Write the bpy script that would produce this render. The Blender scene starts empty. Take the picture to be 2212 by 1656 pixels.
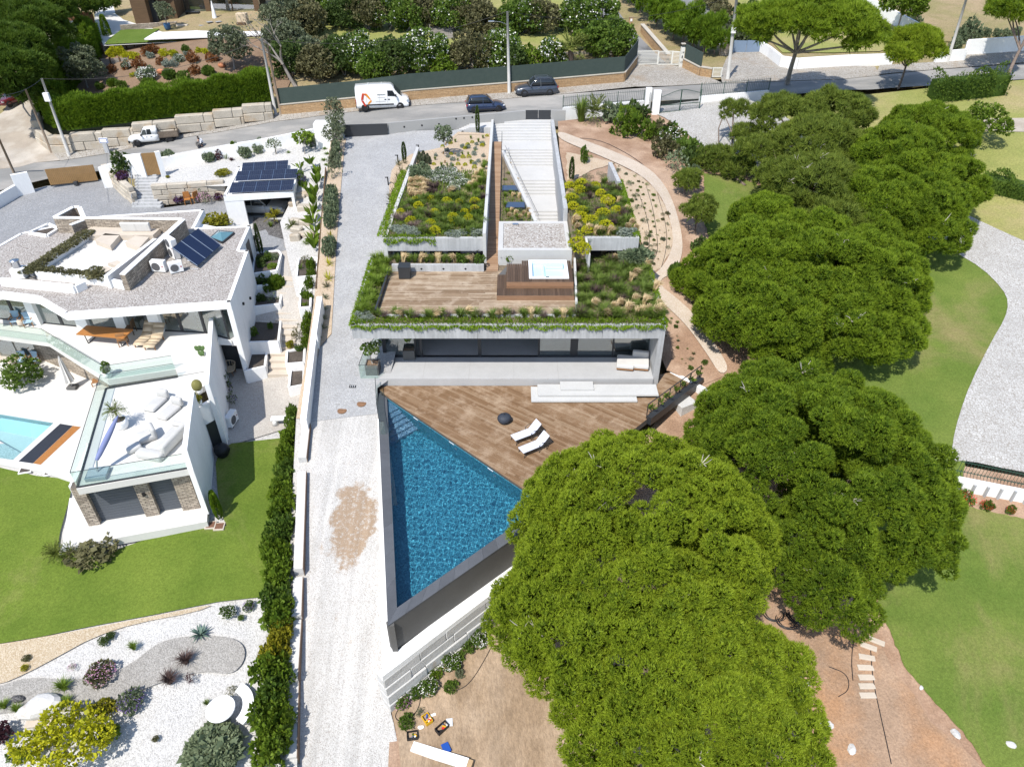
import bpy,bmesh,math,random
import numpy as np
from mathutils import Vector as V3,Matrix
random.seed(7)
RNG=np.random.default_rng(7)
sc=bpy.context.scene
COL=sc.collection
# --- camera
# The drone hovers 27 m above the pool deck (z = 0), looking 36.3 degrees down.
F,CX,CY=1560.0,1106.0,828.0
TH,HC=math.radians(36.3),27.0
cT,sT=math.cos(TH),math.sin(TH)
cam_d=bpy.data.cameras.new('drone_camera')
cam_d.sensor_width=36.0
cam_d.lens=36.0*F/2212.0
cam_d.clip_start=0.5
cam_d.clip_end=3000.0
cam=bpy.data.objects.new('drone_camera',cam_d)
cam.location=(0,0,HC)
cam.rotation_euler=(math.pi/2-TH,0,0)
COL.objects.link(cam)
sc.camera=cam
# --- sky, sun, exposure
SUN_EL,SUN_AZ=math.radians(56),math.radians(30)
w=bpy.data.worlds.new('World')
sc.world=w
w.use_nodes=True
nt=w.node_tree
nt.nodes.clear()
sky=nt.nodes.new('ShaderNodeTexSky')
sky.sky_type='NISHITA'
sky.sun_disc=False
sky.sun_elevation=SUN_EL
sky.sun_rotation=math.radians(210)
sky.air_density=1.0
sky.dust_density=0.6
bg=nt.nodes.new('ShaderNodeBackground')
bg.inputs['Strength'].default_value=0.15
wo=nt.nodes.new('ShaderNodeOutputWorld')
nt.links.new(sky.outputs[0],bg.inputs[0])
nt.links.new(bg.outputs[0],wo.inputs[0])
sun_d=bpy.data.lights.new('sun','SUN')
sun_d.energy=4.0
sun_d.angle=math.radians(0.5)
sun_d.color=(1.0,0.955,0.88)
sun=bpy.data.objects.new('sun',sun_d)
_ld=V3((math.sin(SUN_AZ)*math.cos(SUN_EL),math.cos(SUN_AZ)*math.cos(SUN_EL),-math.sin(SUN_EL)))
sun.rotation_euler=_ld.to_track_quat('-Z','Y').to_euler()
sun.location=(-30,-40,80)
COL.objects.link(sun)
sc.view_settings.view_transform='Standard'
sc.view_settings.look='None'
sc.view_settings.gamma=1.0
sc.view_settings.use_curve_mapping=False
sc.view_settings.exposure=0.55
sc.render.engine='CYCLES'
sc.cycles.max_bounces=6
sc.cycles.diffuse_bounces=3
sc.cycles.glossy_bounces=3
sc.cycles.transmission_bounces=4
sc.cycles.transparent_max_bounces=8
sc.cycles.use_denoising=True
sc.cycles.sample_clamp_indirect=6.0
# --- survey: from a sighting to a place on the ground
def sight(u,v):
 q=(v-CY)/F
 return((u-CX)/F,cT-q*sT,-sT-q*cT)
def P(u,v,z=0.0):
 d=sight(u,v)
 t=(HC-z)/-d[2]
 return V3((d[0]*t,d[1]*t,z))
def P2(u,v,z=0.0):
 p=P(u,v,z)
 return(p.x,p.y)
def zup(base,v):
 """height of the point straight above base that is sighted at row v"""
 q=(v-CY)/F
 return HC-base[1]*(sT+q*cT)/(cT-q*sT)
class Surf:
 """smooth ground through surveyed heights (thin plate)"""
 def __init__(s,pts,lam=0.02):
  W=np.array([P(*p)for p in pts])
  s.c=W[:,:2].mean(0)
  X=(W[:,:2]-s.c)/20.0
  s.X=X
  n=len(X)
  K=s._k(X,X)+lam*np.eye(n)
  A=np.zeros((n+3,n+3))
  A[:n,:n]=K
  A[:n,n]=1
  A[:n,n+1:]=X
  A[n,:n]=1
  A[n+1:,:n]=X.T
  b=np.zeros(n+3)
  b[:n]=W[:,2]
  s.w=np.linalg.solve(A,b)
  s.lo,s.hi=W[:,2].min()-0.6,W[:,2].max()+0.6
 def _k(s,A,B):
  r2=((A[:,None,:]-B[None,:,:])**2).sum(2)
  return 0.5*r2*np.log(r2+1e-9)
 def zs(s,xy):
  X=(np.asarray(xy,float)-s.c)/20.0
  n=len(s.X)
  z=s._k(X,s.X)@s.w[:n]+s.w[n]+X@s.w[n+1:]
  return np.clip(z,s.lo,s.hi)
 def z(s,x,y):
  return float(s.zs([(x,y)])[0])
 def at(s,u,v,dz=0.0):
  a,b=s.lo-.1,s.hi+.1
  for _ in range(26):
   m=(a+b)/2
   p=P(u,v,m)
   if s.z(p.x,p.y)>m:
    a=m
   else:
    b=m
  p=P(u,v,(a+b)/2)
  p.z+=dz
  return p
  # --- object helpers
def props(o,label=None,cat=None,group=None,kind=None):
 if label:o['label']=label
 if cat:o['category']=cat
 if group:o['group']=group
 if kind or cat:o['kind']=kind or 'thing'
 return o
def thing(name,loc=(0,0,0),label=None,cat=None,group=None,rz=0.0,scale=None):
 o=bpy.data.objects.new(name,None)
 o.empty_display_size=0.2
 o.location=loc
 o.rotation_euler=(0,0,rz)
 if scale:o.scale=(scale,)*3 if isinstance(scale,(int,float))else scale
 COL.objects.link(o)
 return props(o,label,cat,group)
def adopt(o,parent,world):
 o.parent=parent
 if world:
  e=parent
  M=Matrix.LocRotScale(e.location,e.rotation_euler,e.scale)
  p=e.parent
  if p is not None:
   M=Matrix.LocRotScale(p.location,p.rotation_euler,p.scale)@e.matrix_parent_inverse@M
  o.matrix_parent_inverse=M.inverted()
def link(name,me,mat=None,parent=None,world=True,loc=None,rot=None,scale=None):
 o=bpy.data.objects.new(name,me)
 if mat is not None:
  if len(me.materials)==0:
   me.materials.append(mat)
  elif me.materials[0]!=mat:
   o.material_slots[0].link='OBJECT'
   o.material_slots[0].material=mat
 if loc is not None:o.location=loc
 if rot is not None:o.rotation_euler=rot
 if scale is not None:o.scale=(scale,)*3 if isinstance(scale,(int,float))else scale
 COL.objects.link(o)
 if parent is not None:adopt(o,parent,world)
 return o
def copy_tree(root,loc,rz=0.0,scale=None):
 r=root.copy()
 COL.objects.link(r)
 r.location=loc
 r.rotation_euler=(0,0,rz)
 if scale:r.scale=(scale,)*3 if isinstance(scale,(int,float))else scale
 for ch in root.children:
  c=ch.copy()
  COL.objects.link(c)
  c.parent=r
  for g in ch.children:
   d=g.copy()
   COL.objects.link(d)
   d.parent=c
 return r
class MB:
 def __init__(s):
  s.v,s.f=[],[]
 def add(s,vs,fs):
  n=len(s.v)
  s.v+=[p for p in vs]
  s.f+=[tuple(n+i for i in f)for f in fs]
  return s
 def box(s,c,size,rz=0.0,tilt=None):
  hx,hy,hz=size[0]/2,size[1]/2,size[2]/2
  R=Matrix.Rotation(rz,3,'Z')
  if tilt is not None:R=R@Matrix.Rotation(tilt,3,'X')
  vs=[V3(c)+R@V3((x*hx,y*hy,z*hz))for x in(-1,1)for y in(-1,1)for z in(-1,1)]
  return s.add(vs,[(0,1,3,2),(4,6,7,5),(0,4,5,1),(2,3,7,6),(0,2,6,4),(1,5,7,3)])
 def prism(s,poly,z0,z1):
  """poly of xy (counter clockwise or not); z0/z1 a number or one per corner"""
  n=len(poly)
  ar=sum(poly[i][0]*poly[(i+1)%n][1]-poly[(i+1)%n][0]*poly[i][1]for i in range(n))
  a0=list(z0)if hasattr(z0,'__len__')else[z0]*n
  a1=list(z1)if hasattr(z1,'__len__')else[z1]*n
  if ar<0:
   poly=list(poly)[::-1];a0=a0[::-1];a1=a1[::-1]
  vs=[(p[0],p[1],a0[i])for i,p in enumerate(poly)]+[(p[0],p[1],a1[i])for i,p in enumerate(poly)]
  fs=[tuple(range(n))[::-1],tuple(range(n,2*n))]
  fs+=[(i,(i+1)%n,n+(i+1)%n,n+i)for i in range(n)]
  return s.add(vs,fs)
 def wall(s,a,b,th,z0,z1,side=0):
  """upright wall from a to b (xy); z0/z1 number or (at a, at b); side -1/0/1 puts the thickness right/centre/left"""
  a=V3((a[0],a[1]));b=V3((b[0],b[1]))
  d=(b-a).normalized()
  n=V3((-d.y,d.x))
  o1,o2=n*th*(0.5+side*0.5),-n*th*(0.5-side*0.5)
  if side==0:o1,o2=n*th/2,-n*th/2
  poly=[a+o2,b+o2,b+o1,a+o1]
  za,zb=z0 if hasattr(z0,'__len__')else(z0,z0)
  ta,tb=z1 if hasattr(z1,'__len__')else(z1,z1)
  return s.prism(poly,[za,zb,zb,za],[ta,tb,tb,ta])
 def quad(s,*ps):
  return s.add(ps,[tuple(range(len(ps)))])
 def tube(s,path,r,n=6,cap=True):
  path=[V3(p)for p in path]
  rs=list(r)if hasattr(r,'__len__')else[r]*len(path)
  rings=[]
  up=V3((0,0,1))
  for i,p in enumerate(path):
   d=(path[min(i+1,len(path)-1)]-path[max(i-1,0)]).normalized()
   a=d.cross(up if abs(d.z)<0.95 else V3((1,0,0))).normalized()
   b=a.cross(d)
   rings.append([p+(a*math.cos(t)+b*math.sin(t))*rs[i]for t in[2*math.pi*k/n for k in range(n)]])
  vs=[q for ring in rings for q in ring]
  fs=[]
  for i in range(len(path)-1):
   for k in range(n):
    fs.append((i*n+k,i*n+(k+1)%n,(i+1)*n+(k+1)%n,(i+1)*n+k))
  if cap:
   fs.append(tuple(range(n)))
   fs.append(tuple(range((len(path)-1)*n,len(path)*n))[::-1])
  return s.add(vs,fs)
 def lathe(s,prof,c=(0,0,0),n=16,sx=1.0,sy=1.0,top=True,bottom=True):
  vs=[]
  for r,z in prof:
   for k in range(n):
    t=2*math.pi*k/n
    vs.append((c[0]+r*sx*math.cos(t),c[1]+r*sy*math.sin(t),c[2]+z))
  fs=[]
  for i in range(len(prof)-1):
   for k in range(n):
    fs.append((i*n+k,i*n+(k+1)%n,(i+1)*n+(k+1)%n,(i+1)*n+k))
  if bottom:fs.append(tuple(range(n))[::-1])
  if top:fs.append(tuple(range((len(prof)-1)*n,len(prof)*n)))
  return s.add(vs,fs)
 def blob(s,c,r,seed=0,amp=.15,n=10,m=7):
  """lumpy closed ball (rocks, cushions)"""
  rr=random.Random(seed)
  ph=[(rr.uniform(-3,3),rr.uniform(-3,3),rr.uniform(-3,3),rr.uniform(0,6))for _ in range(5)]
  vs=[]
  for i in range(1,m):
   t=math.pi*i/m
   for k in range(n):
    q=2*math.pi*k/n
    d=V3((math.sin(t)*math.cos(q),math.sin(t)*math.sin(q),math.cos(t)))
    g=1+amp*sum(math.sin(d.x*a+d.y*b+d.z*cc+e)for a,b,cc,e in ph)/2.2
    vs.append((c[0]+d.x*r[0]*g,c[1]+d.y*r[1]*g,c[2]+d.z*r[2]*g))
  top=len(vs);vs.append((c[0],c[1],c[2]+r[2]));vs.append((c[0],c[1],c[2]-r[2]))
  fs=[]
  for i in range(m-2):
   for k in range(n):
    fs.append((i*n+k,(i+1)*n+k,(i+1)*n+(k+1)%n,i*n+(k+1)%n))
  for k in range(n):
   fs.append((top,k,(k+1)%n))
   fs.append((top+1,(m-2)*n+(k+1)%n,(m-2)*n+k))
  return s.add(vs,fs)
 def mesh(s,name,smooth=False,bevel=0.0,seg=2):
  me=bpy.data.meshes.new(name)
  me.from_pydata(s.v,[],s.f)
  if bevel:
   bm=bmesh.new();bm.from_mesh(me)
   bmesh.ops.remove_doubles(bm,verts=bm.verts,dist=1e-5)
   bmesh.ops.bevel(bm,geom=list(bm.edges),offset=bevel,segments=seg,affect='EDGES',profile=0.5,clamp_overlap=True)
   bm.to_mesh(me);bm.free()
  if smooth:
   me.shade_smooth()
  me.validate()
  return me
 def part(s,*a,**k):
  return s.bd(*a,world=False,**k)
 def bd(s,name,mat,parent=None,smooth=False,label=None,cat=None,group=None,kind=None,world=True,bevel=0.0,seg=2,**kw):
  o=link(name,s.mesh(name,smooth,bevel,seg),mat,parent,world,**kw)
  return props(o,label,cat,group,kind)
def smpoly(pts,it=2,closed=True):
 pts=[p for p in pts]
 for _ in range(it):
  q=[]
  n=len(pts)
  for i in range(n if closed else n-1):
   a,b=pts[i],pts[(i+1)%n]
   q.append(tuple(a[k]*.75+b[k]*.25 for k in range(len(a))))
   q.append(tuple(a[k]*.25+b[k]*.75 for k in range(len(a))))
  if not closed:q=[pts[0]]+q+[pts[-1]]
  pts=q
 return pts
def sheet_xy(name,poly,zfun,mat,step=1.0,dz=0.0,parent=None,**kw):
 """a ground sheet over an xy polygon, draped on zfun(list of xy) -> z"""
 bm=bmesh.new()
 vs=[bm.verts.new((p[0],p[1],0))for p in poly]
 bm.faces.new(vs)
 for ax in(0,1):
  lo=min(p[ax]for p in poly);hi=max(p[ax]for p in poly)
  k=math.ceil(lo/step)*step
  while k<hi:
   co=[0,0,0];co[ax]=k
   no=[0,0,0];no[ax]=1
   bmesh.ops.bisect_plane(bm,geom=bm.verts[:]+bm.edges[:]+bm.faces[:],plane_co=co,plane_no=no,dist=1e-5)
   k+=step
 bmesh.ops.triangulate(bm,faces=bm.faces[:])
 zz=zfun([(v.co.x,v.co.y)for v in bm.verts])
 for v,z in zip(bm.verts,zz):v.co.z=z+dz
 bmesh.ops.recalc_face_normals(bm,faces=bm.faces[:])
 me=bpy.data.meshes.new(name)
 bm.to_mesh(me);bm.free()
 if len(me.polygons)and sum(p.normal.z*p.area for p in me.polygons)<0:
  me.flip_normals()
 me.shade_smooth()
 kind=kw.pop('kind','structure' if parent is None else None)
 o=link(name,me,mat,parent)
 return props(o,kind=kind,**kw)
def sheet(name,surf,uv,mat,step=1.0,dz=0.0,rough=0,it=0,**kw):
 pts=[surf.at(u,v)for u,v in uv]
 poly=[(p.x,p.y)for p in pts]
 if it:poly=smpoly(poly,it)
 if rough:
  q=[]
  n=len(poly)
  for i in range(n):
   a,b=V3(poly[i]),V3(poly[(i+1)%n])
   L=(b-a).length
   m=max(1,int(L/(rough*4)))
   nn=V3((-(b-a).y,(b-a).x))/max(L,1e-6)
   for k in range(m):
    p=a.lerp(b,k/m)
    if k:p=p+nn*random.uniform(-rough,rough)
    q.append((p.x,p.y))
  poly=q
 return sheet_xy(name,poly,surf.zs,mat,step,dz,**kw)
def clip_half(poly,p,n):
 """keep the part of an xy polygon where (x - p).n >= 0"""
 out=[]
 m=len(poly)
 for i in range(m):
  a,b=poly[i],poly[(i+1)%m]
  da=(a[0]-p[0])*n[0]+(a[1]-p[1])*n[1]
  db=(b[0]-p[0])*n[0]+(b[1]-p[1])*n[1]
  if da>=0:out.append(a)
  if(da>=0)!=(db>=0):
   t=da/(da-db)
   out.append((a[0]+(b[0]-a[0])*t,a[1]+(b[1]-a[1])*t))
 return out
def boards(name,poly,zfun,th,ang,width,gap,lens,mat,parent,seed=1,jit=0.004):
 """floor boards: strips of the polygon along ang, cut to lengths, each an object of its own"""
 rr=random.Random(seed)
 d=V3((math.cos(ang),math.sin(ang)));n=V3((-d.y,d.x))
 off=[p[0]*n.x+p[1]*n.y for p in poly]
 along=[p[0]*d.x+p[1]*d.y for p in poly]
 k=min(off)
 cnt=0
 R=Matrix.Rotation(-ang,2)
 while k<max(off):
  strip=clip_half(clip_half(poly,n*(k+gap/2),n),n*(k+width-gap/2),-n)
  if len(strip)>=3:
   aa=[p[0]*d.x+p[1]*d.y for p in strip]
   s0=min(aa)
   cuts=[s0]
   c=s0+rr.uniform(0.3,1)*lens
   while c<max(aa)-0.4:
    cuts.append(c);c+=lens*rr.uniform(0.75,1.1)
   cuts.append(max(aa))
   for i in range(len(cuts)-1):
    pc=clip_half(clip_half(strip,d*(cuts[i]+.003),d),d*(cuts[i+1]-.003),-d)
    if len(pc)<3:continue
    cx=sum(p[0]for p in pc)/len(pc);cy=sum(p[1]for p in pc)/len(pc)
    loc=[tuple(R@V3((p[0]-cx,p[1]-cy)))for p in pc]
    z0=zfun(cx,cy)
    j=rr.uniform(-jit,jit)
    zt=[zfun(*p)-z0+j for p in pc]
    m=MB().prism(loc,[z-th for z in zt],zt)
    link(name,m.mesh(name),mat,parent,True,loc=(cx,cy,z0),rot=(0,0,ang))
    cnt+=1
  k+=width
 return cnt
 # --- materials (all procedural)
def _nodes(name):
 m=bpy.data.materials.new(name)
 m.use_nodes=True
 n=m.node_tree
 b=n.nodes['Principled BSDF']
 return m,n,b
def N(nt,typ,ins=None,**kw):
 x=nt.nodes.new(typ)
 for k,v in kw.items():setattr(x,k,v)
 for k,v in(ins or{}).items():
  if hasattr(v,'is_output')or isinstance(v,bpy.types.NodeSocket):nt.links.new(v,x.inputs[k])
  else:x.inputs[k].default_value=v
 return x
def rgb(c):return(c[0],c[1],c[2],1.0)
def pos(nt):return N(nt,'ShaderNodeNewGeometry').outputs['Position']
def noise(nt,vec,scale,detail=4,rough=.6,dist=0.0):
 return N(nt,'ShaderNodeTexNoise',{'Vector':vec,'Scale':scale,'Detail':detail,'Roughness':rough,'Distortion':dist}).outputs['Fac']
def ramp(nt,fac,stops,interp='LINEAR'):
 r=N(nt,'ShaderNodeValToRGB',{'Fac':fac})
 e=r.color_ramp.elements
 r.color_ramp.interpolation=interp
 while len(e)<len(stops):e.new(0.5)
 for el,(p,c)in zip(e,stops):
  el.position=p
  el.color=rgb(c)if hasattr(c,'__len__')else(c,c,c,1)
 return r.outputs['Color']
def mix(nt,fac,a,b,blend='MIX'):
 x=N(nt,'ShaderNodeMix',data_type='RGBA',blend_type=blend)
 for sock,v in(('Factor',fac),('A',a),('B',b)):
  s=[i for i in x.inputs if i.name==sock and(i.type=='RGBA' if sock!='Factor' else i.type=='VALUE')][0]
  if isinstance(v,bpy.types.NodeSocket):nt.links.new(v,s)
  elif sock=='Factor':s.default_value=v
  else:s.default_value=rgb(v)
 return[o for o in x.outputs if o.type=='RGBA'][0]
def math_(nt,op,a,b=0.0,clamp=False):
 x=N(nt,'ShaderNodeMath',operation=op,use_clamp=clamp)
 for i,v in enumerate((a,b)):
  if isinstance(v,bpy.types.NodeSocket):nt.links.new(v,x.inputs[i])
  else:x.inputs[i].default_value=v
 return x.outputs[0]
def scaled(nt,vec,s):
 return N(nt,'ShaderNodeMapping',{'Vector':vec,'Scale':s}).outputs[0]
def bump(nt,b,h,strength=.5,dist=.02):
 x=N(nt,'ShaderNodeBump',{'Height':h,'Strength':strength,'Distance':dist})
 nt.links.new(x.outputs[0],b.inputs['Normal'])
def M(name,c,rough=.8,var=.12,vs=.6,fine=.1,fs=25,bmp=0.0,bs=60,bd=.02,spec=.3,metal=0.0,rnd=0.0,c2=None,c2s=.4,c2t=(.45,.62),coat=0.0,obj=False,stretch=None):
 """surface of one stuff: base colour, broad and fine variation, optional second colour in patches, fine relief"""
 m,nt,b=_nodes(name)
 v=N(nt,'ShaderNodeTexCoord').outputs['Object']if obj else pos(nt)
 if stretch:v=scaled(nt,v,stretch)
 col=mix(nt,1.0,c,c)
 if c2 is not None:
  f=ramp(nt,noise(nt,v,c2s,6,.62),[(c2t[0],0),(c2t[1],1)])
  col=mix(nt,f,c,c2)
 if var:
  f=ramp(nt,noise(nt,v,vs,3),[(.3,1-var),(.7,1+var)])
  col=mix(nt,1.0,col,f,'MULTIPLY')
 if fine:
  f=ramp(nt,noise(nt,v,fs,3,.7),[(.3,1-fine),(.7,1+fine)])
  col=mix(nt,1.0,col,f,'MULTIPLY')
 if rnd:
  r=N(nt,'ShaderNodeObjectInfo').outputs['Random']
  f=ramp(nt,r,[(0,1-rnd),(1,1+rnd)])
  col=mix(nt,1.0,col,f,'MULTIPLY')
 nt.links.new(col,b.inputs['Base Color'])
 b.inputs['Roughness'].default_value=rough
 b.inputs['Specular IOR Level'].default_value=spec
 b.inputs['Metallic'].default_value=metal
 if coat:b.inputs['Coat Weight'].default_value=coat
 if bmp:bump(nt,b,noise(nt,v,bs,4,.7),bmp,bd)
 return m
ALB=0.62
def gravel(name,cols,scale=30,bmp=.6,bd=.02,big=.1,patch=None,rough=.9):
 m,nt,b=_nodes(name)
 v=pos(nt)
 vo=N(nt,'ShaderNodeTexVoronoi',{'Vector':v,'Scale':scale})
 h=N(nt,'ShaderNodeSeparateColor',{'Color':vo.outputs['Color']}).outputs[0]
 col=ramp(nt,h,[(p,tuple(x*ALB for x in c))for p,c in cols])
 if big:
  col=mix(nt,1.0,col,ramp(nt,noise(nt,v,.5,4),[(.3,1-big),(.7,1+big)]),'MULTIPLY')
 if patch:col=patch(nt,v,col)
 nt.links.new(col,b.inputs['Base Color'])
 b.inputs['Roughness'].default_value=rough
 b.inputs['Specular IOR Level'].default_value=.2
 bump(nt,b,math_(nt,'SUBTRACT',1.0,vo.outputs['Distance']),bmp,bd)
 return m
def cobble(name,c_lo,c_hi,joint,scale=9.0,jw=.06,bmp=.6,stain=None,sy=1.0,wave=0.0):
 m,nt,b=_nodes(name)
 v=pos(nt)
 if wave:
  wv=N(nt,'ShaderNodeTexNoise',{'Vector':v,'Scale':.35,'Detail':1}).outputs['Color']
  v=N(nt,'ShaderNodeVectorMath',{0:v,1:N(nt,'ShaderNodeVectorMath',{0:wv,'Scale':wave},operation='SCALE').outputs[0]},operation='ADD').outputs[0]
 v=scaled(nt,v,(1,sy,0))
 e=N(nt,'ShaderNodeTexVoronoi',{'Vector':v,'Scale':scale,'Randomness':.75},feature='DISTANCE_TO_EDGE')
 c=N(nt,'ShaderNodeTexVoronoi',{'Vector':v,'Scale':scale,'Randomness':.75})
 h=N(nt,'ShaderNodeSeparateColor',{'Color':c.outputs['Color']}).outputs[0]
 c_lo,c_hi,joint=(tuple(x*ALB for x in c)for c in(c_lo,c_hi,joint))
 col=ramp(nt,h,[(0,c_lo),(1,c_hi)])
 col=mix(nt,1.0,col,ramp(nt,noise(nt,v,.45,5),[(.3,.88),(.7,1.1)]),'MULTIPLY')
 f=ramp(nt,e.outputs['Distance'],[(jw*.4,1),(jw,0)])
 col=mix(nt,f,col,joint)
 if stain:
  col=mix(nt,ramp(nt,noise(nt,pos(nt),stain[1],6,.65),[(stain[2],0),(stain[3],stain[4])]),col,stain[0])
 nt.links.new(col,b.inputs['Base Color'])
 b.inputs['Roughness'].default_value=.75
 b.inputs['Specular IOR Level'].default_value=.25
 bump(nt,b,ramp(nt,e.outputs['Distance'],[(0,0),(.25,1)]),bmp,.02)
 return m
def wood(name,cols,grain=16,rough=.7,along=(1.2,22,22),weather=None):
 """boards: each board its own tone, grain along its length"""
 m,nt,b=_nodes(name)
 oc=N(nt,'ShaderNodeTexCoord').outputs['Object']
 r=N(nt,'ShaderNodeObjectInfo').outputs['Random']
 off=N(nt,'ShaderNodeCombineXYZ',{0:math_(nt,'MULTIPLY',r,91.0),1:math_(nt,'MULTIPLY',r,37.0),2:0.0}).outputs[0]
 v=N(nt,'ShaderNodeVectorMath',{0:oc,1:off},operation='ADD').outputs[0]
 v=scaled(nt,v,along)
 cols=[tuple(x*.66 for x in c)for c in cols]
 tone=math_(nt,'ADD',math_(nt,'MULTIPLY',r,.55),math_(nt,'MULTIPLY',noise(nt,v,.5,5,.65),.55))
 n=len(cols)
 col=ramp(nt,tone,[(.12+.76*i/(n-1),c)for i,c in enumerate(cols)])
 col=mix(nt,1.0,col,ramp(nt,noise(nt,v,2.0,4,.7),[(.25,.72),(.75,1.22)]),'MULTIPLY')
 if weather:
  col=mix(nt,ramp(nt,noise(nt,pos(nt),.9,6,.7),[(.48,0),(.72,.75)]),col,weather)
 nt.links.new(col,b.inputs['Base Color'])
 b.inputs['Roughness'].default_value=rough
 b.inputs['Specular IOR Level'].default_value=.3
 bump(nt,b,noise(nt,v,2.0,4,.7),.3,.004)
 return m
def foliage(name,c1,c2,trans=.25,vs=.9,rough=.6):
 """leaves: tone per leaf (attribute var) and per clump, some light passing through"""
 m,nt,b=_nodes(name)
 a=N(nt,'ShaderNodeAttribute',attribute_name='var').outputs['Fac']
 r=N(nt,'ShaderNodeObjectInfo').outputs['Random']
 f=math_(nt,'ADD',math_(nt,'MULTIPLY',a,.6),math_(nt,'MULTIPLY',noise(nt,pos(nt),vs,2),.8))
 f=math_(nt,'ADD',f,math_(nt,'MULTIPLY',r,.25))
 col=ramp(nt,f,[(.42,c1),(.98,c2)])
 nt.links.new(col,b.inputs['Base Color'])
 b.inputs['Roughness'].default_value=rough
 b.inputs['Specular IOR Level'].default_value=.25
 t=N(nt,'ShaderNodeBsdfTranslucent',{'Color':col})
 mx=N(nt,'ShaderNodeMixShader',{0:trans,1:b.outputs[0],2:t.outputs[0]})
 nt.links.new(mx.outputs[0],nt.nodes['Material Output'].inputs[0])
 return m
def glass(name,tint=(.8,.9,.88),refl=1.0,opac=.06,rough=.02,base=.05):
 """thin pane: clear with a tint, mirror by angle"""
 m,nt,b=_nodes(name)
 nt.nodes.remove(b)
 t=N(nt,'ShaderNodeBsdfTransparent',{'Color':rgb(tint)})
 g=N(nt,'ShaderNodeBsdfGlossy',{'Color':(1,1,1,1),'Roughness':rough})
 d=N(nt,'ShaderNodeBsdfDiffuse',{'Color':rgb([x*.8 for x in tint])})
 fr=N(nt,'ShaderNodeLayerWeight',{'Blend':.5}).outputs['Facing']
 k=math_(nt,'ADD',math_(nt,'MULTIPLY',math_(nt,'POWER',fr,4.0),.8*refl),base*refl,True)
 a=N(nt,'ShaderNodeMixShader',{0:opac,1:t.outputs[0],2:d.outputs[0]})
 mx=N(nt,'ShaderNodeMixShader',{0:k,1:a.outputs[0],2:g.outputs[0]})
 nt.links.new(mx.outputs[0],nt.nodes['Material Output'].inputs[0])
 return m
def lawn(name,c1,c2,dry,dscale=.12,dt=(.5,.7),fine=38):
 m,nt,b=_nodes(name)
 v=pos(nt)
 col=ramp(nt,noise(nt,v,.35,5,.6),[(.3,c1),(.7,c2)])
 col=mix(nt,ramp(nt,noise(nt,v,dscale,6,.65,.6),[(dt[0],0),(dt[1],1)]),col,dry)
 col=mix(nt,1.0,col,ramp(nt,noise(nt,v,fine,3,.75),[(.28,.62),(.72,1.4)]),'MULTIPLY')
 col=mix(nt,1.0,col,ramp(nt,noise(nt,v,fine*.22,3,.7),[(.3,.8),(.7,1.2)]),'MULTIPLY')
 nt.links.new(col,b.inputs['Base Color'])
 b.inputs['Roughness'].default_value=.9
 b.inputs['Specular IOR Level'].default_value=.1
 bump(nt,b,noise(nt,v,fine,3,.8),.8,.04)
 return m
def concrete(name,c,dark=.75,streak=True):
 m,nt,b=_nodes(name)
 v=pos(nt)
 col=mix(nt,ramp(nt,noise(nt,v,.8,6,.7),[(.35,0),(.7,1)]),c,[x*dark for x in c])
 if streak:
  s=noise(nt,scaled(nt,v,(6,6,.35)),1.0,4,.6)
  col=mix(nt,1.0,col,ramp(nt,s,[(.35,.84),(.62,1.06)]),'MULTIPLY')
 col=mix(nt,1.0,col,ramp(nt,noise(nt,v,14,3,.7),[(.3,.93),(.7,1.06)]),'MULTIPLY')
 nt.links.new(col,b.inputs['Base Color'])
 b.inputs['Roughness'].default_value=.75
 b.inputs['Specular IOR Level'].default_value=.3
 bump(nt,b,noise(nt,v,30,4,.7),.15,.01)
 return m
def veneer(name,c_lo,c_hi,joint,bw=.32,bh=.11):
 """thin split-stone courses on walls, too small to pick apart"""
 m,nt,b=_nodes(name)
 g=N(nt,'ShaderNodeNewGeometry')
 v=g.outputs['Position']
 sx=N(nt,'ShaderNodeSeparateXYZ',{0:v})
 a=math_(nt,'ADD',math_(nt,'MULTIPLY',sx.outputs[0],.8),math_(nt,'MULTIPLY',sx.outputs[1],.62))
 q=N(nt,'ShaderNodeCombineXYZ',{0:a,1:sx.outputs[2],2:0.0}).outputs[0]
 q=N(nt,'ShaderNodeVectorMath',{0:q,1:N(nt,'ShaderNodeVectorMath',{0:N(nt,'ShaderNodeTexNoise',{'Vector':q,'Scale':4.0}).outputs['Color'],'Scale':.05},operation='SCALE').outputs[0]},operation='ADD').outputs[0]
 br=N(nt,'ShaderNodeTexBrick',{'Vector':q,'Scale':1.0,'Mortar Size':.012,'Brick Width':bw,'Row Height':bh,'Color1':rgb(c_lo),'Color2':rgb(c_hi),'Mortar':rgb(joint),'Bias':0.0})
 col=mix(nt,1.0,br.outputs['Color'],ramp(nt,noise(nt,v,6,4,.7),[(.3,.75),(.7,1.2)]),'MULTIPLY')
 nt.links.new(col,b.inputs['Base Color'])
 b.inputs['Roughness'].default_value=.9
 h=math_(nt,'ADD',math_(nt,'MULTIPLY',br.outputs['Fac'],-1.0),noise(nt,v,9,4,.7))
 bump(nt,b,h,.8,.03)
 return m
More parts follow.
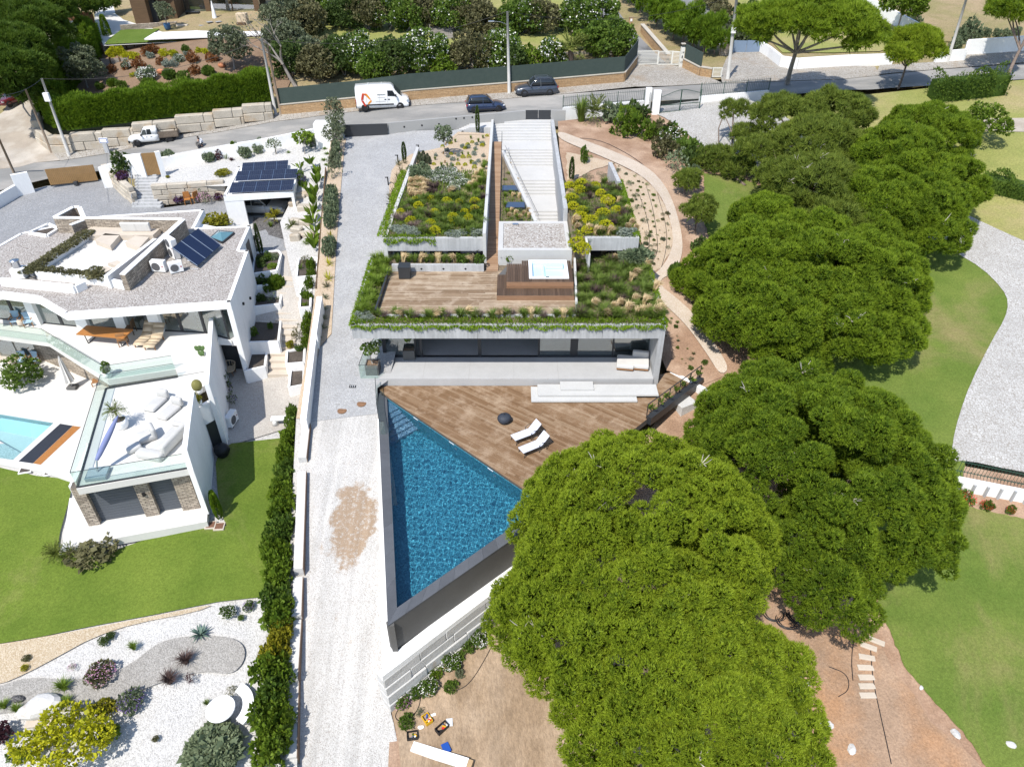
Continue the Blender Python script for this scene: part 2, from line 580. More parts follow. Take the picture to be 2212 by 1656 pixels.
 # --- stuffs
m_w=M('white_render',(.78,.775,.765),.75,.05,.7,.04,9,.12,40,c2=(.66,.65,.63),c2s=.9,c2t=(.58,.82),stretch=(1,1,.35))
m_white_warm=M('white_stone_floor',(.60,.585,.555),.5,.04,.35,.03,6,0)
m_asphalt=M('asphalt',(.215,.21,.20),.85,.14,.25,.14,30,.25,90,c2=(.29,.275,.255),c2s=.28,c2t=(.45,.58),stretch=(.5,1.6,1))
m_asphalt_old=M('old_asphalt',(.19,.19,.19),.85,.15,.3,.15,30,.3,80,c2=(.10,.10,.10),c2s=.25,c2t=(.5,.6))
m_dust=M('dusty_track',(.32,.275,.225),.95,.15,.35,.15,18,.4,30,c2=(.41,.37,.32),c2s=.3)
m_pave_far=cobble('pale_cobbles',(.50,.46,.41),(.66,.63,.58),(.30,.26,.21),7,.09,stain=((.26,.20,.14),.35,.55,.7,.8))
m_pave_drive=cobble('grey_cobbles',(.50,.505,.515),(.62,.62,.625),(.43,.42,.41),8.5,.09,.45,stain=((.43,.42,.41),.3,.55,.72,.55))
m_pave_court=cobble('blue_grey_cobbles',(.36,.37,.39),(.52,.52,.53),(.33,.33,.33),9,.09,.5)
m_pave_right=cobble('white_cobbles',(.60,.58,.555),(.74,.73,.71),(.44,.41,.37),7.0,.10,.5,wave=1.0)
m_lawn=lawn('mown_lawn',(.095,.145,.020),(.140,.190,.030),(.24,.225,.08),.10,(.55,.75))
m_lawn_r=lawn('dry_lawn',(.095,.145,.026),(.145,.185,.040),(.24,.20,.09),.11,(.50,.72))
m_lawn_up=lawn('pale_lawn',(.20,.22,.065),(.27,.265,.09),(.33,.27,.14),.10,(.48,.7),30)
m_dryland=lawn('rough_dry_grass',(.19,.17,.075),(.26,.22,.11),(.31,.235,.145),.2,(.4,.65),22)
m_soil_red=M('red_earth',(.30,.19,.125),.95,.14,.6,.2,10,.8,9,.07,c2=(.37,.26,.185),c2s=.3,c2t=(.42,.62))
m_soil_sand=gravel('sandy_bed',[(0,(.60,.45,.31)),(.6,(.68,.53,.38)),(1,(.78,.66,.52))],22,.5,.02,.08)
m_path_sand=gravel('sand_path',[(0,(.66,.53,.41)),(.6,(.74,.62,.50)),(1,(.84,.75,.65))],26,.5,.02,.08)
m_soil_tan=M('levelled_tan_earth',(.255,.18,.115),.95,.16,.8,.2,9,.9,5,.10,c2=(.35,.26,.18),c2s=.55,c2t=(.42,.64),stretch=(1,.45,1))
m_soil_pink=M('dry_orange_earth',(.30,.205,.14),.95,.16,.5,.22,9,.8,8,.08,c2=(.33,.19,.105),c2s=.22,c2t=(.45,.62))
m_soil_mulch=M('bark_mulch',(.21,.14,.09),.95,.12,.6,.35,16,.8,22,.05)
m_soil_dark=M('dark_bed_soil',(.085,.07,.058),.95,.2,1,.4,18,.8,25,.05)
m_slate=gravel('dark_slate_chips',[(0,(.10,.095,.095)),(.7,(.19,.18,.18)),(1,(.34,.33,.31))],16,.8,.03)
m_grav_white=gravel('white_marble_gravel',[(0,(.56,.54,.51)),(.35,(.72,.70,.67)),(1,(.86,.84,.81))],18,.7,.03,.05)
m_grav_grey=gravel('grey_gravel',[(0,(.36,.34,.31)),(.5,(.46,.435,.40)),(1,(.58,.55,.51))],20,.7,.03,.06)
m_grav_ochre=gravel('ochre_gravel',[(0,(.56,.43,.28)),(.5,(.68,.545,.375)),(1,(.80,.69,.53))],22,.7,.03,.06)
m_grav_path=gravel('cream_path_gravel',[(0,(.54,.49,.44)),(.5,(.65,.60,.54)),(1,(.76,.72,.66))],24,.5,.02,.06)
m_roof_gravel=gravel('roof_pebbles',[(0,(.34,.30,.27)),(.35,(.52,.47,.43)),(.8,(.66,.61,.57)),(1,(.80,.77,.73))],15,.9,.05,.05)
m_roof_gravel2=gravel('villa_roof_pebbles',[(0,(.36,.31,.27)),(.35,(.56,.50,.45)),(.75,(.70,.66,.61)),(1,(.84,.82,.79))],11,.9,.06,.04)
def _drive_patch(nt,v,col):
 c=P(760,1118,-1.35)
 d=N(nt,'ShaderNodeVectorMath',{0:v,1:tuple(c)},operation='SUBTRACT').outputs[0]
 d=scaled(nt,d,(1/1.32,1/2.45,0))
 L=N(nt,'ShaderNodeVectorMath',{0:d},operation='LENGTH').outputs['Value']
 n1=noise(nt,v,.9,6,.72)
 k=math_(nt,'ADD',L,math_(nt,'MULTIPLY',math_(nt,'SUBTRACT',n1,.5),1.7))
 f=math_(nt,'MULTIPLY',ramp(nt,k,[(.80,.95),(1.02,0)]),ramp(nt,noise(nt,v,5.0,5,.75),[(.36,.35),(.5,1)]))
 tan=mix(nt,noise(nt,v,3.0,5,.7),(.255,.175,.11),(.33,.245,.17))
 col=mix(nt,f,col,tan)
 col=mix(nt,1.0,col,ramp(nt,noise(nt,scaled(nt,v,(1.9,.07,0)),1.0,4,.6),[(.35,.86),(.62,1.06)]),'MULTIPLY')
 s=scaled(nt,v,(1.5,.6,0))
 g=ramp(nt,noise(nt,s,.9,7,.75),[(.60,0),(.72,.75)])
 return mix(nt,g,col,(.34,.26,.19))
m_grav_drive=gravel('lower_drive_gravel',[(0,(.54,.50,.46)),(.3,(.73,.70,.66)),(1,(.86,.84,.81))],26,.7,.03,.08,_drive_patch)
m_conc=concrete('fair_faced_concrete',(.43,.435,.44),.80)
m_conc_pale=concrete('pale_concrete',(.50,.50,.49),.90,False)
m_conc_floor=concrete('concrete_floor',(.42,.42,.42),.88,False)
m_cnw=concrete('bleached_concrete',(.50,.495,.485),.9,False)
m_limestone=M('limestone_block',(.42,.375,.31),.85,.10,.8,.12,10,.5,8,.06,c2=(.36,.25,.14),c2s=.7,c2t=(.52,.75),rnd=.08)
m_block_white=M('white_limestone_block',(.52,.51,.495),.85,.06,.9,.08,10,.4,10,.05,c2=(.36,.28,.20),c2s=.9,c2t=(.62,.8),rnd=.05)
m_dkmet=M('anthracite_metal',(.028,.030,.034),.45,.05,1,0,spec=.5)
m_black=M('black_plastic',(.015,.015,.017),.5,0,1,0)
m_grey_wall=M('grey_painted_wall',(.30,.295,.285),.8,.04,.4,.03,14)
m_charcoal=M('charcoal_render',(.105,.102,.098),.85,.10,.5,.08,18,.2,40)
m_granite=M('dark_granite_coping',(.085,.09,.10),.6,.10,1.2,.35,45,.1,60,rnd=.12)
m_steel=M('steel',(.55,.56,.58),.3,.05,1,0,metal=1.0)
m_pole_conc=M('concrete_pole',(.40,.39,.37),.85,.10,.8,.1,15)
m_pole_wood=M('weathered_pole_wood',(.20,.155,.115),.9,.15,.8,.2,20)
m_trunk_pine=M('pine_bark',(.17,.13,.105),.95,.2,1.5,.3,12,.9,14,.05)
m_trunk_grey=M('grey_bark',(.24,.215,.19),.95,.2,1.5,.25,12,.7,16,.04)
m_dead=M('dead_twigs',(.42,.38,.34),.95,.15,2,.15,20)
# --- ground heights
UP_PTS=[(-60,420,2.0),(20,400,2.3),(60,355,2.6),(150,340,2.8),(330,310,3.5),(480,285,4.2),(600,262,4.8),(800,245,5.7),(950,240,6.0),(1100,225,6.3),(1300,210,6.6),(1600,190,7.0),(1900,170,7.5),(2212,135,8.0),(60,300,3.2),(20,230,4.2),(90,150,5.6),(90,60,7.4),(40,0,8.8),(300,205,6.0),(560,178,6.6),(180,200,5.6),(240,130,7.3),(560,125,7.9),(170,120,6.8),(200,60,8.6),(610,222,5.6),(900,192,6.7),(1100,176,7.1),(1370,152,7.5),(640,150,7.2),(900,120,8.0),(1250,110,8.3),(900,60,9.2),(700,20,10.2),(1200,10,10.3),(1300,30,9.8),(1400,150,7.4),(1480,165,7.3),(1570,160,7.3),(1560,105,7.9),(1450,60,9.0),(1330,10,10.2),(1550,20,9.8),(1800,120,8.2),(2000,100,8.7),(2212,90,8.9),(1900,20,10.5),(2212,0,11)]
UP=Surf(UP_PTS)
TERR_PTS=[(230,98,8.7),(420,92,8.75),(600,84,8.95),(250,70,9.0),(590,62,9.2),(420,40,9.5),(600,40,9.5),(420,0,9.9),(650,0,10.1),(240,40,9.4)]
TERR=Surf(TERR_PTS)
DRV_PTS=[(790,292,5.9),(745,296,5.85),(900,288,6.0),(985,285,6.05),(740,420,4.6),(840,420,4.6),(720,600,2.5),(820,600,2.5),(700,750,.9),(790,750,.9),(670,905,-.25),(815,893,-.1),(740,1000,-.8),(650,1100,-1.6),(820,1100,-1.5),(645,1300,-3.0),(835,1300,-2.8),(640,1500,-4.3),(838,1525,-4.6),(640,1660,-5.1),(870,1660,-5.4)]
DRV=Surf(DRV_PTS)
RT_PTS=[(1215,265,6.3),(1300,240,6.4),(1400,232,6.5),(1640,220,6.7),(1500,262,6.1),(1640,330,5.2),(1900,380,4.3),(2120,470,2.9),(2212,540,2.4),(2150,700,.6),(2080,950,-1.2),(2190,1000,-1.5),(1250,290,6.1),(1350,330,5.6),(1440,430,4.5),(1560,420,4.6),(1475,560,3.0),(1420,640,2.0),(1560,800,.3),(1520,700,1.3),(1400,440,4.8),(1250,380,5.5),(1460,780,.35),(1900,800,-.2),(2000,700,.7),(2000,950,-1.3),(2150,1150,-2.6),(2000,1400,-4.2),(2212,1500,-4.8),(2212,1200,-3.0),(1560,880,-.9),(1130,1400,-4.3),(1062,1338,-4.1),(845,1532,-4.75),(900,1560,-4.9),(1100,1640,-5.4),(1700,1350,-4.3),(1850,1500,-5.0),(1800,1660,-5.7),(2212,1660,-5.8),(1400,1100,-2.8),(1750,1000,-1.8),(2212,250,6.9),(2212,400,4.6),(2050,230,7.0),(1850,220,7.1),(1300,1656,-5.6)]
RT=Surf(RT_PTS)
LC_PTS=[(-40,470,2.1),(30,440,2.2),(200,390,2.6),(300,450,2.4),(420,460,2.3),(480,440,2.3),(0,520,2.0),(560,480,2.2),(560,520,2.1)]
LC=Surf(LC_PTS)
RG_PTS=[(335,345,4.0),(340,372,3.9),(500,372,4.1),(560,335,4.4),(600,320,4.7),(700,300,5.3),(720,400,4.2),(640,400,4.0),(640,460,3.2),(690,520,2.6),(700,600,1.9),(640,320,4.9)]
RG=Surf(RG_PTS)
LP_PTS=[(600,500,2.1),(640,560,1.95),(650,600,1.7),(620,700,.3),(600,790,-1.25),(690,640,1.4),(670,780,-.8),(560,820,-1.5),(520,900,-1.65),(640,860,-1.5),(560,560,2.0),(560,700,.3),(540,800,-1.3)]
LP=Surf(LP_PTS)
LL_PTS=[(560,820,-1.5),(520,900,-1.65),(480,960,-1.7),(620,900,-1.7),(540,1000,-1.85),(570,1100,-2.1),(470,1130,-1.95),(160,1010,-1.65),(60,1000,-1.65),(140,1200,-2.2),(0,1060,-1.8),(-60,1200,-2.1),(0,1390,-3.0),(300,1330,-2.9),(560,1290,-2.9),(100,1450,-3.3),(560,1400,-3.5),(-60,1640,-4.3),(100,1640,-4.3),(350,1640,-4.4),(580,1640,-4.6),(600,1200,-2.5),(610,1500,-4.0)]
LL=Surf(LL_PTS)
# --- base ground to the horizon
def base_ground():
 pts=UP_PTS+DRV_PTS+RT_PTS+LC_PTS+LL_PTS+LP_PTS
 A=np.array([P(*p)for p in pts])
 xs=np.concatenate([np.array([-900,-500,-300,-200,-140,-110]),np.arange(-90,91,3.0),np.array([110,140,200,300,500,900])])
 ys=np.concatenate([np.array([-700,-300,-120,-60,-20]),np.arange(-5,190,3.0),np.array([210,260,340,500,800,1300])])
 X,Y=np.meshgrid(xs,ys)
 q=np.stack([X.ravel(),Y.ravel()],1)
 d2=((q[:,None,:]-A[None,:,:2])**2).sum(2)+9.0
 wgt=1/d2**1.5
 z=(wgt*A[:,2]).sum(1)/wgt.sum(1)-1.7
 n=len(xs)
 fs=[(j*n+i,j*n+i+1,(j+1)*n+i+1,(j+1)*n+i)for j in range(len(ys)-1)for i in range(n-1)]
 me=bpy.data.meshes.new('ground')
 me.from_pydata([(a,b,c)for(a,b),c in zip(q,z)],[],fs)
 me.shade_smooth()
 props(link('ground',me,m_dryland),kind='structure')
base_ground()
# --- upper hillside, road, pavements
sheet('hillside',UP,[(-250,330),(-60,395),(60,352),(110,338),(300,308),(590,262),(870,228),(1080,212),(1220,203),(1380,185),(1560,170),(1830,168),(2020,148),(2300,120),(2300,-60),(-250,-60)],m_dryland,3.0,-.05)
road_far=[(-60,372),(40,362),(75,352),(130,348),(230,333),(340,308),(480,285),(590,264),(700,250),(870,232),(1010,221),(1220,204),(1330,195),(1450,187),(1560,181),(1700,176),(1822,172),(2015,152),(2300,130)]
road_near=[(-80,432),(0,412),(110,385),(340,347),(520,312),(720,282),(840,276),(1134,258),(1225,252),(1225,234),(1330,226),(1400,220),(1600,210),(1700,205),(1822,195),(1880,194),(2000,186),(2300,165)]
sheet('road',UP,road_far+road_near[::-1],m_asphalt,1.5,.02)
sheet('dirt_track',UP,[(-60,372),(40,362),(75,352),(140,346),(112,330),(82,306),(74,268),(80,235),(96,190),(130,140),(152,118),(160,88),(100,74),(60,120),(30,190),(10,240),(-60,290)],m_dust,1.5,.03)
sheet('far_pavement',UP,road_far[3:13]+[(1220,204),(1375,188),(1345,176),(1220,184),(870,214),(700,232),(600,245),(590,256),(467,277),(387,291),(296,311),(204,320),(113,330)],m_pave_far,1.5,.05)
sheet('gate_forecourt',UP,[(1375,189),(1450,187),(1560,181),(1520,163),(1495,152),(1440,139),(1372,141),(1350,160),(1345,177)],m_pave_far,1.2,.07)
sheet('cobbled_drive_mouth',UP,[(1560,181),(1700,176),(1822,172),(1900,164),(1890,145),(1800,143),(1700,150),(1660,120),(1640,112),(1585,112),(1570,125),(1555,160)],m_pave_far,1.2,.06)
sheet('far_roadside_cobbles',UP,[(2015,152),(2300,128),(2300,104),(2080,120),(2010,136),(1900,143),(1890,163)],m_pave_far,1.5,.07)
sheet('uphill_lane',UP,[(1372,141),(1440,139),(1400,100),(1352,50),(1318,0),(1300,-30),(1235,-30),(1262,0),(1310,50),(1335,92),(1358,120)],m_asphalt_old,1.5,.07)
sheet('second_lane',UP,[(1545,98),(1640,96),(1600,60),(1540,15),(1500,-30),(1420,-30),(1475,10),(1530,60)],m_asphalt_old,1.5,.07)
sheet('terraced_lawn',UP,[(640,118),(700,132),(1000,128),(1330,105),(1300,60),(1262,8),(1240,-40),(700,-40),(690,20),(650,60)],m_lawn_up,2.0,.04)
sheet('upper_right_lawn',UP,[(1640,60),(1690,115),(1800,115),(1900,112),(1960,90),(1900,40),(1820,-10),(1700,-40),(1560,-40)],m_lawn_up,2.0,.05)
sheet('dry_field',UP,[(1970,90),(2080,92),(2300,78),(2300,-60),(1850,-60),(1930,40)],m_dryland,2.0,.06)
sheet('rockery_slope',UP,[(150,205),(300,205),(560,182),(612,215),(640,150),(640,100),(600,90),(228,98),(215,120),(160,170)],m_soil_mulch,1.5,.08)
# --- right-hand plot
sheet('right_earth',RT,[(1205,262),(1400,236),(1500,262),(1660,330),(1700,420),(1560,480),(1620,700),(1700,800),(1900,900),(2050,1000),(2300,1050),(2300,1720),(835,1720),(845,1533),(1062,1338),(1160,1260),(1420,905),(1512,822),(1440,800),(1390,690),(1405,560),(1385,520),(1370,470),(1215,470)],m_soil_red,1.5,0)
sheet('tan_earth_yard',RT,[(845,1533),(1062,1338),(1160,1260),(1420,1200),(1560,1400),(1500,1720),(870,1720),(862,1620),(850,1560)],m_soil_tan,1.2,.03,rough=.12)
sheet('pink_earth',RT,[(1560,1130),(1740,1180),(1870,1330),(1930,1450),(2010,1560),(2140,1680),(2140,1740),(1480,1740),(1560,1400)],m_soil_pink,1.2,.03,rough=.2)
sheet('right_lawn',RT,[(1520,375),(1600,385),(1720,440),(1850,470),(1980,500),(2070,510),(2130,550),(2190,600),(2215,660),(2200,720),(2155,800),(2115,880),(2090,980),(2080,1020),(2090,1095),(2300,1140),(2300,1760),(2150,1690),(2080,1580),(2020,1520),(1960,1450),(1900,1320),(1880,1230),(1760,1100),(1700,900),(1640,780),(1560,600),(1520,480)],m_lawn_r,1.2,.05,rough=.06)
sheet('white_cobbled_drive',RT,smpoly([(1390,236),(1520,216),(1640,214),(1760,300),(1900,380),(2040,440),(2160,500),(2300,560),(2300,1035),(2190,1018),(2085,995),(2056,1000),(2056,960),(2070,900),(2095,830),(2140,740),(2170,690),(2178,655),(2165,625),(2120,580),(2060,545),(2020,520),(1900,470),(1760,420),(1640,372),(1560,352),(1510,312),(1450,262)],1),m_pave_right,1.2,.075)
sheet('right_dry_lawn',RT,[(1640,224),(1760,214),(1880,204),(2020,190),(2300,165),(2300,640),(2160,520),(1900,430),(1760,340)],m_lawn_up,1.5,.02)
sheet('bare_verge',RT,[(2000,262),(2090,258),(2212,256),(2300,262),(2300,290),(2212,286),(2080,284),(2010,280)],m_dust,1.5,.05)
sheet('sand_path',RT,smpoly([(1205,283),(1250,300),(1330,330),(1400,362),(1440,405),(1462,460),(1475,520),(1472,560),(1455,592),(1425,605),(1430,622),(1455,640),(1500,680),(1555,760),(1575,800),(1555,812),(1530,770),(1480,700),(1430,655),(1412,625),(1405,600),(1430,580),(1450,545),(1455,510),(1440,450),(1418,412),(1385,380),(1320,348),(1245,318),(1205,300)],2),m_path_sand,.8,.08)
sheet('sandy_bank',RT,[(1222,330),(1320,350),(1385,382),(1418,414),(1440,452),(1455,512),(1450,545),(1428,580),(1404,598),(1398,560),(1382,515),(1345,400),(1326,352),(1225,395)],m_soil_sand,.9,.05,rough=.1)
sheet('red_verge',RT,[(1440,800),(1390,690),(1412,628),(1432,658),(1480,705),(1530,775),(1560,815),(1512,835)],m_soil_red,.9,.06)
# --- main drive and lower drive
sheet('cobbled_drive',DRV,[(742,290),(790,284),(850,284),(1000,280),(992,290),(974,299),(968,316),(950,322),(927,326),(905,330),(880,342),(858,355),(846,370),(841,400),(841,440),(836,470),(850,520),(900,560),(870,700),(840,820),(826,830),(815,838),(815,893),(740,902),(662,912),(672,850),(690,750),(716,722),(736,413),(744,324)],m_pave_drive,1.0,0)
sheet('gravel_drive',DRV,[(640,900),(740,898),(830,888),(860,1100),(880,1300),(900,1500),(842,1531),(850,1560),(862,1620),(876,1740),(600,1740),(620,1400)],m_grav_drive,1.0,-.02,rough=.0)
sheet('drive_border',DRV,[(748,300),(744,324),(736,413),(716,722),(690,751),(668,860),(655,905),(640,905),(672,700),(690,560),(700,420),(715,300)],m_soil_sand,1.0,.05)
sheet('curved_bed',DRV,[(990,286),(974,299),(968,316),(927,326),(889,334),(858,354),(846,370),(841,400),(841,440),(832,480),(826,520),(900,520),(960,400),(1058,290)],m_soil_sand,1.0,.06)
# --- left-hand plot
sheet('forecourt',LC,[(-80,470),(0,452),(60,412),(100,402),(215,388),(250,378),(330,430),(345,450),(500,430),(500,480),(560,500),(620,480),(620,540),(520,560),(300,560),(-80,620)],m_pave_court,1.2,0)
sheet('rock_garden',RG,[(240,352),(340,338),(520,306),(690,280),(740,300),(738,420),(718,560),(704,660),(684,660),(640,640),(605,480),(640,410),(500,402),(333,404),(322,398),(300,380)],m_grav_white,1.0,0)
sheet('garden_path',LP,[(545,510),(600,512),(640,545),(660,590),(690,640),(690,760),(668,905),(500,905),(480,860),(540,700)],m_grav_path,1.0,-.05)
sheet('slate_bed',LP,[(548,470),(640,478),(700,560),(690,640),(660,592),(645,548),(612,516),(560,503),(545,500)],m_slate,1.0,.04)
sheet('lower_path',LL,[(470,800),(690,800),(672,900),(660,912),(500,960),(430,960),(440,1100),(470,1140),(440,1160),(400,1100)],m_grav_path,1.0,-.02)
sheet('lower_garden',LL,[(-90,900),(90,1000),(420,900),(640,880),(645,1200),(640,1740),(-90,1740)],m_grav_white,1.2,-.10)
sheet('left_lawn',LL,[(-90,1000),(0,1010),(80,1028),(158,1036),(150,1080),(130,1150),(123,1198),(170,1205),(215,1200),(330,1160),(440,1140),(490,1136),(478,1110),(470,1060),(466,1000),(475,975),(500,958),(610,946),(632,935),(632,1270),(560,1290),(470,1300),(330,1328),(200,1352),(90,1375),(-90,1405)],m_lawn,1.0,.03)
sheet('ochre_gravel_band',LL,smpoly([(-90,1404),(90,1376),(330,1330),(470,1302),(420,1322),(290,1346),(200,1376),(120,1420),(60,1452),(0,1478),(-90,1490)],1),m_grav_ochre,1.0,.0)
sheet('grey_gravel_bed',LL,smpoly([(-90,1505),(0,1482),(60,1462),(130,1468),(230,1462),(290,1430),(330,1396),(370,1378),(440,1372),(500,1376),(530,1395),(528,1430),(500,1458),(440,1450),(390,1460),(330,1480),(260,1510),(200,1540),(100,1535),(0,1540),(-90,1560)],2),m_grav_grey,1.0,.03)
# --- the concrete villa
ZR,ZU,ZF=4.35,6.10,0.50
m_glass=glass('window_glass',(.60,.68,.68),1.0,.03,base=.22)
m_rail_glass=glass('balustrade_glass',(.90,.955,.935),.7,.03)
m_dark_in=M('dark_interior',(.10,.10,.10),.8,.05,1,.03)
m_in_floor=M('grey_screed',(.24,.24,.24),.5,.04,.5,.03)
m_deck=wood('ipe_deck',[(.20,.112,.055),(.265,.155,.080),(.33,.205,.115),(.41,.285,.18)],weather=(.40,.30,.21))
m_deck_roof=wood('weathered_roof_deck',[(.20,.125,.07),(.32,.215,.13),(.43,.31,.20),(.54,.42,.30)],weather=(.50,.41,.31))
m_deck_dark=wood('dark_spa_deck',[(.085,.052,.032),(.125,.078,.05),(.17,.108,.07)],along=(1.2,16,16))
m_deck_red=wood('red_brown_boards',[(.23,.115,.06),(.33,.18,.10),(.42,.25,.15)])
m_deck_ramp=wood('ramp_boards',[(.34,.20,.115),(.44,.275,.165),(.54,.36,.23)])
FL,FR=P(758,702,ZR),P(1439.5,702,ZR)
BR,BL=P(1399,560,ZR),P(803,558,ZR)
YF=FL.y
villa=thing('concrete_villa',(0,YF,0),'low concrete villa with planted roofs, open terrace and pool deck in front','villa')
XL,XR=FL.x,FR.x
def vb(mb,name,mat,parent=None,**kw):
 return mb.bd(name,mat,parent or villa,**kw)
 # roof slab with its upstand
slab=MB().prism([(FL.x,FL.y),(FR.x,FR.y),(FR.x-.02,P(1399,560,ZR).y+3.5),(FL.x+.05,P(803,558,ZR).y+.3)],ZR-.95,ZR-.12)
roof=vb(slab,'roof_slab',m_conc)
kerb=MB()
for a,b,sd in(((FL.x,FL.y),(FR.x,FR.y),1),((FR.x,FR.y),(BR.x+.1,BR.y),1),((BL.x,BL.y),(FL.x,FL.y),1)):
 kerb.wall(a,b,.22,ZR-.122,ZR,sd)
vb(kerb,'roof_kerb',m_conc,roof)
for k in range(9):
 vb(MB().lathe([(.03,0),(.03,.006)],(0,0,0),8),'tie_hole',m_charcoal,roof,loc=(XL+1+k*2.05,YF+.004,ZR-.42),rot=(math.pi/2,0,0))
for k in range(1,5):
 vb(MB().box((XL+k*(XR-XL)/5,YF-.001,ZR-.535),(.014,.01,.80)),'joint',m_charcoal,roof)
 # terrace floor, side wall, rear rooms
tfl=P(777,818,ZF);tfr=P(1424,820,ZF)
TY=tfl.y
RX=FR.x
vb(MB().prism([(tfl.x,TY),(RX-.35,TY),(RX-.35,TY+9),(tfl.x+1.6,TY+9),(tfl.x+.55,TY+3.4),(tfl.x,TY+2.6)],-.35,ZF),'terrace_floor',m_conc_floor)
for x in(P(916,800,ZF).x,P(1014,800,ZF).x,P(1110,800,ZF).x,P(1205,800,ZF).x):
 vb(MB().box((x,TY+1.15,ZF+.002),(.012,2.3,.006)),'floor_joint',m_grey_wall)
vb(MB().wall((RX-.35,YF-.001),(RX-.35,YF+9),.35,-.4,ZR-.951,-1),'side_wall',m_conc)
GY=P(1100,770,ZF).y
gx=lambda u:P(u,770,ZF).x
zc=ZR-.952
vb(MB().box(((gx(829)+RX)/2,GY+5.6,(ZF+zc)/2),(RX-gx(829),.2,zc-ZF)),'rear_room_wall',M('room_wall',(.32,.32,.315),.8,.03))
vb(MB().box((gx(829)+.1,GY+2.8,(ZF+zc)/2),(.14,5.4,zc-ZF)),'room_end_wall',m_conc)
vb(MB().box((gx(1037)+.6,GY+4.6,ZF+.4),(2.6,.7,.8)),'kitchen_island',m_charcoal)
frames=[(829,836),(897,901),(909,914),(1033,1040),(1162,1166),(1231,1247),(1321,1324),(1398,1402)]
for a,b in frames:
 vb(MB().box(((gx(a)+gx(b))/2,GY,(ZF+zc)/2),(gx(b)-gx(a),.12,zc-ZF)),'window_mullion',m_dkmet)
vb(MB().box(((gx(829)+gx(1402))/2,GY-.004,ZF+.03),(gx(1402)-gx(829),.16,.06)),'sill_track',m_dkmet)
vb(MB().box(((gx(829)+gx(1402))/2,GY+.02,zc-.06),(gx(1402)-gx(829),.14,.12)),'head_track',m_dkmet)
for a,b in((836,897),(1166,1231),(1247,1321),(1324,1398)):
 vb(MB().box(((gx(a)+gx(b))/2,GY+.03,(ZF+zc)/2),(gx(b)-gx(a),.02,zc-ZF-.1)),'window_pane',m_glass)
 # steps down to the pool deck
for name,u0,v0,u1,v1,z0,z1 in(('low_step',1147.7,834.8,1377,866,-.02,.16),('middle_step',1162,829.7,1423,853,.162,.30),('top_step',1211,823.5,1283,840.5,.302,.42)):
 a,b=P(u0,v1,z1),P(u1,v1,z1)
 yb=min(P(u0,v0,z1).y,TY-.005)
 vb(MB().prism([(a.x,a.y),(b.x,b.y),(b.x,yb),(a.x,yb)],z1-.10,z1),name,m_conc_pale)
 vb(MB().prism([(a.x+.15,a.y+.18),(b.x-.15,a.y+.18),(b.x-.15,yb),(a.x+.15,yb)],max(z0,-.02),z1-.101),'step_footing',m_charcoal)
 # glass balustrade at the terrace's left end
def rail(parent,pts,z,h,name='glass_panel',mat=None,th=.02):
 for a,b in zip(pts[:-1],pts[1:]):
  MB().wall(a,b,th,z,z+h).bd(name,mat or m_rail_glass,parent)
  MB().wall(a,b,th+.016,z+h+.001,z+h+.012).bd('glass_edge',m_dkmet,parent)
lx=tfl.x
rail(villa,[(lx+.75,GY+1.2),(lx+.12,TY+1.9),(lx+.05,TY+.05),(lx+1.15,TY+.05)],ZF,1.0)
# pool deck of single boards, pool, coping
DK=[P2(812,835.5),P2(1419,836),P2(1446,804),P2(1498,829),P2(1396,906),P2(1172,1083),P2(832,853)]
deck=thing('pool_deck',(P(1100,850).x,P(1100,850).y,0),'brown hardwood deck of diagonal boards beside the blue pool','deck')
DKb=[P2(812,833),P2(1420,833)]+[(DK[1][0]+.05,DK[1][1]+1.2)]+DK[2:]
nb=boards('board',DKb,lambda x,y:0.0,.03,math.radians(-36.2),.165,.008,4.2,m_deck,deck,3)
MB().prism(DK,-.4,-.034).bd('deck_base',m_charcoal,deck)
PT,PR,PB=P(836,860),P(1174,1090),P(857.5,1312)
pool=thing('swimming_pool',(PB.x,PB.y,0),'triangular deep blue pool with dark stone coping between drive and deck','pool')
ol,orr=P(815,846),P(1192,1105)
ob=P(837.5,1351)
def granite(parent,quad_a,quad_b,n,z1=.0,name='coping_stone'):
 """row of coping stones between an inner and an outer line"""
 (a0,a1),(b0,b1)=quad_a,quad_b
 for i in range(n):
  t0,t1=i/n,(i+1)/n
  g=.004/max((V3(a1)-V3(a0)).length,.1)
  pts=[V3(a0).lerp(V3(a1),t0+g),V3(a0).lerp(V3(a1),t1-g),V3(b0).lerp(V3(b1),t1-g),V3(b0).lerp(V3(b1),t0+g)]
  MB().prism([(p.x,p.y)for p in pts],z1-.08,z1+random.uniform(-.002,.002)).bd(name,m_granite,parent)
granite(pool,((PT.x,PT.y),(PB.x,PB.y)),((ol.x,ol.y),(ob.x,ob.y)),9)
granite(pool,((PB.x,PB.y),(PR.x,PR.y)),((ob.x,ob.y),(orr.x,orr.y)),11)
m_tile=None
def pool_tile(name,dark,mid,lite):
 m,nt,b=_nodes(name)
 v=pos(nt)
 s=N(nt,'ShaderNodeVectorMath',{0:scaled(nt,v,(22,22,22))},operation='FLOOR').outputs[0]
 wn=N(nt,'ShaderNodeTexWhiteNoise',{'Vector':s}).outputs['Value']
 col=ramp(nt,wn,[(0,dark),(.5,mid),(1,lite)])
 nt.links.new(col,b.inputs['Base Color'])
 b.inputs['Roughness'].default_value=.35
 return m
m_tile=pool_tile('blue_mosaic',(.025,.13,.195),(.045,.215,.30),(.11,.35,.44))
ZB=-1.55
tri=[(PT.x,PT.y),(PB.x,PB.y),(PR.x,PR.y)]
b_=MB()
b_.add([(p[0],p[1],ZB)for p in tri],[(0,1,2)])
b_.bd('basin_floor',m_tile,pool)
b_=MB()
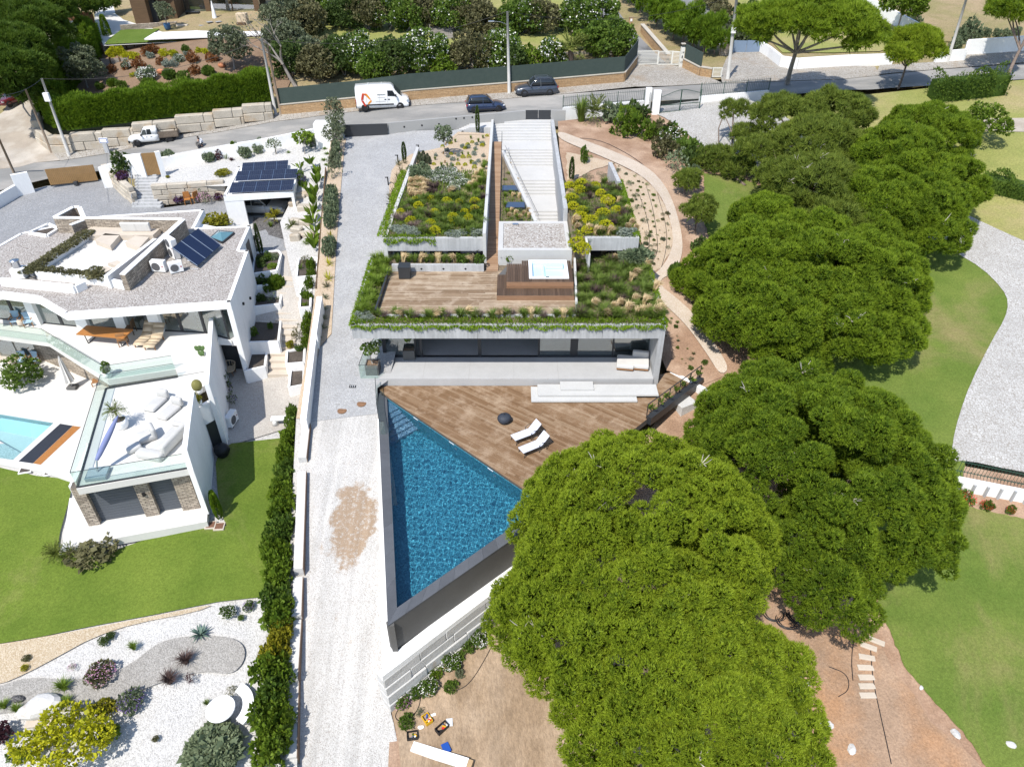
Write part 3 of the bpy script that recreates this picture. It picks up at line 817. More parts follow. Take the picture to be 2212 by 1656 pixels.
for i in range(3):
 a,c=tri[i],tri[(i+1)%3]
 b_.quad((a[0],a[1],ZB),(c[0],c[1],ZB),(c[0],c[1],-.005),(a[0],a[1],-.005))
b_.bd('basin_wall',m_tile,pool)
# water: a rippled surface, really refracting; the sun's light is bent onto the tiles below
def water_mesh(name,A,B,C,n,z,amp,seed=5,wl=(.11,.46)):
 rr=random.Random(seed)
 A,B,C=(np.array(p[:2],float)for p in(A,B,C))
 V=[];idx={}
 for i in range(n+1):
  for j in range(n+1-i):
   idx[i,j]=len(V)
   V.append(A+(B-A)*i/n+(C-A)*j/n)
 V=np.array(V)
 h=np.zeros(len(V))
 for k in range(26):
  L=rr.uniform(*wl);a=rr.uniform(0,2*math.pi);ph=rr.uniform(0,7)
  h+=np.sin((V[:,0]*math.cos(a)+V[:,1]*math.sin(a))*2*math.pi/L+ph)*L
 h*=amp/np.abs(h).max()
 fs=[]
 for i in range(n):
  for j in range(n-i):
   fs.append((idx[i,j],idx[i+1,j],idx[i,j+1]))
   if j<n-i-1:fs.append((idx[i+1,j],idx[i+1,j+1],idx[i,j+1]))
 me=bpy.data.meshes.new(name)
 me.from_pydata([(x,y,z+q)for(x,y),q in zip(V,h)],[],fs)
 if sum(p.normal.z for p in me.polygons)<0:me.flip_normals()
 me.shade_smooth()
 return me
def water_mat(name,tint):
 m,nt,b=_nodes(name)
 b.inputs['Base Color'].default_value=rgb(tint)
 b.inputs['Roughness'].default_value=0.0
 b.inputs['IOR'].default_value=1.33
 b.inputs['Transmission Weight'].default_value=1.0
 return m
m_water=water_mat('pool_water',(.62,.87,.96))
wtr=link('water',water_mesh('water',PT,PB,PR,330,-.07,.0105),m_water,pool)
wtr.cycles.is_caustics_caster=True
for o in pool.children:
 if o.name.startswith('basin'):o.cycles.is_caustics_receiver=True
sun_d.cycles.is_caustics_light=True
# ---- pool surround: charcoal overflow wall, white ledge, block wall below
MB().wall((ob.x+.05,ob.y+.06),(orr.x,orr.y+.02),.25,-2.02,-.082,1).bd('overflow_wall',m_charcoal,pool)
MB().wall((ol.x,ol.y),(ob.x+.02,ob.y+.02),.25,(-1,-3.4),-.082,1).bd('drive_side_wall',m_charcoal,pool)
A0,A1=P(847.7,1412,-2.0),P(1150,1180,-2.0)
B0,B1=P(826,1461,-2.0),P(1150,1216,-2.0)
L0=P(820,893,-.12)
ledge=MB()
ledge.prism([(A0.x,A0.y),(A1.x,A1.y),(B1.x,B1.y),(B0.x,B0.y)],-2.35,-2.0)
ledge.bd('trough_ledge',m_w,pool)
Lc=P(839,1360,-1.95)
l2=MB()
l2.add([(L0.x-.12,L0.y,-.14),(L0.x+.35,L0.y,-.14),(A0.x+.2,A0.y+.1,-1.99),(B0.x,B0.y,-1.99),(L0.x-.12,L0.y,-1.4),(L0.x+.35,L0.y,-1.4),(A0.x+.2,A0.y+.1,-4.6),(B0.x,B0.y,-4.6)],[(0,1,2,3),(0,4,5,1),(1,5,6,2),(2,6,7,3),(3,7,4,0)])
l2.bd('drive_wall_cap',m_w,pool)
bw=thing('block_retaining_wall',(B0.x,B0.y,-4.7),'stepped wall of big pale limestone blocks below the pool','wall')
def course_wall(parent,a,b,n_course,z_top,h,th,mat,seed,lens=(1.3,2.2),batter=.03,zslope=0.0,name='stone_block',gap=.018,bev=.03,back=1):
 """courses of single stone blocks from a to b (xy), courses counted from the top"""
 rr=random.Random(seed)
 a,b=V3(a[:2]),V3(b[:2])
 L=(b-a).length
 d=(b-a)/L
 n=V3((d.y,-d.x))*back
 ang=math.atan2(d.y,d.x)
 for c in range(n_course):
  s=0.0 if c%2==0 else-rr.uniform(.3,.9)
  while s<L-.15:
   l=rr.uniform(*lens)
   s0,s1=max(s,0),min(s+l,L)
   s+=l
   if s1-s0<.2:continue
   hh=h-gap
   zt=z_top-c*h-gap/2+zslope*(s0+s1)/2
   off=batter*c+rr.uniform(-.025,.03)
   m=MB()
   lx_=(s1-s0-gap)/2
   j=lambda q:rr.uniform(-q,q)
   vs=[]
   for z in(-hh/2,hh/2):
    for x,y in((-lx_,-th/2),(lx_,-th/2),(lx_,th/2),(-lx_,th/2)):
     vs.append((x+j(.008),y+j(.02),z+j(.01)))
   m.add(vs,[(3,2,1,0),(4,5,6,7),(0,1,5,4),(1,2,6,5),(2,3,7,6),(3,0,4,7)])
   ctr=a+d*(s0+s1)/2+n*(off-th/2)
   m.bd(name,mat,parent,bevel=bev,seg=1,loc=(ctr.x,ctr.y,zt-hh/2),rot=(0,0,ang))
course_wall(bw,(B0.x,B0.y),(B1.x,B1.y),4,-2.36,.62,.6,m_block_white,11,(1.5,2.6),.05,.03)
# ---- glass guard along the head of the pool, lights in the pool wall
gr=[P2(814,842),P2(817,900),P2(823,938),P2(833,938)]
rail(pool,gr,.01,.95)
for k,(u,v)in enumerate(((908,917),(985,971),(1069,1029))):
 a=P(u,v,-.35)
 dv=(V3((PR.x,PR.y))-V3((PT.x,PT.y))).normalized()
 nrm=V3((dv.y,-dv.x))
 base=V3((PT.x,PT.y))+dv*((V3((a.x,a.y))-V3((PT.x,PT.y))).dot(dv))
 ang=math.atan2(dv.y,dv.x)
 for dx,zz,nm in((.0,-.42,'pool_light'),):
  q=base+nrm*.012
  MB().lathe([(.10,0),(.10,.02),(.07,.03)],(0,0,0),14).bd(nm,m_w,pool,loc=(q.x,q.y,zz),rot=(math.pi/2,0,ang))
 q=base+nrm*.008-dv*.35
 MB().box((0,0,0),(.42,.016,.16)).bd('skimmer_mouth',m_w,pool,loc=(q.x,q.y,-.13),rot=(0,0,ang))
m_step_tile=pool_tile('grey_blue_mosaic',(.10,.16,.24),(.16,.24,.33),(.26,.35,.44))
for k in range(6):
 dv=(V3((PR.x,PR.y))-V3((PT.x,PT.y))).normalized()
 dl=(V3((PB.x,PB.y))-V3((PT.x,PT.y))).normalized()
 t0,t1=(0.02 if k==0 else 1.05+(k-1)*.33),1.05+k*.33
 p0=V3((PT.x,PT.y))
 qd=[p0+dv*t0*1.05+dl*.01,p0+dv*t1*1.05+dl*.01,p0+dl*t1*1.25+dv*.01,p0+dl*t0*1.25+dv*.01]
 o=MB().prism([p for p in qd],ZB+.01,-.22-k*.2).bd('entry_step',m_step_tile,pool)
 o.cycles.is_caustics_receiver=True
 # ---- planter balustrade on the deck's right edge and the white kerb behind
rb=[P2(1510,819),P2(1396,904)]
rail_t=thing('planter_railing',(rb[1][0],rb[1][1],0),'dark metal railing with planter trough on the right deck edge','railing')
MB().wall(rb[0],rb[1],.34,-.32,.22,1).bd('planter_trough',m_dkmet,rail_t)
a,b=V3(rb[0]),V3(rb[1])
for i in range(6):
 p=a.lerp(b,i/5)
 MB().box((p.x,p.y,.55),(.05,.05,1.0)).bd('post',m_dkmet,rail_t)
MB().wall(rb[0],rb[1],.05,1.051,1.09).bd('handrail',m_dkmet,rail_t)
MB().wall(rb[0],rb[1],.012,.62,.64).bd('wire',m_dkmet,rail_t)
wk=MB()
wk.wall(P2(1450,803),P2(1534,846),.3,-1.2,.03)
wk.bd('deck_kerb_wall',m_w,None,label='low white kerb wall at the deck corner by the red slope',cat='wall')
MB().box((P(1476,880,-.9).x,P(1476,880,-.9).y,-1.0),(1.2,1.0,1.3),.5).bd('white_stone_pier',m_block_white,None,bevel=.03,label='white stone pier under the planter railing',cat='pier')
# ---- planting beds, roof deck, spa
m_bed=M('roof_bed_soil',(.16,.125,.085),.95,.2,1.2,.3,14,.7,25,.05)
MB().prism([(FL.x+.22,FL.y+.22),(FR.x-.22,FR.y+.22),(BR.x-.15,BR.y+3.0),(BL.x+.22,BL.y)],ZR-.119,ZR-.045).bd('planting_soil',m_bed,roof)
ZD=4.42
RDK=[P2(844,585,ZD),P2(1241,585,ZD),P2(1244,678,ZD),P2(815,678,ZD)]
rdeck=thing('roof_deck',(P(1030,630,ZD).x,P(1030,630,ZD).y,ZD),'weathered grey brown board deck on the planted roof','deck')
boards('board',RDK,lambda x,y:ZD,.04,0.0,.15,.006,4.0,m_deck_roof,rdeck,9)
MB().prism(RDK,ZR-.04,ZD-.042).bd('deck_base',m_charcoal,rdeck)
# bed kerbs round the deck
rk=MB()
rk.wall(P2(815,681,ZD),P2(1246,681,ZD),.12,ZR-.04,ZD+.06)
rk.bd('deck_kerb',m_cnw,roof)
rk=MB();rk.wall(P2(1246,679,ZD),P2(1240.5,566,ZD),.14,ZR-.04,(ZD+.06,ZD+.5));rk.bd('spa_side_wall',m_cnw,roof)
rk=MB();rk.wall(P2(842,588,ZD),P2(812,678,ZD),.10,ZR-.04,ZD+.35);rk.bd('dark_planter_side',m_dkmet,roof)
# planter with round lights between deck and light court
zp=4.92
pf0,pf1=P(846,572,zp),P(1045,572,zp)
bp=thing('roof_planter',(pf0.x,pf0.y,ZD),'long concrete planter of blonde grasses behind the roof deck','planter')
MB().prism([(pf0.x,pf0.y),(pf1.x,pf1.y),(pf1.x,pf0.y+.2),(pf0.x,pf0.y+.2)],ZR-.1,zp).bd('front',m_conc,bp)
MB().prism([(pf0.x+.02,pf0.y+.202),(pf1.x-.02,pf0.y+.202),(pf1.x-.02,pf0.y+1.1),(pf0.x+.02,pf0.y+1.1)],ZR-.6,zp-.1).bd('soil',m_bed,bp)
for k in range(3):
 t=(.32,.56,.80)[k]
 MB().lathe([(.07,0),(.07,.012)],(0,0,0),12).bd('round_light',m_black,bp,loc=(pf0.x+(pf1.x-pf0.x)*t,pf0.y+.003,zp-.3),rot=(math.pi/2,0,0))
 # gravel-topped stair head
bx0,bx1,by0,by1,bz=-.95,4.05,P(1100,540,5.45).y,P(1100,478,5.45).y,5.45
sh=thing('stair_head',(1.5,by0,4.3),'square concrete stair head topped with roof pebbles','stair head')
MB().prism([(bx0,by0),(bx1,by0),(bx1,by1),(bx0,by1)],3.4,bz-.12).bd('box',m_conc_pale,sh)
ring=MB()
ring.wall((bx0,by0),(bx1,by0),.32,bz-.119,bz,1);ring.wall((bx0,by1),(bx1,by1),.32,bz-.119,bz,-1)
ring.wall((bx0,by0+.32),(bx0,by1-.32),.34,bz-.119,bz,-1);ring.wall((bx1,by0+.32),(bx1,by1-.32),.34,bz-.119,bz,1)
ring.bd('rim',m_cnw,sh)
MB().prism([(bx0+.345,by0+.325),(bx1-.345,by0+.325),(bx1-.345,by1-.325),(bx0+.345,by1-.325)],bz-.118,bz-.06).bd('pebbles',m_roof_gravel2,sh)
MB().box((-.1+.35,by1-.5,bz),(.42,.22,.1)).bd('vent_cowl',m_steel,sh,bevel=.02)
# spa platform in three levels
sp=thing('spa_platform',(1.5,P(1100,640,4.8).y,ZD),'dark board platform with steps around the white hot tub','platform')
z1,z2,z3=4.74,4.93,5.10
pA=[P2(1073,638.5,z1),P2(1241,638.5,z1)]
yA=pA[0][1];xA0,xA1=pA[0][0],pA[1][0]
yB=P(1100,617,z2).y;xB0=P(1094,617,z2).x;yC=P(1100,609,z3).y
yE=P(1100,563,z3).y
def slats(poly,z,mat,ang,wd,seed,th=.03):
 boards('slat',poly,lambda x,y:z,th,ang,wd,.012,9.0,mat,sp,seed,.002)
slats([(xA0,yA),(xA1,yA),(xA1,yB),(xA0,yB)],z1,m_deck_dark,math.pi/2,.15,21)
xs_=P(1094,600,z1).x
slats([(xA0,yB),(xs_,yB),(xs_,yE-.9),(xA0+.55,yE-.9),(xA0+.55,yE-1.3),(xA0,yE-1.3)],z1,m_deck_dark,math.pi/2,.15,22)
q0,q1=P(1143,602,z3),P(1224,562.5,z3)
tx0,tx1,ty0,ty1=q0.x,q1.x,q0.y,min(q1.y,yE)
slats([(xB0,yC),(tx0,yC),(tx0,yE),(xB0+1.0,yE),(xB0+1.0,yE-.45),(xB0,yE-.45)],z3,m_deck_dark,math.pi/2,.15,23)
slats([(tx1,yC),(xA1,yC),(xA1,yE),(tx1,yE)],z3,m_deck_dark,math.pi/2,.15,25)
slats([(tx0,yC),(tx1,yC),(tx1,ty0),(tx0,ty0)],z3,m_deck_dark,math.pi/2,.15,26)
slats([(xB0,yB),(xA1,yB),(xA1,yC),(xB0,yC)],z2,m_deck_red,0.0,.125,24)
MB().box(((xA0+xA1)/2,yA-.012,(ZD+z1)/2),(xA1-xA0,.024,z1-ZD-.01)).bd('front_riser',m_deck_red,sp)
MB().box(((xB0+xA1)/2,yB-.012,(z1+z2)/2),(xA1-xB0,.024,z2-z1-.01)).bd('step_riser',m_deck_red,sp)
MB().box(((xB0+xA1)/2,yC-.012,(z2+z3)/2),(xA1-xB0,.024,z3-z2-.01)).bd('step_riser',m_deck_red,sp)
MB().prism([(xA0+.03,yA+.02),(xA1-.02,yA+.02),(xA1-.02,yE-.02),(xA0+.6,yE-.02),(xA0+.03,yE-1.3)],ZD-.03,z1-.034).bd('frame',m_charcoal,sp)
MB().prism([(xB0+.03,yC+.02),(xA1-.02,yC+.02),(xA1-.02,yE-.02),(xB0+.03,yE-.5)],z1-.033,z3-.30).bd('frame',m_charcoal,sp)
# hot tub
tub=thing('hot_tub',((tx0+tx1)/2,(ty0+ty1)/2,z3),'square white hot tub sunk into the dark roof platform','hot tub')
m_acryl=M('white_acrylic',(.82,.83,.84),.2,0,1,0,spec=.5)
tb=MB()
rw=.22
zt=z3+.06
for a,b,c,d in((tx0,ty0,tx1,ty0+rw),(tx0,ty1-rw,tx1,ty1),(tx0,ty0+rw+.001,tx0+rw,ty1-rw-.001),(tx1-rw,ty0+rw+.001,tx1,ty1-rw-.001)):
 tb.prism([(a,b),(c,b),(c,d),(a,d)],z3-.02,zt)
tb.bd('rim',m_acryl,tub,bevel=.02)
sh2=MB()
ix0,ix1,iy0,iy1=tx0+rw,tx1-rw,ty0+rw,ty1-rw
sh2.quad((ix0,iy0,z3-.24),(ix1,iy0,z3-.24),(ix1,iy1,z3-.24),(ix0,iy1,z3-.24))
for a,b in(((ix0,iy0),(ix1,iy0)),((ix1,iy0),(ix1,iy1)),((ix1,iy1),(ix0,iy1)),((ix0,iy1),(ix0,iy0))):
 sh2.quad((a[0],a[1],z3-.24),(b[0],b[1],z3-.24),(b[0],b[1],z3+.03),(a[0],a[1],z3+.03))
sh2.bd('shell',m_acryl,tub)
MB().box((ix0+(ix1-ix0)*.36,(iy0+iy1)/2+.15,z3-.16),(.12,(iy1-iy0)*.7,.14)).bd('seat_divider',m_acryl,tub,bevel=.03)
MB().box((ix0+(ix1-ix0)*.7,iy1-.3,z3-.15),((ix1-ix0)*.55,.5,.16)).bd('seat',m_acryl,tub,bevel=.03)
MB().box((ix0+(ix1-ix0)*.7,iy0+.2,z3-.16),((ix1-ix0)*.5,.34,.13)).bd('seat',m_acryl,tub,bevel=.03)
m_tubwater=glass('tub_water',(.78,.93,.96),.6,.02)
MB().quad((ix0+.002,iy0+.002,z3-.05),(ix1-.002,iy0+.002,z3-.05),(ix1-.002,iy1-.002,z3-.05),(ix0+.002,iy1-.002,z3-.05)).bd('water',m_tubwater,tub)
MB().box(((tx0+tx1)/2-.1,ty0+.11,zt+.006),(.24,.09,.02)).bd('control_panel',m_black,tub)
# speaker / black box
c=P(874,603,ZD)
bk=thing('black_cabinet',(c.x,c.y+.3,ZD),'black square cabinet on the roof deck near the grasses','cabinet')
MB().box((c.x,c.y+.36,ZD+.42),(.74,.74,.80)).bd('body',m_dkmet,bk,bevel=.015)
MB().box((c.x,c.y+.36,ZD+.835),(.78,.78,.03)).bd('lid',m_dkmet,bk)
# ---- ramp, stair and the walls between
XW0,XW1,XR0=-1.97,-1.75,-.92
yr0,yr1=P(1060,586,ZD).y,P(1078,306,6.05).y
ramp_z=lambda x,y:ZD+(6.05-ZD)*max(0,(y-by0))/(yr1-by0)if y>by0 else ZD
ramp_t=thing('board_ramp',(-1.3,yr0,ZD),'narrow brown board ramp between concrete walls up to the street','ramp')
boards('board',[(XW1+.01,yr0),(XR0,yr0),(XR0,yr1),(XW1+.01,yr1)],ramp_z,.03,0.0,.15,.008,5,m_deck_ramp,ramp_t,31)
def slope_slab(poly_y,x0,x1,zf,th):
 m=MB()
 for a,b in zip(poly_y[:-1],poly_y[1:]):
  m.prism([(x0,a),(x1,a),(x1,b),(x0,b)],[zf(0,a)-th,zf(0,a)-th,zf(0,b)-th,zf(0,b)-th],[zf(0,a),zf(0,a),zf(0,b),zf(0,b)])
 return m
slope_slab([yr0,by0,yr1],XW1,XR0,lambda x,y:ramp_z(x,y)-.035,.3).bd('slab',m_conc,ramp_t)
yfu=P(1045,516,ZU).y
ytop=P(1063,262,6.3).y
MB().prism([(XW0,yfu-.02),(XW1,yfu-.02),(XW1,ytop),(XW0,ytop)],3.4,6.5).bd('ramp_wall',m_conc_pale,villa)
hr=MB()
hr.tube([(XR0+.03,by1,ramp_z(0,by1)+.85),(XR0+.03,yr1,6.95)],.02,6)
hr.bd('handrail',m_dkmet,ramp_t)
for k in range(9):
 y=by1+(yr1-by1)*k/8
 MB().tube([(XR0+.03,y,ramp_z(0,y)-.1),(XR0+.03,y,ramp_z(0,y)+.85)],.014,5).bd('rail_post',m_dkmet,ramp_t)
stair=thing('street_stair',(1.5,ytop,6.2),'broad pale concrete stair descending from the street between walls','stairs')
flights=[(P(1,263,6.2).y,6.2,P(1,307,5.15).y,5.15,7,P(1,323,5.15).y),(None,5.15,P(1,361,4.25).y,4.25,6,P(1,389,4.25).y),(None,4.25,P(1,424,3.5).y,3.5,5,P(1,456,3.5).y),(None,3.5,P(1,456,3.5).y-1.9,2.75,5,by1)]
SX0,SX1=-.90,3.70
ys=flights[0][0]
MB().prism([(XW1+.001,ytop+1.2),(4.0,ytop+1.2),(4.0,ys),(XW1+.001,ys)],5.4,6.2).bd('top_landing',m_cnw,stair)
for(y0,za,y1_,zb,n,yl)in flights:
 y0=ys if y0 is None else y0
 for k in range(n):
  ya,yb=y0+(y1_-y0)*k/n,y0+(y1_-y0)*(k+1)/n
  zt=za+(zb-za)*(k+1)/n
  x0=XW1+.001 if yb>yr1-.2 else SX0
  MB().prism([(x0,ya-.0),(SX1,ya),(SX1,yb),(x0,yb)],zt-.5,zt).bd('tread',m_cnw,stair)
 MB().prism([(SX0 if y1_<yr1 else XW1+.001,y1_),(SX1,y1_),(SX1,yl),(SX0 if y1_<yr1 else XW1+.001,yl)],zb-.5,zb-.001).bd('landing',m_cnw,stair)
 ys=yl
MB().prism([(3.701,by1),(4.0,by1),(4.0,ytop),(3.701,ytop)],2.2,6.45).bd('right_wall',m_conc,stair)
dg0,dg1=(-.80,P(1087,320,6.3).y),(1.72,by1+.02)
MB().wall(dg0,dg1,.24,2.6,(6.1,5.5)).bd('diagonal_wall',m_cnw,stair)
rl=MB();rl.tube([(dg0[0]+.22,dg0[1],6.5),(dg1[0]+.22,dg1[1],5.9)],.018,6);rl.bd('stair_handrail',m_dkmet,stair)
# little bed with two rooflights in the angle
bedp=[(XR0+.08,dg0[1]-.4),(dg0[0]+.05,dg0[1]-.4),(dg1[0]-.15,dg1[1]+.05),(XR0+.08,dg1[1]+.05)]
MB().prism(bedp,[4.0]*4,[5.75,5.75,5.05,5.05]).bd('wedge_bed',m_bed,stair)
m_sky_glass=M('rooflight_glass',(.035,.055,.10),.08,.05,1,0,spec=.6)
for k,(u0,v0,u1,v1)in enumerate(((1084,400,1121,415),(1093,436,1134,452))):
 c=P((u0+u1)/2,(v0+v1)/2,5.45)
 wd=(u1-u0)/590*21.5
 s=thing('rooflight',(c.x,c.y,5.2),('dark glass rooflight in the wedge bed, nearer the street' if k==0 else 'dark glass rooflight in the wedge bed, nearer the pebble roof'),'rooflight')
 MB().box((c.x,c.y,5.36),(wd,1.1,.3)).bd('frame',m_dkmet,s)
 MB().box((c.x,c.y,5.52),(wd-.12,.98,.02),tilt=-.0).bd('pane',m_sky_glass,s)
 # ---- upper left block with its roof garden
LBA,LBB=P(826,515,ZU),P(1045,515,ZU)
lbw=[(LBA.x,LBA.y),(XW0-.002,LBA.y),(XW0-.002,P(1060,288,ZU).y),P2(990,289,ZU),P2(975,300,ZU),P2(968,316,ZU),P2(930,326,ZU),P2(897,331,ZU)]
lb=thing('left_roof_block',(LBA.x,LBA.y,ZU),'upper left concrete roof block carrying the densest roof garden','roof block')
MB().prism([(LBA.x,LBA.y),(XW0-.003,LBA.y),(XW0-.003,LBA.y+.3),(LBA.x,LBA.y+.3)],ZU-.92,ZU).bd('fascia',m_conc,lb)
MB().prism([lbw[0],lbw[1],lbw[2],lbw[3],lbw[4],lbw[5],lbw[6],lbw[7]],ZU-.9,ZU-.07).bd('soil',m_bed,lb)
o_=lb.children[-1];o_.location.y+=.001
sheet_xy('sandy_soil',[P2(1060,290,ZU),P2(990,291,ZU),P2(975,301,ZU),P2(968,317,ZU),P2(930,327,ZU),P2(899,333,ZU),P2(890,360,ZU),P2(960,372,ZU),P2(1058,380,ZU)],lambda q:[ZU-.03]*len(q),m_soil_sand,2.0,0,parent=lb)
e0,e1=P2(826,515,ZU),P2(899,318,ZU+.35)
MB().wall(e0,e1,.26,3.0,(ZU+.02,ZU+.35),-1).bd('side_wall',m_cnw,lb)
MB().box(((LBA.x+XW0)/2,LBA.y+1.6,3.4),(XW0-LBA.x-.4,.2,3.4)).bd('court_wall',m_w,lb)
for k in range(4):
 x=LBA.x+.9+k*1.25
 MB().box((x,LBA.y+1.46,3.9),(.9,.06,2.0)).bd('court_window',m_glass if k<2 else m_dkmet,lb)
MB().prism([(LBA.x,pf0.y+1.15),(XW0,pf0.y+1.15),(XW0,LBA.y+1.6),(LBA.x,LBA.y+1.6)],1.5,1.6).bd('court_floor',m_conc_pale,lb)
rr_=MB();rr_.tube([(XW0-.25,LBA.y-.1,5.3),(XW0-2.1,LBA.y-.1,4.6)],.02,5);rr_.bd('court_handrail',m_dkmet,lb)
# ---- upper right block
RBA,RBB=P(1264,514,ZU),P(1381,514,ZU)
rbw=[(4.003,P(1222,392,ZU).y),P2(1341,392,ZU),(RBB.x,RBB.y),(RBA.x,RBA.y),(RBA.x,P(1268,547,ZU-.5).y),(4.053,P(1238,547,ZU-.5).y)]
rbk=thing('right_roof_block',(RBA.x,RBA.y,ZU),'upper right concrete roof block with yellow spurge along its bed','roof block')
MB().prism([(RBA.x,RBA.y),(RBB.x,RBB.y),(RBB.x,RBB.y+.3),(RBA.x,RBA.y+.3)],ZU-.92,ZU).bd('fascia',m_conc,rbk)
MB().prism(rbw[:3]+[(RBA.x,RBA.y+.002)]+[(4.003,RBA.y+.002)],ZU-.9,ZU-.07).bd('soil',m_bed,rbk)
o_=rbk.children[-1];o_.location.y+=.003
MB().prism([(4.06,RBA.y),(RBA.x-.02,RBA.y),(RBA.x+.1,P(1268,552,ZU-1).y),(4.06,P(1238,552,ZU-1).y)],[3.6]*4,[ZU-.07,ZU-.07,ZU-1.4,ZU-1.4]).bd('sloping_soil',m_bed,rbk)
MB().wall((RBA.x,RBA.y),(RBA.x+.12,RBA.y-1.5),.14,3.6,(ZU,ZU-.5),1).bd('cheek_wall',m_cnw,rbk)
MB().wall((RBB.x,RBB.y),P2(1342,391,ZU),.2,3.0,ZU+.02,1).bd('side_wall',m_cnw,rbk)
MB().wall(P2(1341,391,ZU+.3),P2(1322,350,ZU+.6),.3,4.6,(ZU+.3,ZU+.6),1).bd('end_wall',m_conc,rbk)
MB().box(((RBA.x+RBB.x)/2,RBA.y+1.5,4.6),(RBB.x-RBA.x-.1,.1,1.2)).bd('clerestory',m_dkmet,rbk)
# ---- street wall of the villa: grey wall, gates, steps
sw=thing('street_wall',tuple(P(840,290,5.9)),'grey street wall with round lights and black gates above the villa','wall')
g0,g1=DRV.at(840,290),P(1134,262,6.2)
MB().wall((g0.x,g0.y),(P(1135,258,6.25).x,P(1135,258,6.25).y),.25,(5.3,5.6),(6.95,7.05),1).bd('wall',m_grey_wall,sw)
w0,w1=P(1135,258,6.25),P(1221,258,6.3)
MB().wall((P(1190,257,6.25).x,w0.y),(w1.x,w1.y),.25,5.6,7.1,1).bd('wall',m_grey_wall,sw)
for k in range(2):
 a=w0.x+(P(1190,257,6.25).x-w0.x)*(k*.5+.01);b=w0.x+(P(1190,257,6.25).x-w0.x)*(k*.5+.49)
 MB().box(((a+b)/2,w0.y+.12,6.65),(b-a,.06,.85)).bd('gate_leaf',m_dkmet,sw)
n0,n1=DRV.at(745,296),DRV.at(839,291)
MB().wall((n0.x,n0.y),(n1.x,n1.y),.08,5.85,(6.95,6.95)).bd('sliding_gate',m_dkmet,sw)
for u in(873,910,946,983,1000,1018):
 t=(u-840)/(1135-840)
 p=V3((g0.x,g0.y)).lerp(V3((w0.x,w0.y)),t)
 d=(V3((w0.x,w0.y))-V3((g0.x,g0.y))).normalized()
 q=p+V3((d.y,-d.x))*.004
 MB().lathe([(.085,0),(.085,.015)],(0,0,0),12).bd('round_light',m_black,sw,loc=(q.x,q.y,6.5+(.35 if u in(983,1000,1018)else 0)),rot=(math.pi/2,0,math.atan2(d.y,d.x)))
st2=thing('side_steps',tuple(P(995,285,6.05)),'small white steps beside the street wall above the sandy bed','stairs')
for k in range(6):
 u=985+k*5.5
 p=P(u,278,6.1)
 z=5.85+k*.09
 MB().box(((p.x+XW0)/2-.01,P(1010,272,6.2).y+.5,z-.5-k*.004),(XW0-p.x-.03,2.6-k*.01,1.0)).bd('step',m_cnw,st2)
MB().wall((P(743,300,5.85).x,P(743,300,5.85).y),(P(716,302,5.7).x,P(716,302,5.7).y),.3,4.8,7.0).bd('gate_pillar',m_grey_wall,sw)
# --- vegetation kit
def np_mesh(name,V,Fc,var,smooth=False):
 """V (n,3), Fc (m,k) all faces of one size, var (m,) tone per face"""
 me=bpy.data.meshes.new(name)
 V=np.ascontiguousarray(V,dtype=np.float32);Fc=np.ascontiguousarray(Fc,dtype=np.int32)
 m,k=Fc.shape
 me.vertices.add(len(V));me.vertices.foreach_set('co',V.ravel())
 me.loops.add(m*k);me.loops.foreach_set('vertex_index',Fc.ravel())
 me.polygons.add(m);me.polygons.foreach_set('loop_start',np.arange(0,m*k,k,dtype=np.int32))
 a=me.attributes.new('var','FLOAT','FACE')
 a.data.foreach_set('value',np.ascontiguousarray(var,dtype=np.float32))
 me.update(calc_edges=True)
 return me
def unit(v):
 return v/np.maximum(np.linalg.norm(v,axis=1,keepdims=True),1e-9)
def rdirs(n,rng):
 return unit(rng.normal(size=(n,3)))
def leaves(C,D,L,W,rng,droop=0.0,tone=None):
 """flat pointed leaves at C along D; returns V, F(4), var"""
 n=len(C)
 D=unit(D)
 S=unit(np.cross(D,rdirs(n,rng)))
 Nn=np.cross(S,D)
 L=L*rng.uniform(.7,1.3,(n,1));W=W*rng.uniform(.7,1.3,(n,1))
 tip=C+D*L-np.array([0,0,1])*droop*L
 mid=C+D*L*.5+Nn*L*.08
 V=np.stack([C,mid+S*W,tip,mid-S*W],1).reshape(-1,3)
 Fc=np.arange(n*4).reshape(n,4)
 v=rng.uniform(0,1,n)if tone is None else np.clip(tone+rng.uniform(-.35,.35,n),0,1)
 return V,Fc,v
def tufts(C,D,L,W,rng,k=5,spread=.75,tone=None):
 """needle tufts: k narrow triangles fanning round D"""
 n=len(C)
 D=unit(D)
 Cr=np.repeat(C,k,0);Dr=np.repeat(D,k,0)
 dirs=unit(Dr+rdirs(n*k,rng)*spread)
 S=unit(np.cross(dirs,rdirs(n*k,rng)))
 Lr=L*rng.uniform(.6,1.25,(n*k,1))
 Wr=W*rng.uniform(.7,1.3,(n*k,1))
 V=np.stack([Cr-S*Wr*.5,Cr+S*Wr*.5,Cr+dirs*Lr+S*Wr*.12],1).reshape(-1,3)
 Fc=np.arange(n*k*3).reshape(-1,3)
 t=rng.uniform(0,1,n)if tone is None else np.clip(tone+rng.uniform(-.3,.3,n),0,1)
 return V,Fc,np.repeat(t,k)
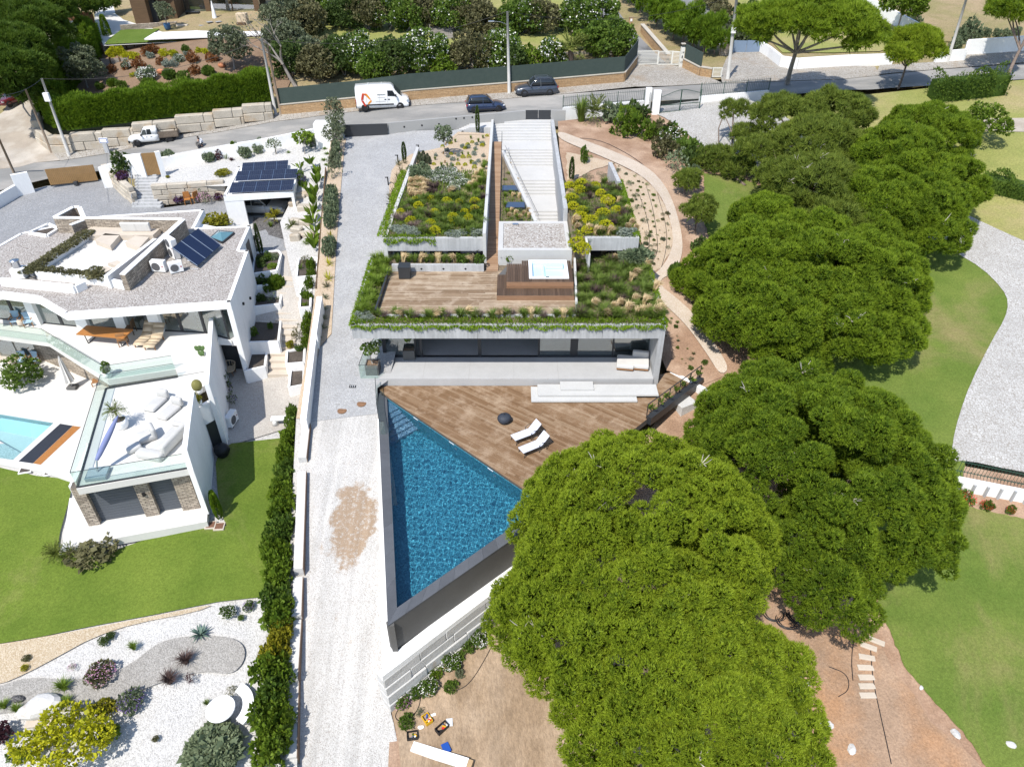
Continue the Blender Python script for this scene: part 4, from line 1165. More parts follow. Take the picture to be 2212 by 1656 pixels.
def lobe_points(lobes,dens,rng,inner=.22,zmin=-.55):
 """points on the outer skin of a set of ellipsoid lobes [(c, r3)]"""
 Cs,Ds=[],[]
 LC_=np.array([l[0]for l in lobes]);LR=np.array([l[1]for l in lobes])
 for i,(c,r)in enumerate(lobes):
  r=np.array(r);c=np.array(c)
  area=4*math.pi*((r[0]*r[1]+r[0]*r[2]+r[1]*r[2])/3)
  n=max(6,int(area*dens))
  d=rdirs(n,rng)
  d=d[d[:,2]>zmin]
  p=c+d*r*rng.uniform(.86,1.06,(len(d),1))
  near=np.linalg.norm((LC_-c),axis=1)<LR.max()*2.6
  keep=np.ones(len(p),bool)
  for j in np.where(near)[0]:
   if j==i:continue
   q=(p-LC_[j])/LR[j]
   keep&=(q**2).sum(1)>(1-inner)**2
  Cs.append(p[keep]);Ds.append(unit(d[keep]/r))
 return np.concatenate(Cs),np.concatenate(Ds)
def crown_lobes(c,R,n,lr,rng,zlo=-.25,jit=.12,flat=.8):
 """lobes spread over the upper skin of an ellipsoid crown"""
 out=[]
 k=0
 while len(out)<n and k<n*20:
  k+=1
  d=rdirs(1,rng)[0]
  if d[2]<zlo:continue
  s=rng.uniform(.80,.97)
  p=np.array(c)+d*np.array(R)*s+rng.normal(size=3)*jit*lr
  if out and(((np.array([o[0]for o in out])-p)**2).sum(1).min()<(lr*.62)**2):continue
  f=rng.uniform(.75,1.25)
  out.append((p,(lr*f,lr*f,lr*f*flat)))
 return out
m_pine_a=foliage('pine_needles_fresh',(.12,.185,.012),(.33,.42,.03),.5)
m_pine_b=foliage('pine_needles_green',(.085,.15,.012),(.27,.37,.026),.5)
m_pine_c=foliage('pine_needles_dark',(.050,.10,.012),(.12,.185,.02),.45)
m_pine_d=foliage('pine_needles_olive',(.075,.115,.02),(.24,.30,.045),.5)
m_ldrk=foliage('dark_leaves',(.036,.065,.014),(.10,.15,.035),.35)
m_leaf=foliage('green_leaves',(.055,.105,.014),(.155,.235,.035),.42)
m_llim=foliage('lime_leaves',(.070,.125,.010),(.16,.235,.02),.35)
m_lolv=foliage('olive_leaves',(.085,.105,.055),(.18,.205,.12),.3)
m_leaf_silver=foliage('silver_leaves',(.16,.19,.15),(.30,.34,.28),.15)
m_lgry=foliage('grey_green_leaves',(.09,.125,.065),(.22,.265,.15),.3)
m_lbrn=foliage('brown_scrub',(.075,.075,.03),(.18,.17,.08),.3)
m_leaf_yellow=foliage('golden_leaves',(.30,.32,.010),(.52,.50,.02),.35)
m_leaf_gold2=foliage('ochre_green_leaves',(.13,.14,.010),(.30,.27,.02),.3)
m_leaf_red=foliage('rust_red_leaves',(.13,.05,.018),(.28,.12,.04),.3)
m_leaf_purple=foliage('purple_leaves',(.030,.012,.016),(.085,.03,.04),.2)
m_hedge=foliage('cypress_hedge',(.065,.13,.008),(.19,.29,.02),.4,1.6)
m_fl_white=M('white_petals',(.85,.84,.80),.7,0,1,0)
m_fl_yellow=M('yellow_petals',(.58,.53,.015),.7,.15,3,0)
m_fl_purple=M('purple_petals',(.16,.09,.30),.7,.1,3,0)
m_fl_pink=M('pink_petals',(.55,.27,.42),.7,.1,3,0)
m_fl_red=M('red_petals',(.60,.04,.03),.7,.1,3,0)
m_g_green=foliage('green_grass_blades',(.075,.125,.018),(.19,.26,.05),.45)
m_g_lime=foliage('bright_grass_blades',(.11,.18,.014),(.21,.30,.04),.45)
m_g_blond=foliage('blonde_grass_plumes',(.42,.31,.16),(.70,.55,.33),.4)
m_g_purple=foliage('purple_fountain_grass',(.040,.022,.020),(.13,.085,.075),.3)
m_g_dusty=foliage('dusty_pink_grass',(.12,.085,.07),(.27,.20,.17),.3)
m_trail=foliage('trailing_ice_plant',(.11,.20,.008),(.21,.32,.016),.4)
m_agave=foliage('agave_blue_green',(.055,.10,.085),(.13,.19,.15),.1)
m_palm=foliage('palm_fronds',(.055,.080,.012),(.16,.19,.035),.25)
PROTO={}
def proto(key,V,Fc,var):
 PROTO[key]=np_mesh(key,V,Fc,var)
def cat(*parts):
 Vs,Fs,vs=[],[],[]
 n=0
 for V,Fc,v in parts:
  Vs.append(V);Fs.append(Fc+n);vs.append(v);n+=len(V)
 return np.concatenate(Vs),np.concatenate(Fs),np.concatenate(vs)
def make_protos():
 for s in range(4):
  rng=np.random.default_rng(100+s)
  lob=crown_lobes((0,0,.48),(.72,.72,.42),16,.30,rng,-.8,.3,.8)
  C,D=lobe_points(lob,70,rng)
  C[:,2]=np.maximum(C[:,2],.02)
  D=unit(D+rdirs(len(D),rng)*.8+np.array([0,0,.3]))
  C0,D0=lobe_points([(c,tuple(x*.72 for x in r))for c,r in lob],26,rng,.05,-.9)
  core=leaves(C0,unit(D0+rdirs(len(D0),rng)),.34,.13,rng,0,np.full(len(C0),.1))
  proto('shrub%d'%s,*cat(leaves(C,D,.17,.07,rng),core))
  C,D=lobe_points(lob,130,rng)
  C[:,2]=np.maximum(C[:,2],.02)
  D=unit(D+rdirs(len(D),rng)*.7)
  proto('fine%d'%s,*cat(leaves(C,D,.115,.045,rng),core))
 for s in range(2):
  rng=np.random.default_rng(120+s)
  d=rdirs(2600,rng);d=d[d[:,2]>-.75]
  C=np.array([0,0,.5])+d*np.array([.95,.95,.5])*rng.uniform(.93,1.03,(len(d),1))
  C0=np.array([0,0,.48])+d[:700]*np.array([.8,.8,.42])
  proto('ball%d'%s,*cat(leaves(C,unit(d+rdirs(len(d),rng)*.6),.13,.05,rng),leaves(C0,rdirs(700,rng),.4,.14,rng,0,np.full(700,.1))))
 for s in range(3):
  rng=np.random.default_rng(130+s)
  lob=crown_lobes((0,0,.55),(.75,.75,.45),12,.22,rng,-.8,.5,.8)
  C,D=lobe_points(lob,60,rng)
  D=unit(D+rdirs(len(D),rng))
  A=leaves(C,D,.16,.05,rng)
  tw=np.array([l[0]for l in lob])
  B=leaves(np.zeros((len(tw),3)),tw,np.linalg.norm(tw,axis=1,keepdims=True),.02,rng)
  proto('loose%d'%s,*cat(A,B))
 for s in range(4):
  rng=np.random.default_rng(140+s)
  n=150
  az=rng.uniform(0,2*math.pi,n);el=rng.uniform(.25,1.0,n)
  out=np.stack([np.cos(az),np.sin(az),np.zeros(n)],1)
  L=rng.uniform(.7,1.15,(n,1))
  base=out*rng.uniform(0,.18,(n,1))
  h1=base+out*(.38*(1-el[:,None])+.08)*L+np.array([0,0,1])*(.62*L)
  h2=base+out*(.95*(1-el[:,None])+.22)*L+np.array([0,0,1])*((.55+.42*el[:,None])*L)
  S=np.stack([-np.sin(az),np.cos(az),np.zeros(n)],1)*.022
  V=np.stack([base-S,base+S,h1+S,h1-S,h2],1)
  F1=np.arange(n)[:,None]*5
  quads=np.concatenate([np.concatenate([F1,F1+1,F1+2,F1+3],1),np.concatenate([F1+3,F1+2,F1+4,F1+4],1)],0)
  V=np.stack([base-S,base+S,h1+S,h1-S,h2+S*.15,h2-S*.15],1).reshape(-1,3)
  F1=np.arange(n)[:,None]*6
  Fq=np.concatenate([np.concatenate([F1,F1+1,F1+2,F1+3],1),np.concatenate([F1+3,F1+2,F1+4,F1+5],1)],0)
  proto('grass%d'%s,V,Fq,np.tile(rng.uniform(0,1,n),2))
 for s in range(3):
  rng=np.random.default_rng(150+s)
  n=130
  az=rng.normal(0,.55,n)
  out=np.stack([np.cos(az),np.sin(az),np.zeros(n)],1)
  L=rng.uniform(.6,1.1,(n,1));lean=rng.uniform(.15,.75,(n,1))
  base=rng.normal(size=(n,3))*np.array([.09,.09,0])
  h1=base+out*lean*.35*L+np.array([0,0,.62])*L
  h2=base+out*lean*1.15*L+np.array([0,0,.85])*L-np.array([0,0,.35])*lean*L
  S=np.stack([-np.sin(az),np.cos(az),np.zeros(n)],1)
  V=np.stack([base-S*.012,base+S*.012,h1+S*.035,h1-S*.035,h2+S*.008,h2-S*.008],1).reshape(-1,3)
  F1=np.arange(n)[:,None]*6
  Fq=np.concatenate([np.concatenate([F1,F1+1,F1+2,F1+3],1),np.concatenate([F1+3,F1+2,F1+4,F1+5],1)],0)
  proto('feather%d'%s,V,Fq,np.tile(rng.uniform(0,1,n),2))
 for s in range(2):
  rng=np.random.default_rng(160+s)
  d=rdirs(420,rng);d=d[d[:,2]>.0]
  C=d*np.array([1,1,.8])*rng.uniform(.85,1.0,(len(d),1))+np.array([0,0,.15])
  parts=[]
  for q in range(4):
   parts.append(leaves(C,unit(d*.5+rdirs(len(d),rng)),.17,.07,rng))
  proto('dome%d'%s,*cat(*parts))
 for s in range(2):
  rng=np.random.default_rng(170+s)
  d=rdirs(330,rng);d=d[d[:,2]>-.2]
  C=np.array([0,0,.5])+d*np.array([1.0,1.0,.56])*rng.uniform(.85,1.05,(len(d),1))
  parts=[leaves(C,rdirs(len(d),rng)*np.array([1,1,.35]),.065,.04,rng)for _ in range(2)]
  proto('dots%d'%s,*cat(*parts))
 for s in range(2):
  rng=np.random.default_rng(180+s)
  V,Fc,vr=[],[],[]
  for k in range(22):
   a=k*2.4+rng.uniform(-.2,.2);e=.15+.8*k/22
   o=np.array([math.cos(a),math.sin(a),0]);t=np.array([-math.sin(a),math.cos(a),0])
   L=1.05-.35*k/22
   up=np.array([0,0,1])
   p0=o*.06;p1=o*(L*.5*math.cos(e))+up*(.5*L*math.sin(e)+.03);p2=o*(L*math.cos(e*.95))+up*(L*math.sin(e)*.95)
   w0,w1=.06,.085
   b=len(V)
   V+=[p0-t*w0,p0-up*.03,p0+t*w0,p1+t*w1,p1-up*.045,p1-t*w1,p2,p2+t*.004]
   Fc+=[(b,b+1,b+4,b+5),(b+1,b+2,b+3,b+4),(b+5,b+4,b+7,b+6),(b+4,b+3,b+7,b+7)]
   vr+=[rng.uniform()]*4
  Fc=[f if len(set(f))==4 else(f[0],f[1],f[2],f[0])for f in Fc]
  V=np.array(V);F2=[]
  v2=[]
  for f,x in zip(Fc,vr):
   F2+=[(f[0],f[1],f[2])];v2.append(x)
   if f[3]not in f[:3]:F2+=[(f[0],f[2],f[3])];v2.append(x)
  proto('agave%d'%s,V,np.array(F2),np.array(v2))
 for s in range(2):
  rng=np.random.default_rng(190+s)
  n=34
  az=rng.uniform(0,2*math.pi,n);e=rng.uniform(.35,1.35,n)
  D=np.stack([np.cos(az)*np.cos(e),np.sin(az)*np.cos(e),np.sin(e)],1)
  proto('sword%d'%s,*leaves(rng.normal(size=(n,3))*np.array([.05,.05,0]),D,1.0,.035,rng,.12))
 for s in range(2):
  rng=np.random.default_rng(200+s)
  z=rng.uniform(0,1,1500)**.9;a=rng.uniform(0,2*math.pi,1500)
  r=np.sin(np.clip(z*.94+.06,0,1)*math.pi)**.55*(1-.25*z)
  C=np.stack([np.cos(a)*r,np.sin(a)*r,z*.97],1)
  D=np.stack([np.cos(a)*.5,np.sin(a)*.5,np.full(1500,.16)],1)
  V,Fc,vr=leaves(C,D+rdirs(1500,rng)*.12,.35,.12,rng)
  V[:,2]=C.repeat(4,0)[:,2]+(V[:,2]-C.repeat(4,0)[:,2])*.35
  proto('column%d'%s,V,Fc,vr)
 for s in range(2):
  rng=np.random.default_rng(210+s)
  parts=[]
  for k in range(26):
   a=k*2.4;el=rng.uniform(-.1,1.25)
   o=np.array([math.cos(a),math.sin(a),0])
   t=np.linspace(.08,1,16)[:,None]
   arc=o*(t*math.cos(el)+.0)+np.array([0,0,1])*(t*math.sin(el)-.45*t**2*math.cos(el))
   tan=np.gradient(arc,axis=0)
   sd=np.cross(unit(tan),np.array([0,0,1.0]))
   for sg in(-1,1):
    parts.append(leaves(arc,unit(unit(tan)*.7+sd*sg*.8+np.array([0,0,.1])),.26,.018,rng,.12))
   parts.append(leaves(arc[:1]*0,arc[-1:]*1.0,np.array([[np.linalg.norm(arc[-1])*.9]]),.012,rng))
  proto('palm%d'%s,*cat(*parts))
 for s in range(2):
  rng=np.random.default_rng(220+s)
  parts=[]
  for k in range(9):
   a=k*2.4;el=rng.uniform(.55,1.25)
   D=np.array([[math.cos(a)*math.cos(el),math.sin(a)*math.cos(el),math.sin(el)]])
   parts.append(leaves(np.array([[0,0,.25]])+D*.1,D,.8,.13,rng,.18))
  proto('banana%d'%s,*cat(*parts))
 rng=np.random.default_rng(230)
 n=900
 C=np.stack([rng.uniform(-.5,.5,n),rng.uniform(-.5,.5,n),rng.uniform(0,.25,n)],1)
 proto('carpet',*leaves(C,unit(rdirs(n,rng)+np.array([0,0,.8])),.12,.02,rng))
make_protos()
_pk=random.Random(3)
def plant(kind,name,loc,w,h,mat,label,cat_,group=None,rz=None,parent=None,flowers=None,fl_n=1.0):
 """one plant standing at loc; w across, h tall"""
 ks=[k for k in PROTO if k.rstrip('0123456789')==kind]
 me=PROTO[_pk.choice(ks)]
 o=link(name,me,mat,None,loc=loc,rot=(0,0,_pk.uniform(0,6.28)if rz is None else rz),scale=(w/2,w/2,h))
 if flowers is not None:
  f=link('flowers',PROTO['dots%d'%_pk.randint(0,1)],flowers,o,False)
  f.parent=o
  f.scale=(fl_n,fl_n,fl_n);f['kind']='stuff'
 return props(o,label,cat_,group)
def branch(p0,p1,r0,r1,bend=.1,n=5,rr=_pk):
 p0,p1=V3(p0),V3(p1)
 L=(p1-p0).length
 off=V3((rr.uniform(-1,1),rr.uniform(-1,1),rr.uniform(-.3,.3)))*bend*L
 pts=[p0.lerp(p1,t)+off*math.sin(t*math.pi)for t in[i/n for i in range(n+1)]]
 return pts,[r0+(r1-r0)*i/n for i in range(n+1)]
def pine(name,base,ells,mat,label,group=None,seed=1,lobe=.95,dens=34,tl=.34,tw=.05,trunk_r=.28,bark=None,dead=0,per=1.0,cat_='pine tree',k=5,spread=.75,zmin=-.45,up=.55,ntr=6,flat=.8):
 """a tree: tapered trunk, limbs, crown of needle tufts. ells = [(centre xyz, (rx, ry, rz))]"""
 rng=np.random.default_rng(seed)
 rr=random.Random(seed)
 t=thing(name,base,label,cat_,group)
 lob=[]
 for c,R in ells:
  a=R[0]*R[1]
  lob+=crown_lobes(c,R,max(4,int(per*3.3*a/lobe**2)),lobe,rng,-.35,.2,flat)
 C,D=lobe_points(lob,dens,rng,.25,zmin)
 D=unit(D*(1-up)+np.array([0,0,up])+rdirs(len(D),rng)*.25)
 tone=np.clip(.35+.45*(C[:,2]-C[:,2].min())/max(np.ptp(C[:,2]),.1),0,1)*0+rng.uniform(.2,.8,len(C))
 V,Fc,vr=tufts(C,D,tl,tw,rng,k,spread,tone)
 me=np_mesh('crown',V,Fc,vr)
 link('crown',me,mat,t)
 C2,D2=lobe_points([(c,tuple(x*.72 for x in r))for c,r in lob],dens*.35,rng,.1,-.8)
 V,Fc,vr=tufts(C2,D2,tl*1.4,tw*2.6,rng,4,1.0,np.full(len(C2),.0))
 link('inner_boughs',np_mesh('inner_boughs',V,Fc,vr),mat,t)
 m=MB()
 top=max(ells,key=lambda e:e[1][0])
 tc=V3(top[0]);tc.z-=top[1][2]*.35
 fork=V3(base).lerp(tc,.45);fork.z=base[2]+(tc.z-base[2])*.55
 pts,rs=branch(base,fork,trunk_r,trunk_r*.7,.04,5,rr)
 m.tube(pts,rs,8)
 m.bd('trunk',bark or m_trunk_pine,t,True)
 m=MB()
 for i in range(ntr):
  l=rr.choice(lob)
  pts,rs=branch(fork,l[0],trunk_r*.5,.04,.12,5,rr)
  m.tube(pts,rs,6)
 for c,R in ells:
  c2=V3(c);c2.z-=R[2]*.2
  pts,rs=branch(fork,c2,trunk_r*.55,.06,.08,5,rr)
  m.tube(pts,rs,6)
 m.bd('limbs',bark or m_trunk_pine,t,True)
 if dead:
  m=MB()
  for i in range(dead):
   j=rr.randrange(len(C))
   p=V3(C[j])-V3(D[j])*.25
   for q in range(5):
    d=V3((rr.uniform(-1,1),rr.uniform(-1,1),rr.uniform(-.1,.9)))*rr.uniform(.25,.6)
    m.tube([p+V3((0,0,.12)),p+d*.7+V3((0,0,.15)),p+d*1.2+V3((0,0,rr.uniform(0,.3)))],[.028,.02,.008],3,False)
  m.bd('dead_twigs',m_dead,t,kind='stuff')
 return t
def ell(u,v,z,rpx,fl=.62):
 """crown part sighted at (u, v), centre height z, radius in sighting units"""
 c=P(u,v,z)
 depth=c.y*cT+(HC-z)*sT
 r=rpx*depth/F
 return(tuple(c),(r,r,r*fl))
def brdlf(name,base,ells,mat,label,group=None,seed=1,lobe=.7,dens=42,L=.22,W=.07,trunk_r=.12,bark=None,cat_='tree',per=1.0,flowers=None,fdens=5,inner=True,nstem=1):
 rng=np.random.default_rng(seed)
 rr=random.Random(seed)
 t=thing(name,base,label,cat_,group)
 lob=[]
 for c,R in ells:
  lob+=crown_lobes(c,R,max(4,int(per*3.6*R[0]*R[2]/lobe**2)),lobe,rng,-.75,.3,.85)
 C,D=lobe_points(lob,dens,rng,.22,-.8)
 Dl=unit(D+rdirs(len(D),rng)*.9+np.array([0,0,.25]))
 link('crown',np_mesh('crown',*leaves(C,Dl,L,W,rng,.1)),mat,t)
 if inner:
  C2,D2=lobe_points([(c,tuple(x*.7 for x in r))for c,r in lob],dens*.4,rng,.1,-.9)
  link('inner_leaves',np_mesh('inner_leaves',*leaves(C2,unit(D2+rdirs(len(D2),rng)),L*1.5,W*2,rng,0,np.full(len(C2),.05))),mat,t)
 if flowers is not None:
  C3,D3=lobe_points([(c,tuple(x*1.04 for x in r))for c,r in lob],fdens,rng,.2,-.3)
  parts=[leaves(C3,unit(D3*.4+rdirs(len(C3),rng)),.17,.085,rng)for _ in range(2)]
  link('blossom',np_mesh('blossom',*cat(*parts)),flowers,t)
 m=MB()
 for s in range(nstem):
  l=rr.choice(lob)
  b0=V3(base)+V3((rr.uniform(-.2,.2),rr.uniform(-.2,.2),0))*(nstem>1)
  tgt=V3(ells[0][0])if nstem==1 else V3(l[0])
  pts,rs=branch(b0,tgt,trunk_r,trunk_r*.5,.06,5,rr)
  m.tube(pts,rs,6)
 for i in range(5):
  l=rr.choice(lob)
  pts,rs=branch(V3(base).lerp(V3(ells[0][0]),.6),l[0],trunk_r*.5,.015,.12,4,rr)
  m.tube(pts,rs,5)
 m.bd('trunk',bark or m_trunk_grey,t,True)
 return t
 # --- the big pines
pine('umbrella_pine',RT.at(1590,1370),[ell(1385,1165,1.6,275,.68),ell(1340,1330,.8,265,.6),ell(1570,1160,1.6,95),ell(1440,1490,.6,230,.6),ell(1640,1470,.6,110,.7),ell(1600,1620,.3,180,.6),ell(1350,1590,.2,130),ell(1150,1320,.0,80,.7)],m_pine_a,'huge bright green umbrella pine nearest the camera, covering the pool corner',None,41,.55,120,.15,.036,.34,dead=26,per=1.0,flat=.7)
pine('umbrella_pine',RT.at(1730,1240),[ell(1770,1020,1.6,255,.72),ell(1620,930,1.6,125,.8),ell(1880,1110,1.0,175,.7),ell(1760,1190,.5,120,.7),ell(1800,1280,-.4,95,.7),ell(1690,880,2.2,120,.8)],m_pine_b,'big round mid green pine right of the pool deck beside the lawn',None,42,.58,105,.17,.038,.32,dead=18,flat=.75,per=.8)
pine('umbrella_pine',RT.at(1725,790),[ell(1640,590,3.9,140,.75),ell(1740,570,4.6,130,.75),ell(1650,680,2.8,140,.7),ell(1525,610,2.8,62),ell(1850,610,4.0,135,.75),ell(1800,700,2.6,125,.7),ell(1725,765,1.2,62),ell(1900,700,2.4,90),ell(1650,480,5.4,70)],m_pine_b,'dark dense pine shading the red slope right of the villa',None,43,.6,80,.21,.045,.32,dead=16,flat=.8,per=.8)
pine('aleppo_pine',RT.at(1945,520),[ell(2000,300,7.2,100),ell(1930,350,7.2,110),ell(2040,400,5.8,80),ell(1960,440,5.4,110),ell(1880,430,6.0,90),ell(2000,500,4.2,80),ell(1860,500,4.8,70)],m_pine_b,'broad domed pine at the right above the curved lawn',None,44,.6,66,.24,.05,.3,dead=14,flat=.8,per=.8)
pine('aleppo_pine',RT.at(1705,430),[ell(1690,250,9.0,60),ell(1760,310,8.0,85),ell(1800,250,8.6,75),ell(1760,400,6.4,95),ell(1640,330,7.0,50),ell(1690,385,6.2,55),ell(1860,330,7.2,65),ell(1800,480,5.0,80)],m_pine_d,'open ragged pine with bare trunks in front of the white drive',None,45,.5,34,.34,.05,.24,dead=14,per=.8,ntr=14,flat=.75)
pine('leaning_pine',RT.at(1610,402),[ell(1545,345,5.8,38),ell(1590,362,5.6,30),ell(1620,295,7.2,34),ell(1585,240,8.2,26)],m_pine_d,'slim leaning pine with one low bough over the green bank',None,46,.42,34,.34,.05,.14,per=.9,ntr=8)
pine('stone_pine',UP.at(1700,182),[ell(1660,48,14.2,58),ell(1740,40,14.6,75),ell(1820,62,14.0,72),ell(1880,90,13.2,35),ell(1625,70,13.4,35),ell(1780,25,14.8,60)],m_pine_b,'tall flat-topped umbrella pine with forked pale trunk by the street',None,47,.7,34,.38,.06,.26,bark=m_trunk_grey,ntr=4,zmin=-.25,flat=.6)
pine('stone_pine',UP.at(1940,192),[ell(1975,92,11.5,48),ell(1950,118,10.8,30),ell(2005,110,11,30)],m_pine_a,'small bright umbrella pine on a bent trunk beside the road',None,48,.5,40,.34,.055,.13,flat=.7,ntr=3)
pine('stone_pine',RT.at(2166,205),[ell(2190,22,14,50),ell(2240,10,14,60)],m_pine_b,'umbrella pine on a curved trunk at the top right edge',None,49,.6,36,.36,.06,.2,flat=.6,ntr=3)
for i,((bu,bv),es,lb)in enumerate((((90,100),[ell(60,60,12,70),ell(20,110,11,70),ell(100,20,12.5,55)],'dark tall pine shading the dirt track, right of the group'),((8,200),[ell(10,150,10,75),ell(-30,60,12,80),ell(30,200,8,40)],'dark pine at the left edge over the red car'),((150,40),[ell(170,10,12,45),ell(120,-10,13,60),ell(220,5,11,30)],'pine with a thin trunk above the ochre block wall'))):
 pine('pine_tree',UP.at(bu,bv),es,m_pine_c,lb,'dark pines over the track',50+i,.8,26,.42,.08,.22,flat=.8)
 # young pines and shrubs between the sand path and the right lawn
for i,(u,v,w,h)in enumerate(((1478,420,1.5,1.4),(1500,505,1.7,2.2))):
 b=RT.at(u,v)
 pine('young_pine',b,[((b.x,b.y,b.z+h*.75),(w*.6,w*.6,h*.4)),((b.x+.4,b.y+.3,b.z+h),(w*.4,w*.4,h*.3))],m_pine_d,('young bushy pine by the bend of the sand path' if i==0 else 'young pine with bare stems below the path bend'),None,60+i,.32,60,.24,.04,.06,ntr=8)
 # --- the white house on the left
ZLR,ZT,ZP=4.5,1.6,-1.55
m_stone_v=veneer('split_stone',(.25,.205,.16),(.46,.39,.31),(.13,.11,.09))
m_shutter=M('grey_roller_shutter',(.085,.095,.11),.5,.05,1,0)
m_cream=M('cream_limestone',(.50,.435,.36),.7,.06,1,.05,15)
m_teak=M('teak',(.30,.15,.06),.6,.15,2,.2,30,obj=True,stretch=(2,14,14))
m_orange_wood=M('oiled_wood',(.36,.155,.045),.45,.15,2,.2,20,obj=True,stretch=(1.5,12,12))
m_fabric=M('pale_canvas',(.55,.535,.51),.95,.05,2,.05,40)
m_fabric_grey=M('light_grey_canvas',(.47,.465,.45),.95,.05,2,.05,40)
m_blue_canvas=M('faded_blue_canvas',(.17,.20,.36),.9,.08,2,.04,30)
m_sky_fabric=M('light_blue_fabric',(.30,.42,.52),.95,.05,2,.1,40)
m_wicker=M('wicker',(.50,.40,.28),.85,.1,2,.25,60)
lh=thing('white_house',(-25,40,ZP),'white modern house with pebble roof and glass terrace beside the drive','house')
def lhb(mb,name,mat,parent=None,**kw):return mb.bd(name,mat,parent or lh,**kw)
rp=[(-90,645),(0,632),(80,642),(140,677),(497,652),(537,540),(517,540),(541,487),(420,492),(441,452),(220,466),(44,503),(0,528),(-90,575)]
RPW=[P2(u,v,ZLR)for u,v in rp]
lroof=lhb(MB().prism(RPW,ZLR-.5,ZLR-.10),'roof',m_w)
rim=MB()
n=len(RPW)
for i in range(n):
 a,b=V3(RPW[i]),V3(RPW[(i+1)%n])
 if i==n-1:continue
 d=(b-a).normalized()
 rim.wall(a,b-d*.001,.22,ZLR-.099,ZLR,1)
lhb(rim,'roof_rim',m_w,lroof)
inner=[((V3(p)-V3((-26,45)))*.985+V3((-26,45)))for p in RPW]
lhb(MB().prism([p for p in inner],ZLR-.098,ZLR-.05),'roof_pebbles',m_roof_gravel,lroof)
# right-hand walls
W_=[V3(RPW[4]),V3(RPW[5]),V3(RPW[6]),V3(RPW[7])]
lhb(MB().wall(W_[0]+V3((0,.02)),W_[1],.32,-1.7,ZLR-.501,1),'side_wall',m_w)
lhb(MB().wall(W_[2],W_[3],.32,.8,ZLR-.501,1),'side_wall',m_w)
lhb(MB().wall(W_[1]+V3((-.33,-.02)),W_[2]+V3((-.02,-.02)),.3,.5,ZLR-.501,-1),'side_wall',m_w)
sd=(W_[1]-W_[0]).normalized();sn=V3((sd.y,-sd.x))
q=W_[2].lerp(W_[3],.55)+V3(((W_[3]-W_[2]).normalized().y,-(W_[3]-W_[2]).normalized().x))*.01
lhb(MB().box((q.x,q.y,3.1),(.05,1.0,1.9),math.atan2(sd.y,sd.x)-math.pi/2-.06),'side_window',m_dkmet)
for t,z in((.35,2.9),(.62,2.2)):
 q=W_[0].lerp(W_[1],t)+sn*.05
 lhb(MB().box((q.x,q.y,z),(.14,.14,.16),math.atan2(sd.y,sd.x)),'wall_lamp',m_black)
 # rear and lower body
body=[P2(-90,600,ZLR),P2(60,590,ZLR),P2(420,600,ZLR),(W_[1].x-.4,W_[1].y),(W_[3].x-.4,W_[3].y-.2),P2(430,470,ZLR),P2(60,510,ZLR),P2(-90,570,ZLR)]
lhb(MB().prism(body,-1.6,ZLR-.502),'rear_body',m_w)
# glazed upper front
fa=[(-60,683),(86,697),(186,707),(270,709),(345,714),(445,719),(497,733)]
FW=[V3(P2(u,v,ZT))for u,v in fa]
ztop=ZLR-.503
for i in range(len(FW)-1):
 a,b=FW[i],FW[i+1]
 L=(b-a).length
 npan=max(1,round(L/2.0))
 ang=math.atan2((b-a).y,(b-a).x)
 for k in range(npan):
  p,q=a.lerp(b,(k+.03)/npan),a.lerp(b,(k+.97)/npan)
  c=(p+q)/2
  lhb(MB().box((c.x,c.y,(ZT+ztop)/2),((q-p).length-.12,.02,ztop-ZT-.12),ang),'window_pane',m_glass)
  f=MB()
  for e in(p,q):f.box((e.x,e.y,(ZT+ztop)/2),(.09,.10,ztop-ZT),ang)
  f.box((c.x,c.y,ZT+.035),((q-p).length-.1,.1,.07),ang)
  lhb(f,'window_frame',m_dkmet)
 if i in(1,2,3,4):
  d=(b-a).normalized()
  lhb(MB().box((a.x,a.y-.05,(ZT+ztop)/2),(.75 if i>1 else .6,.5,ztop-ZT-.004),ang),'pier',m_w)
lhb(MB().prism([tuple(FW[0]+V3((0,3.4))),tuple(FW[-1]+V3((-.4,3.0))),tuple(FW[-1]+V3((-.4,3.2))),tuple(FW[0]+V3((0,3.6)))],ZT,ztop),'room_wall',M('inner_wall',(.36,.345,.32),.8))
# upper terrace and wing slabs
T1=[(-90,712),(0,723),(102,737),(232,820),(380,797),(384,811),(447,800),(457,690),(500,736)]
T1W=[P2(u,v,ZT)for u,v in T1]+[(FW[-1].x,FW[-1].y+3.0),(FW[0].x-2,FW[0].y+3.4)]
lhb(MB().prism(T1W,ZT-.42,ZT),'terrace_slab',m_white_warm)
T2=[(227,838),(384,814),(447,802.5),(447,830),(415,846),(407,1013),(165,1056)]
T2W=[P2(u,v,ZT)for u,v in T2]
lhb(MB().prism(T2W,ZT-.40,ZT-.001),'wing_slab',m_white_warm)
# blade walls with sloping ends
def blade(a,b,za,zb,zbot,th=.26,name='blade_wall'):
 lhb(MB().wall(a,b,th,zbot,(za,zb),0),name,m_w)
blade(P2(456,686,2.9),P2(446,829,2.9),2.9,2.9,-1.7)
blade(P2(414,846,2.9),P2(398,971,2.9),2.9,2.9,-1.7)
fwl,fwr=V3(P2(398,971,2.9)),V3(P2(165,1056,ZT))
lhb(MB().wall(fwl,(P2(407,1016,ZT)[0]+.12,P2(407,1016,ZT)[1]),.26,-1.6,(2.9,1.62)),'blade_end',m_w)
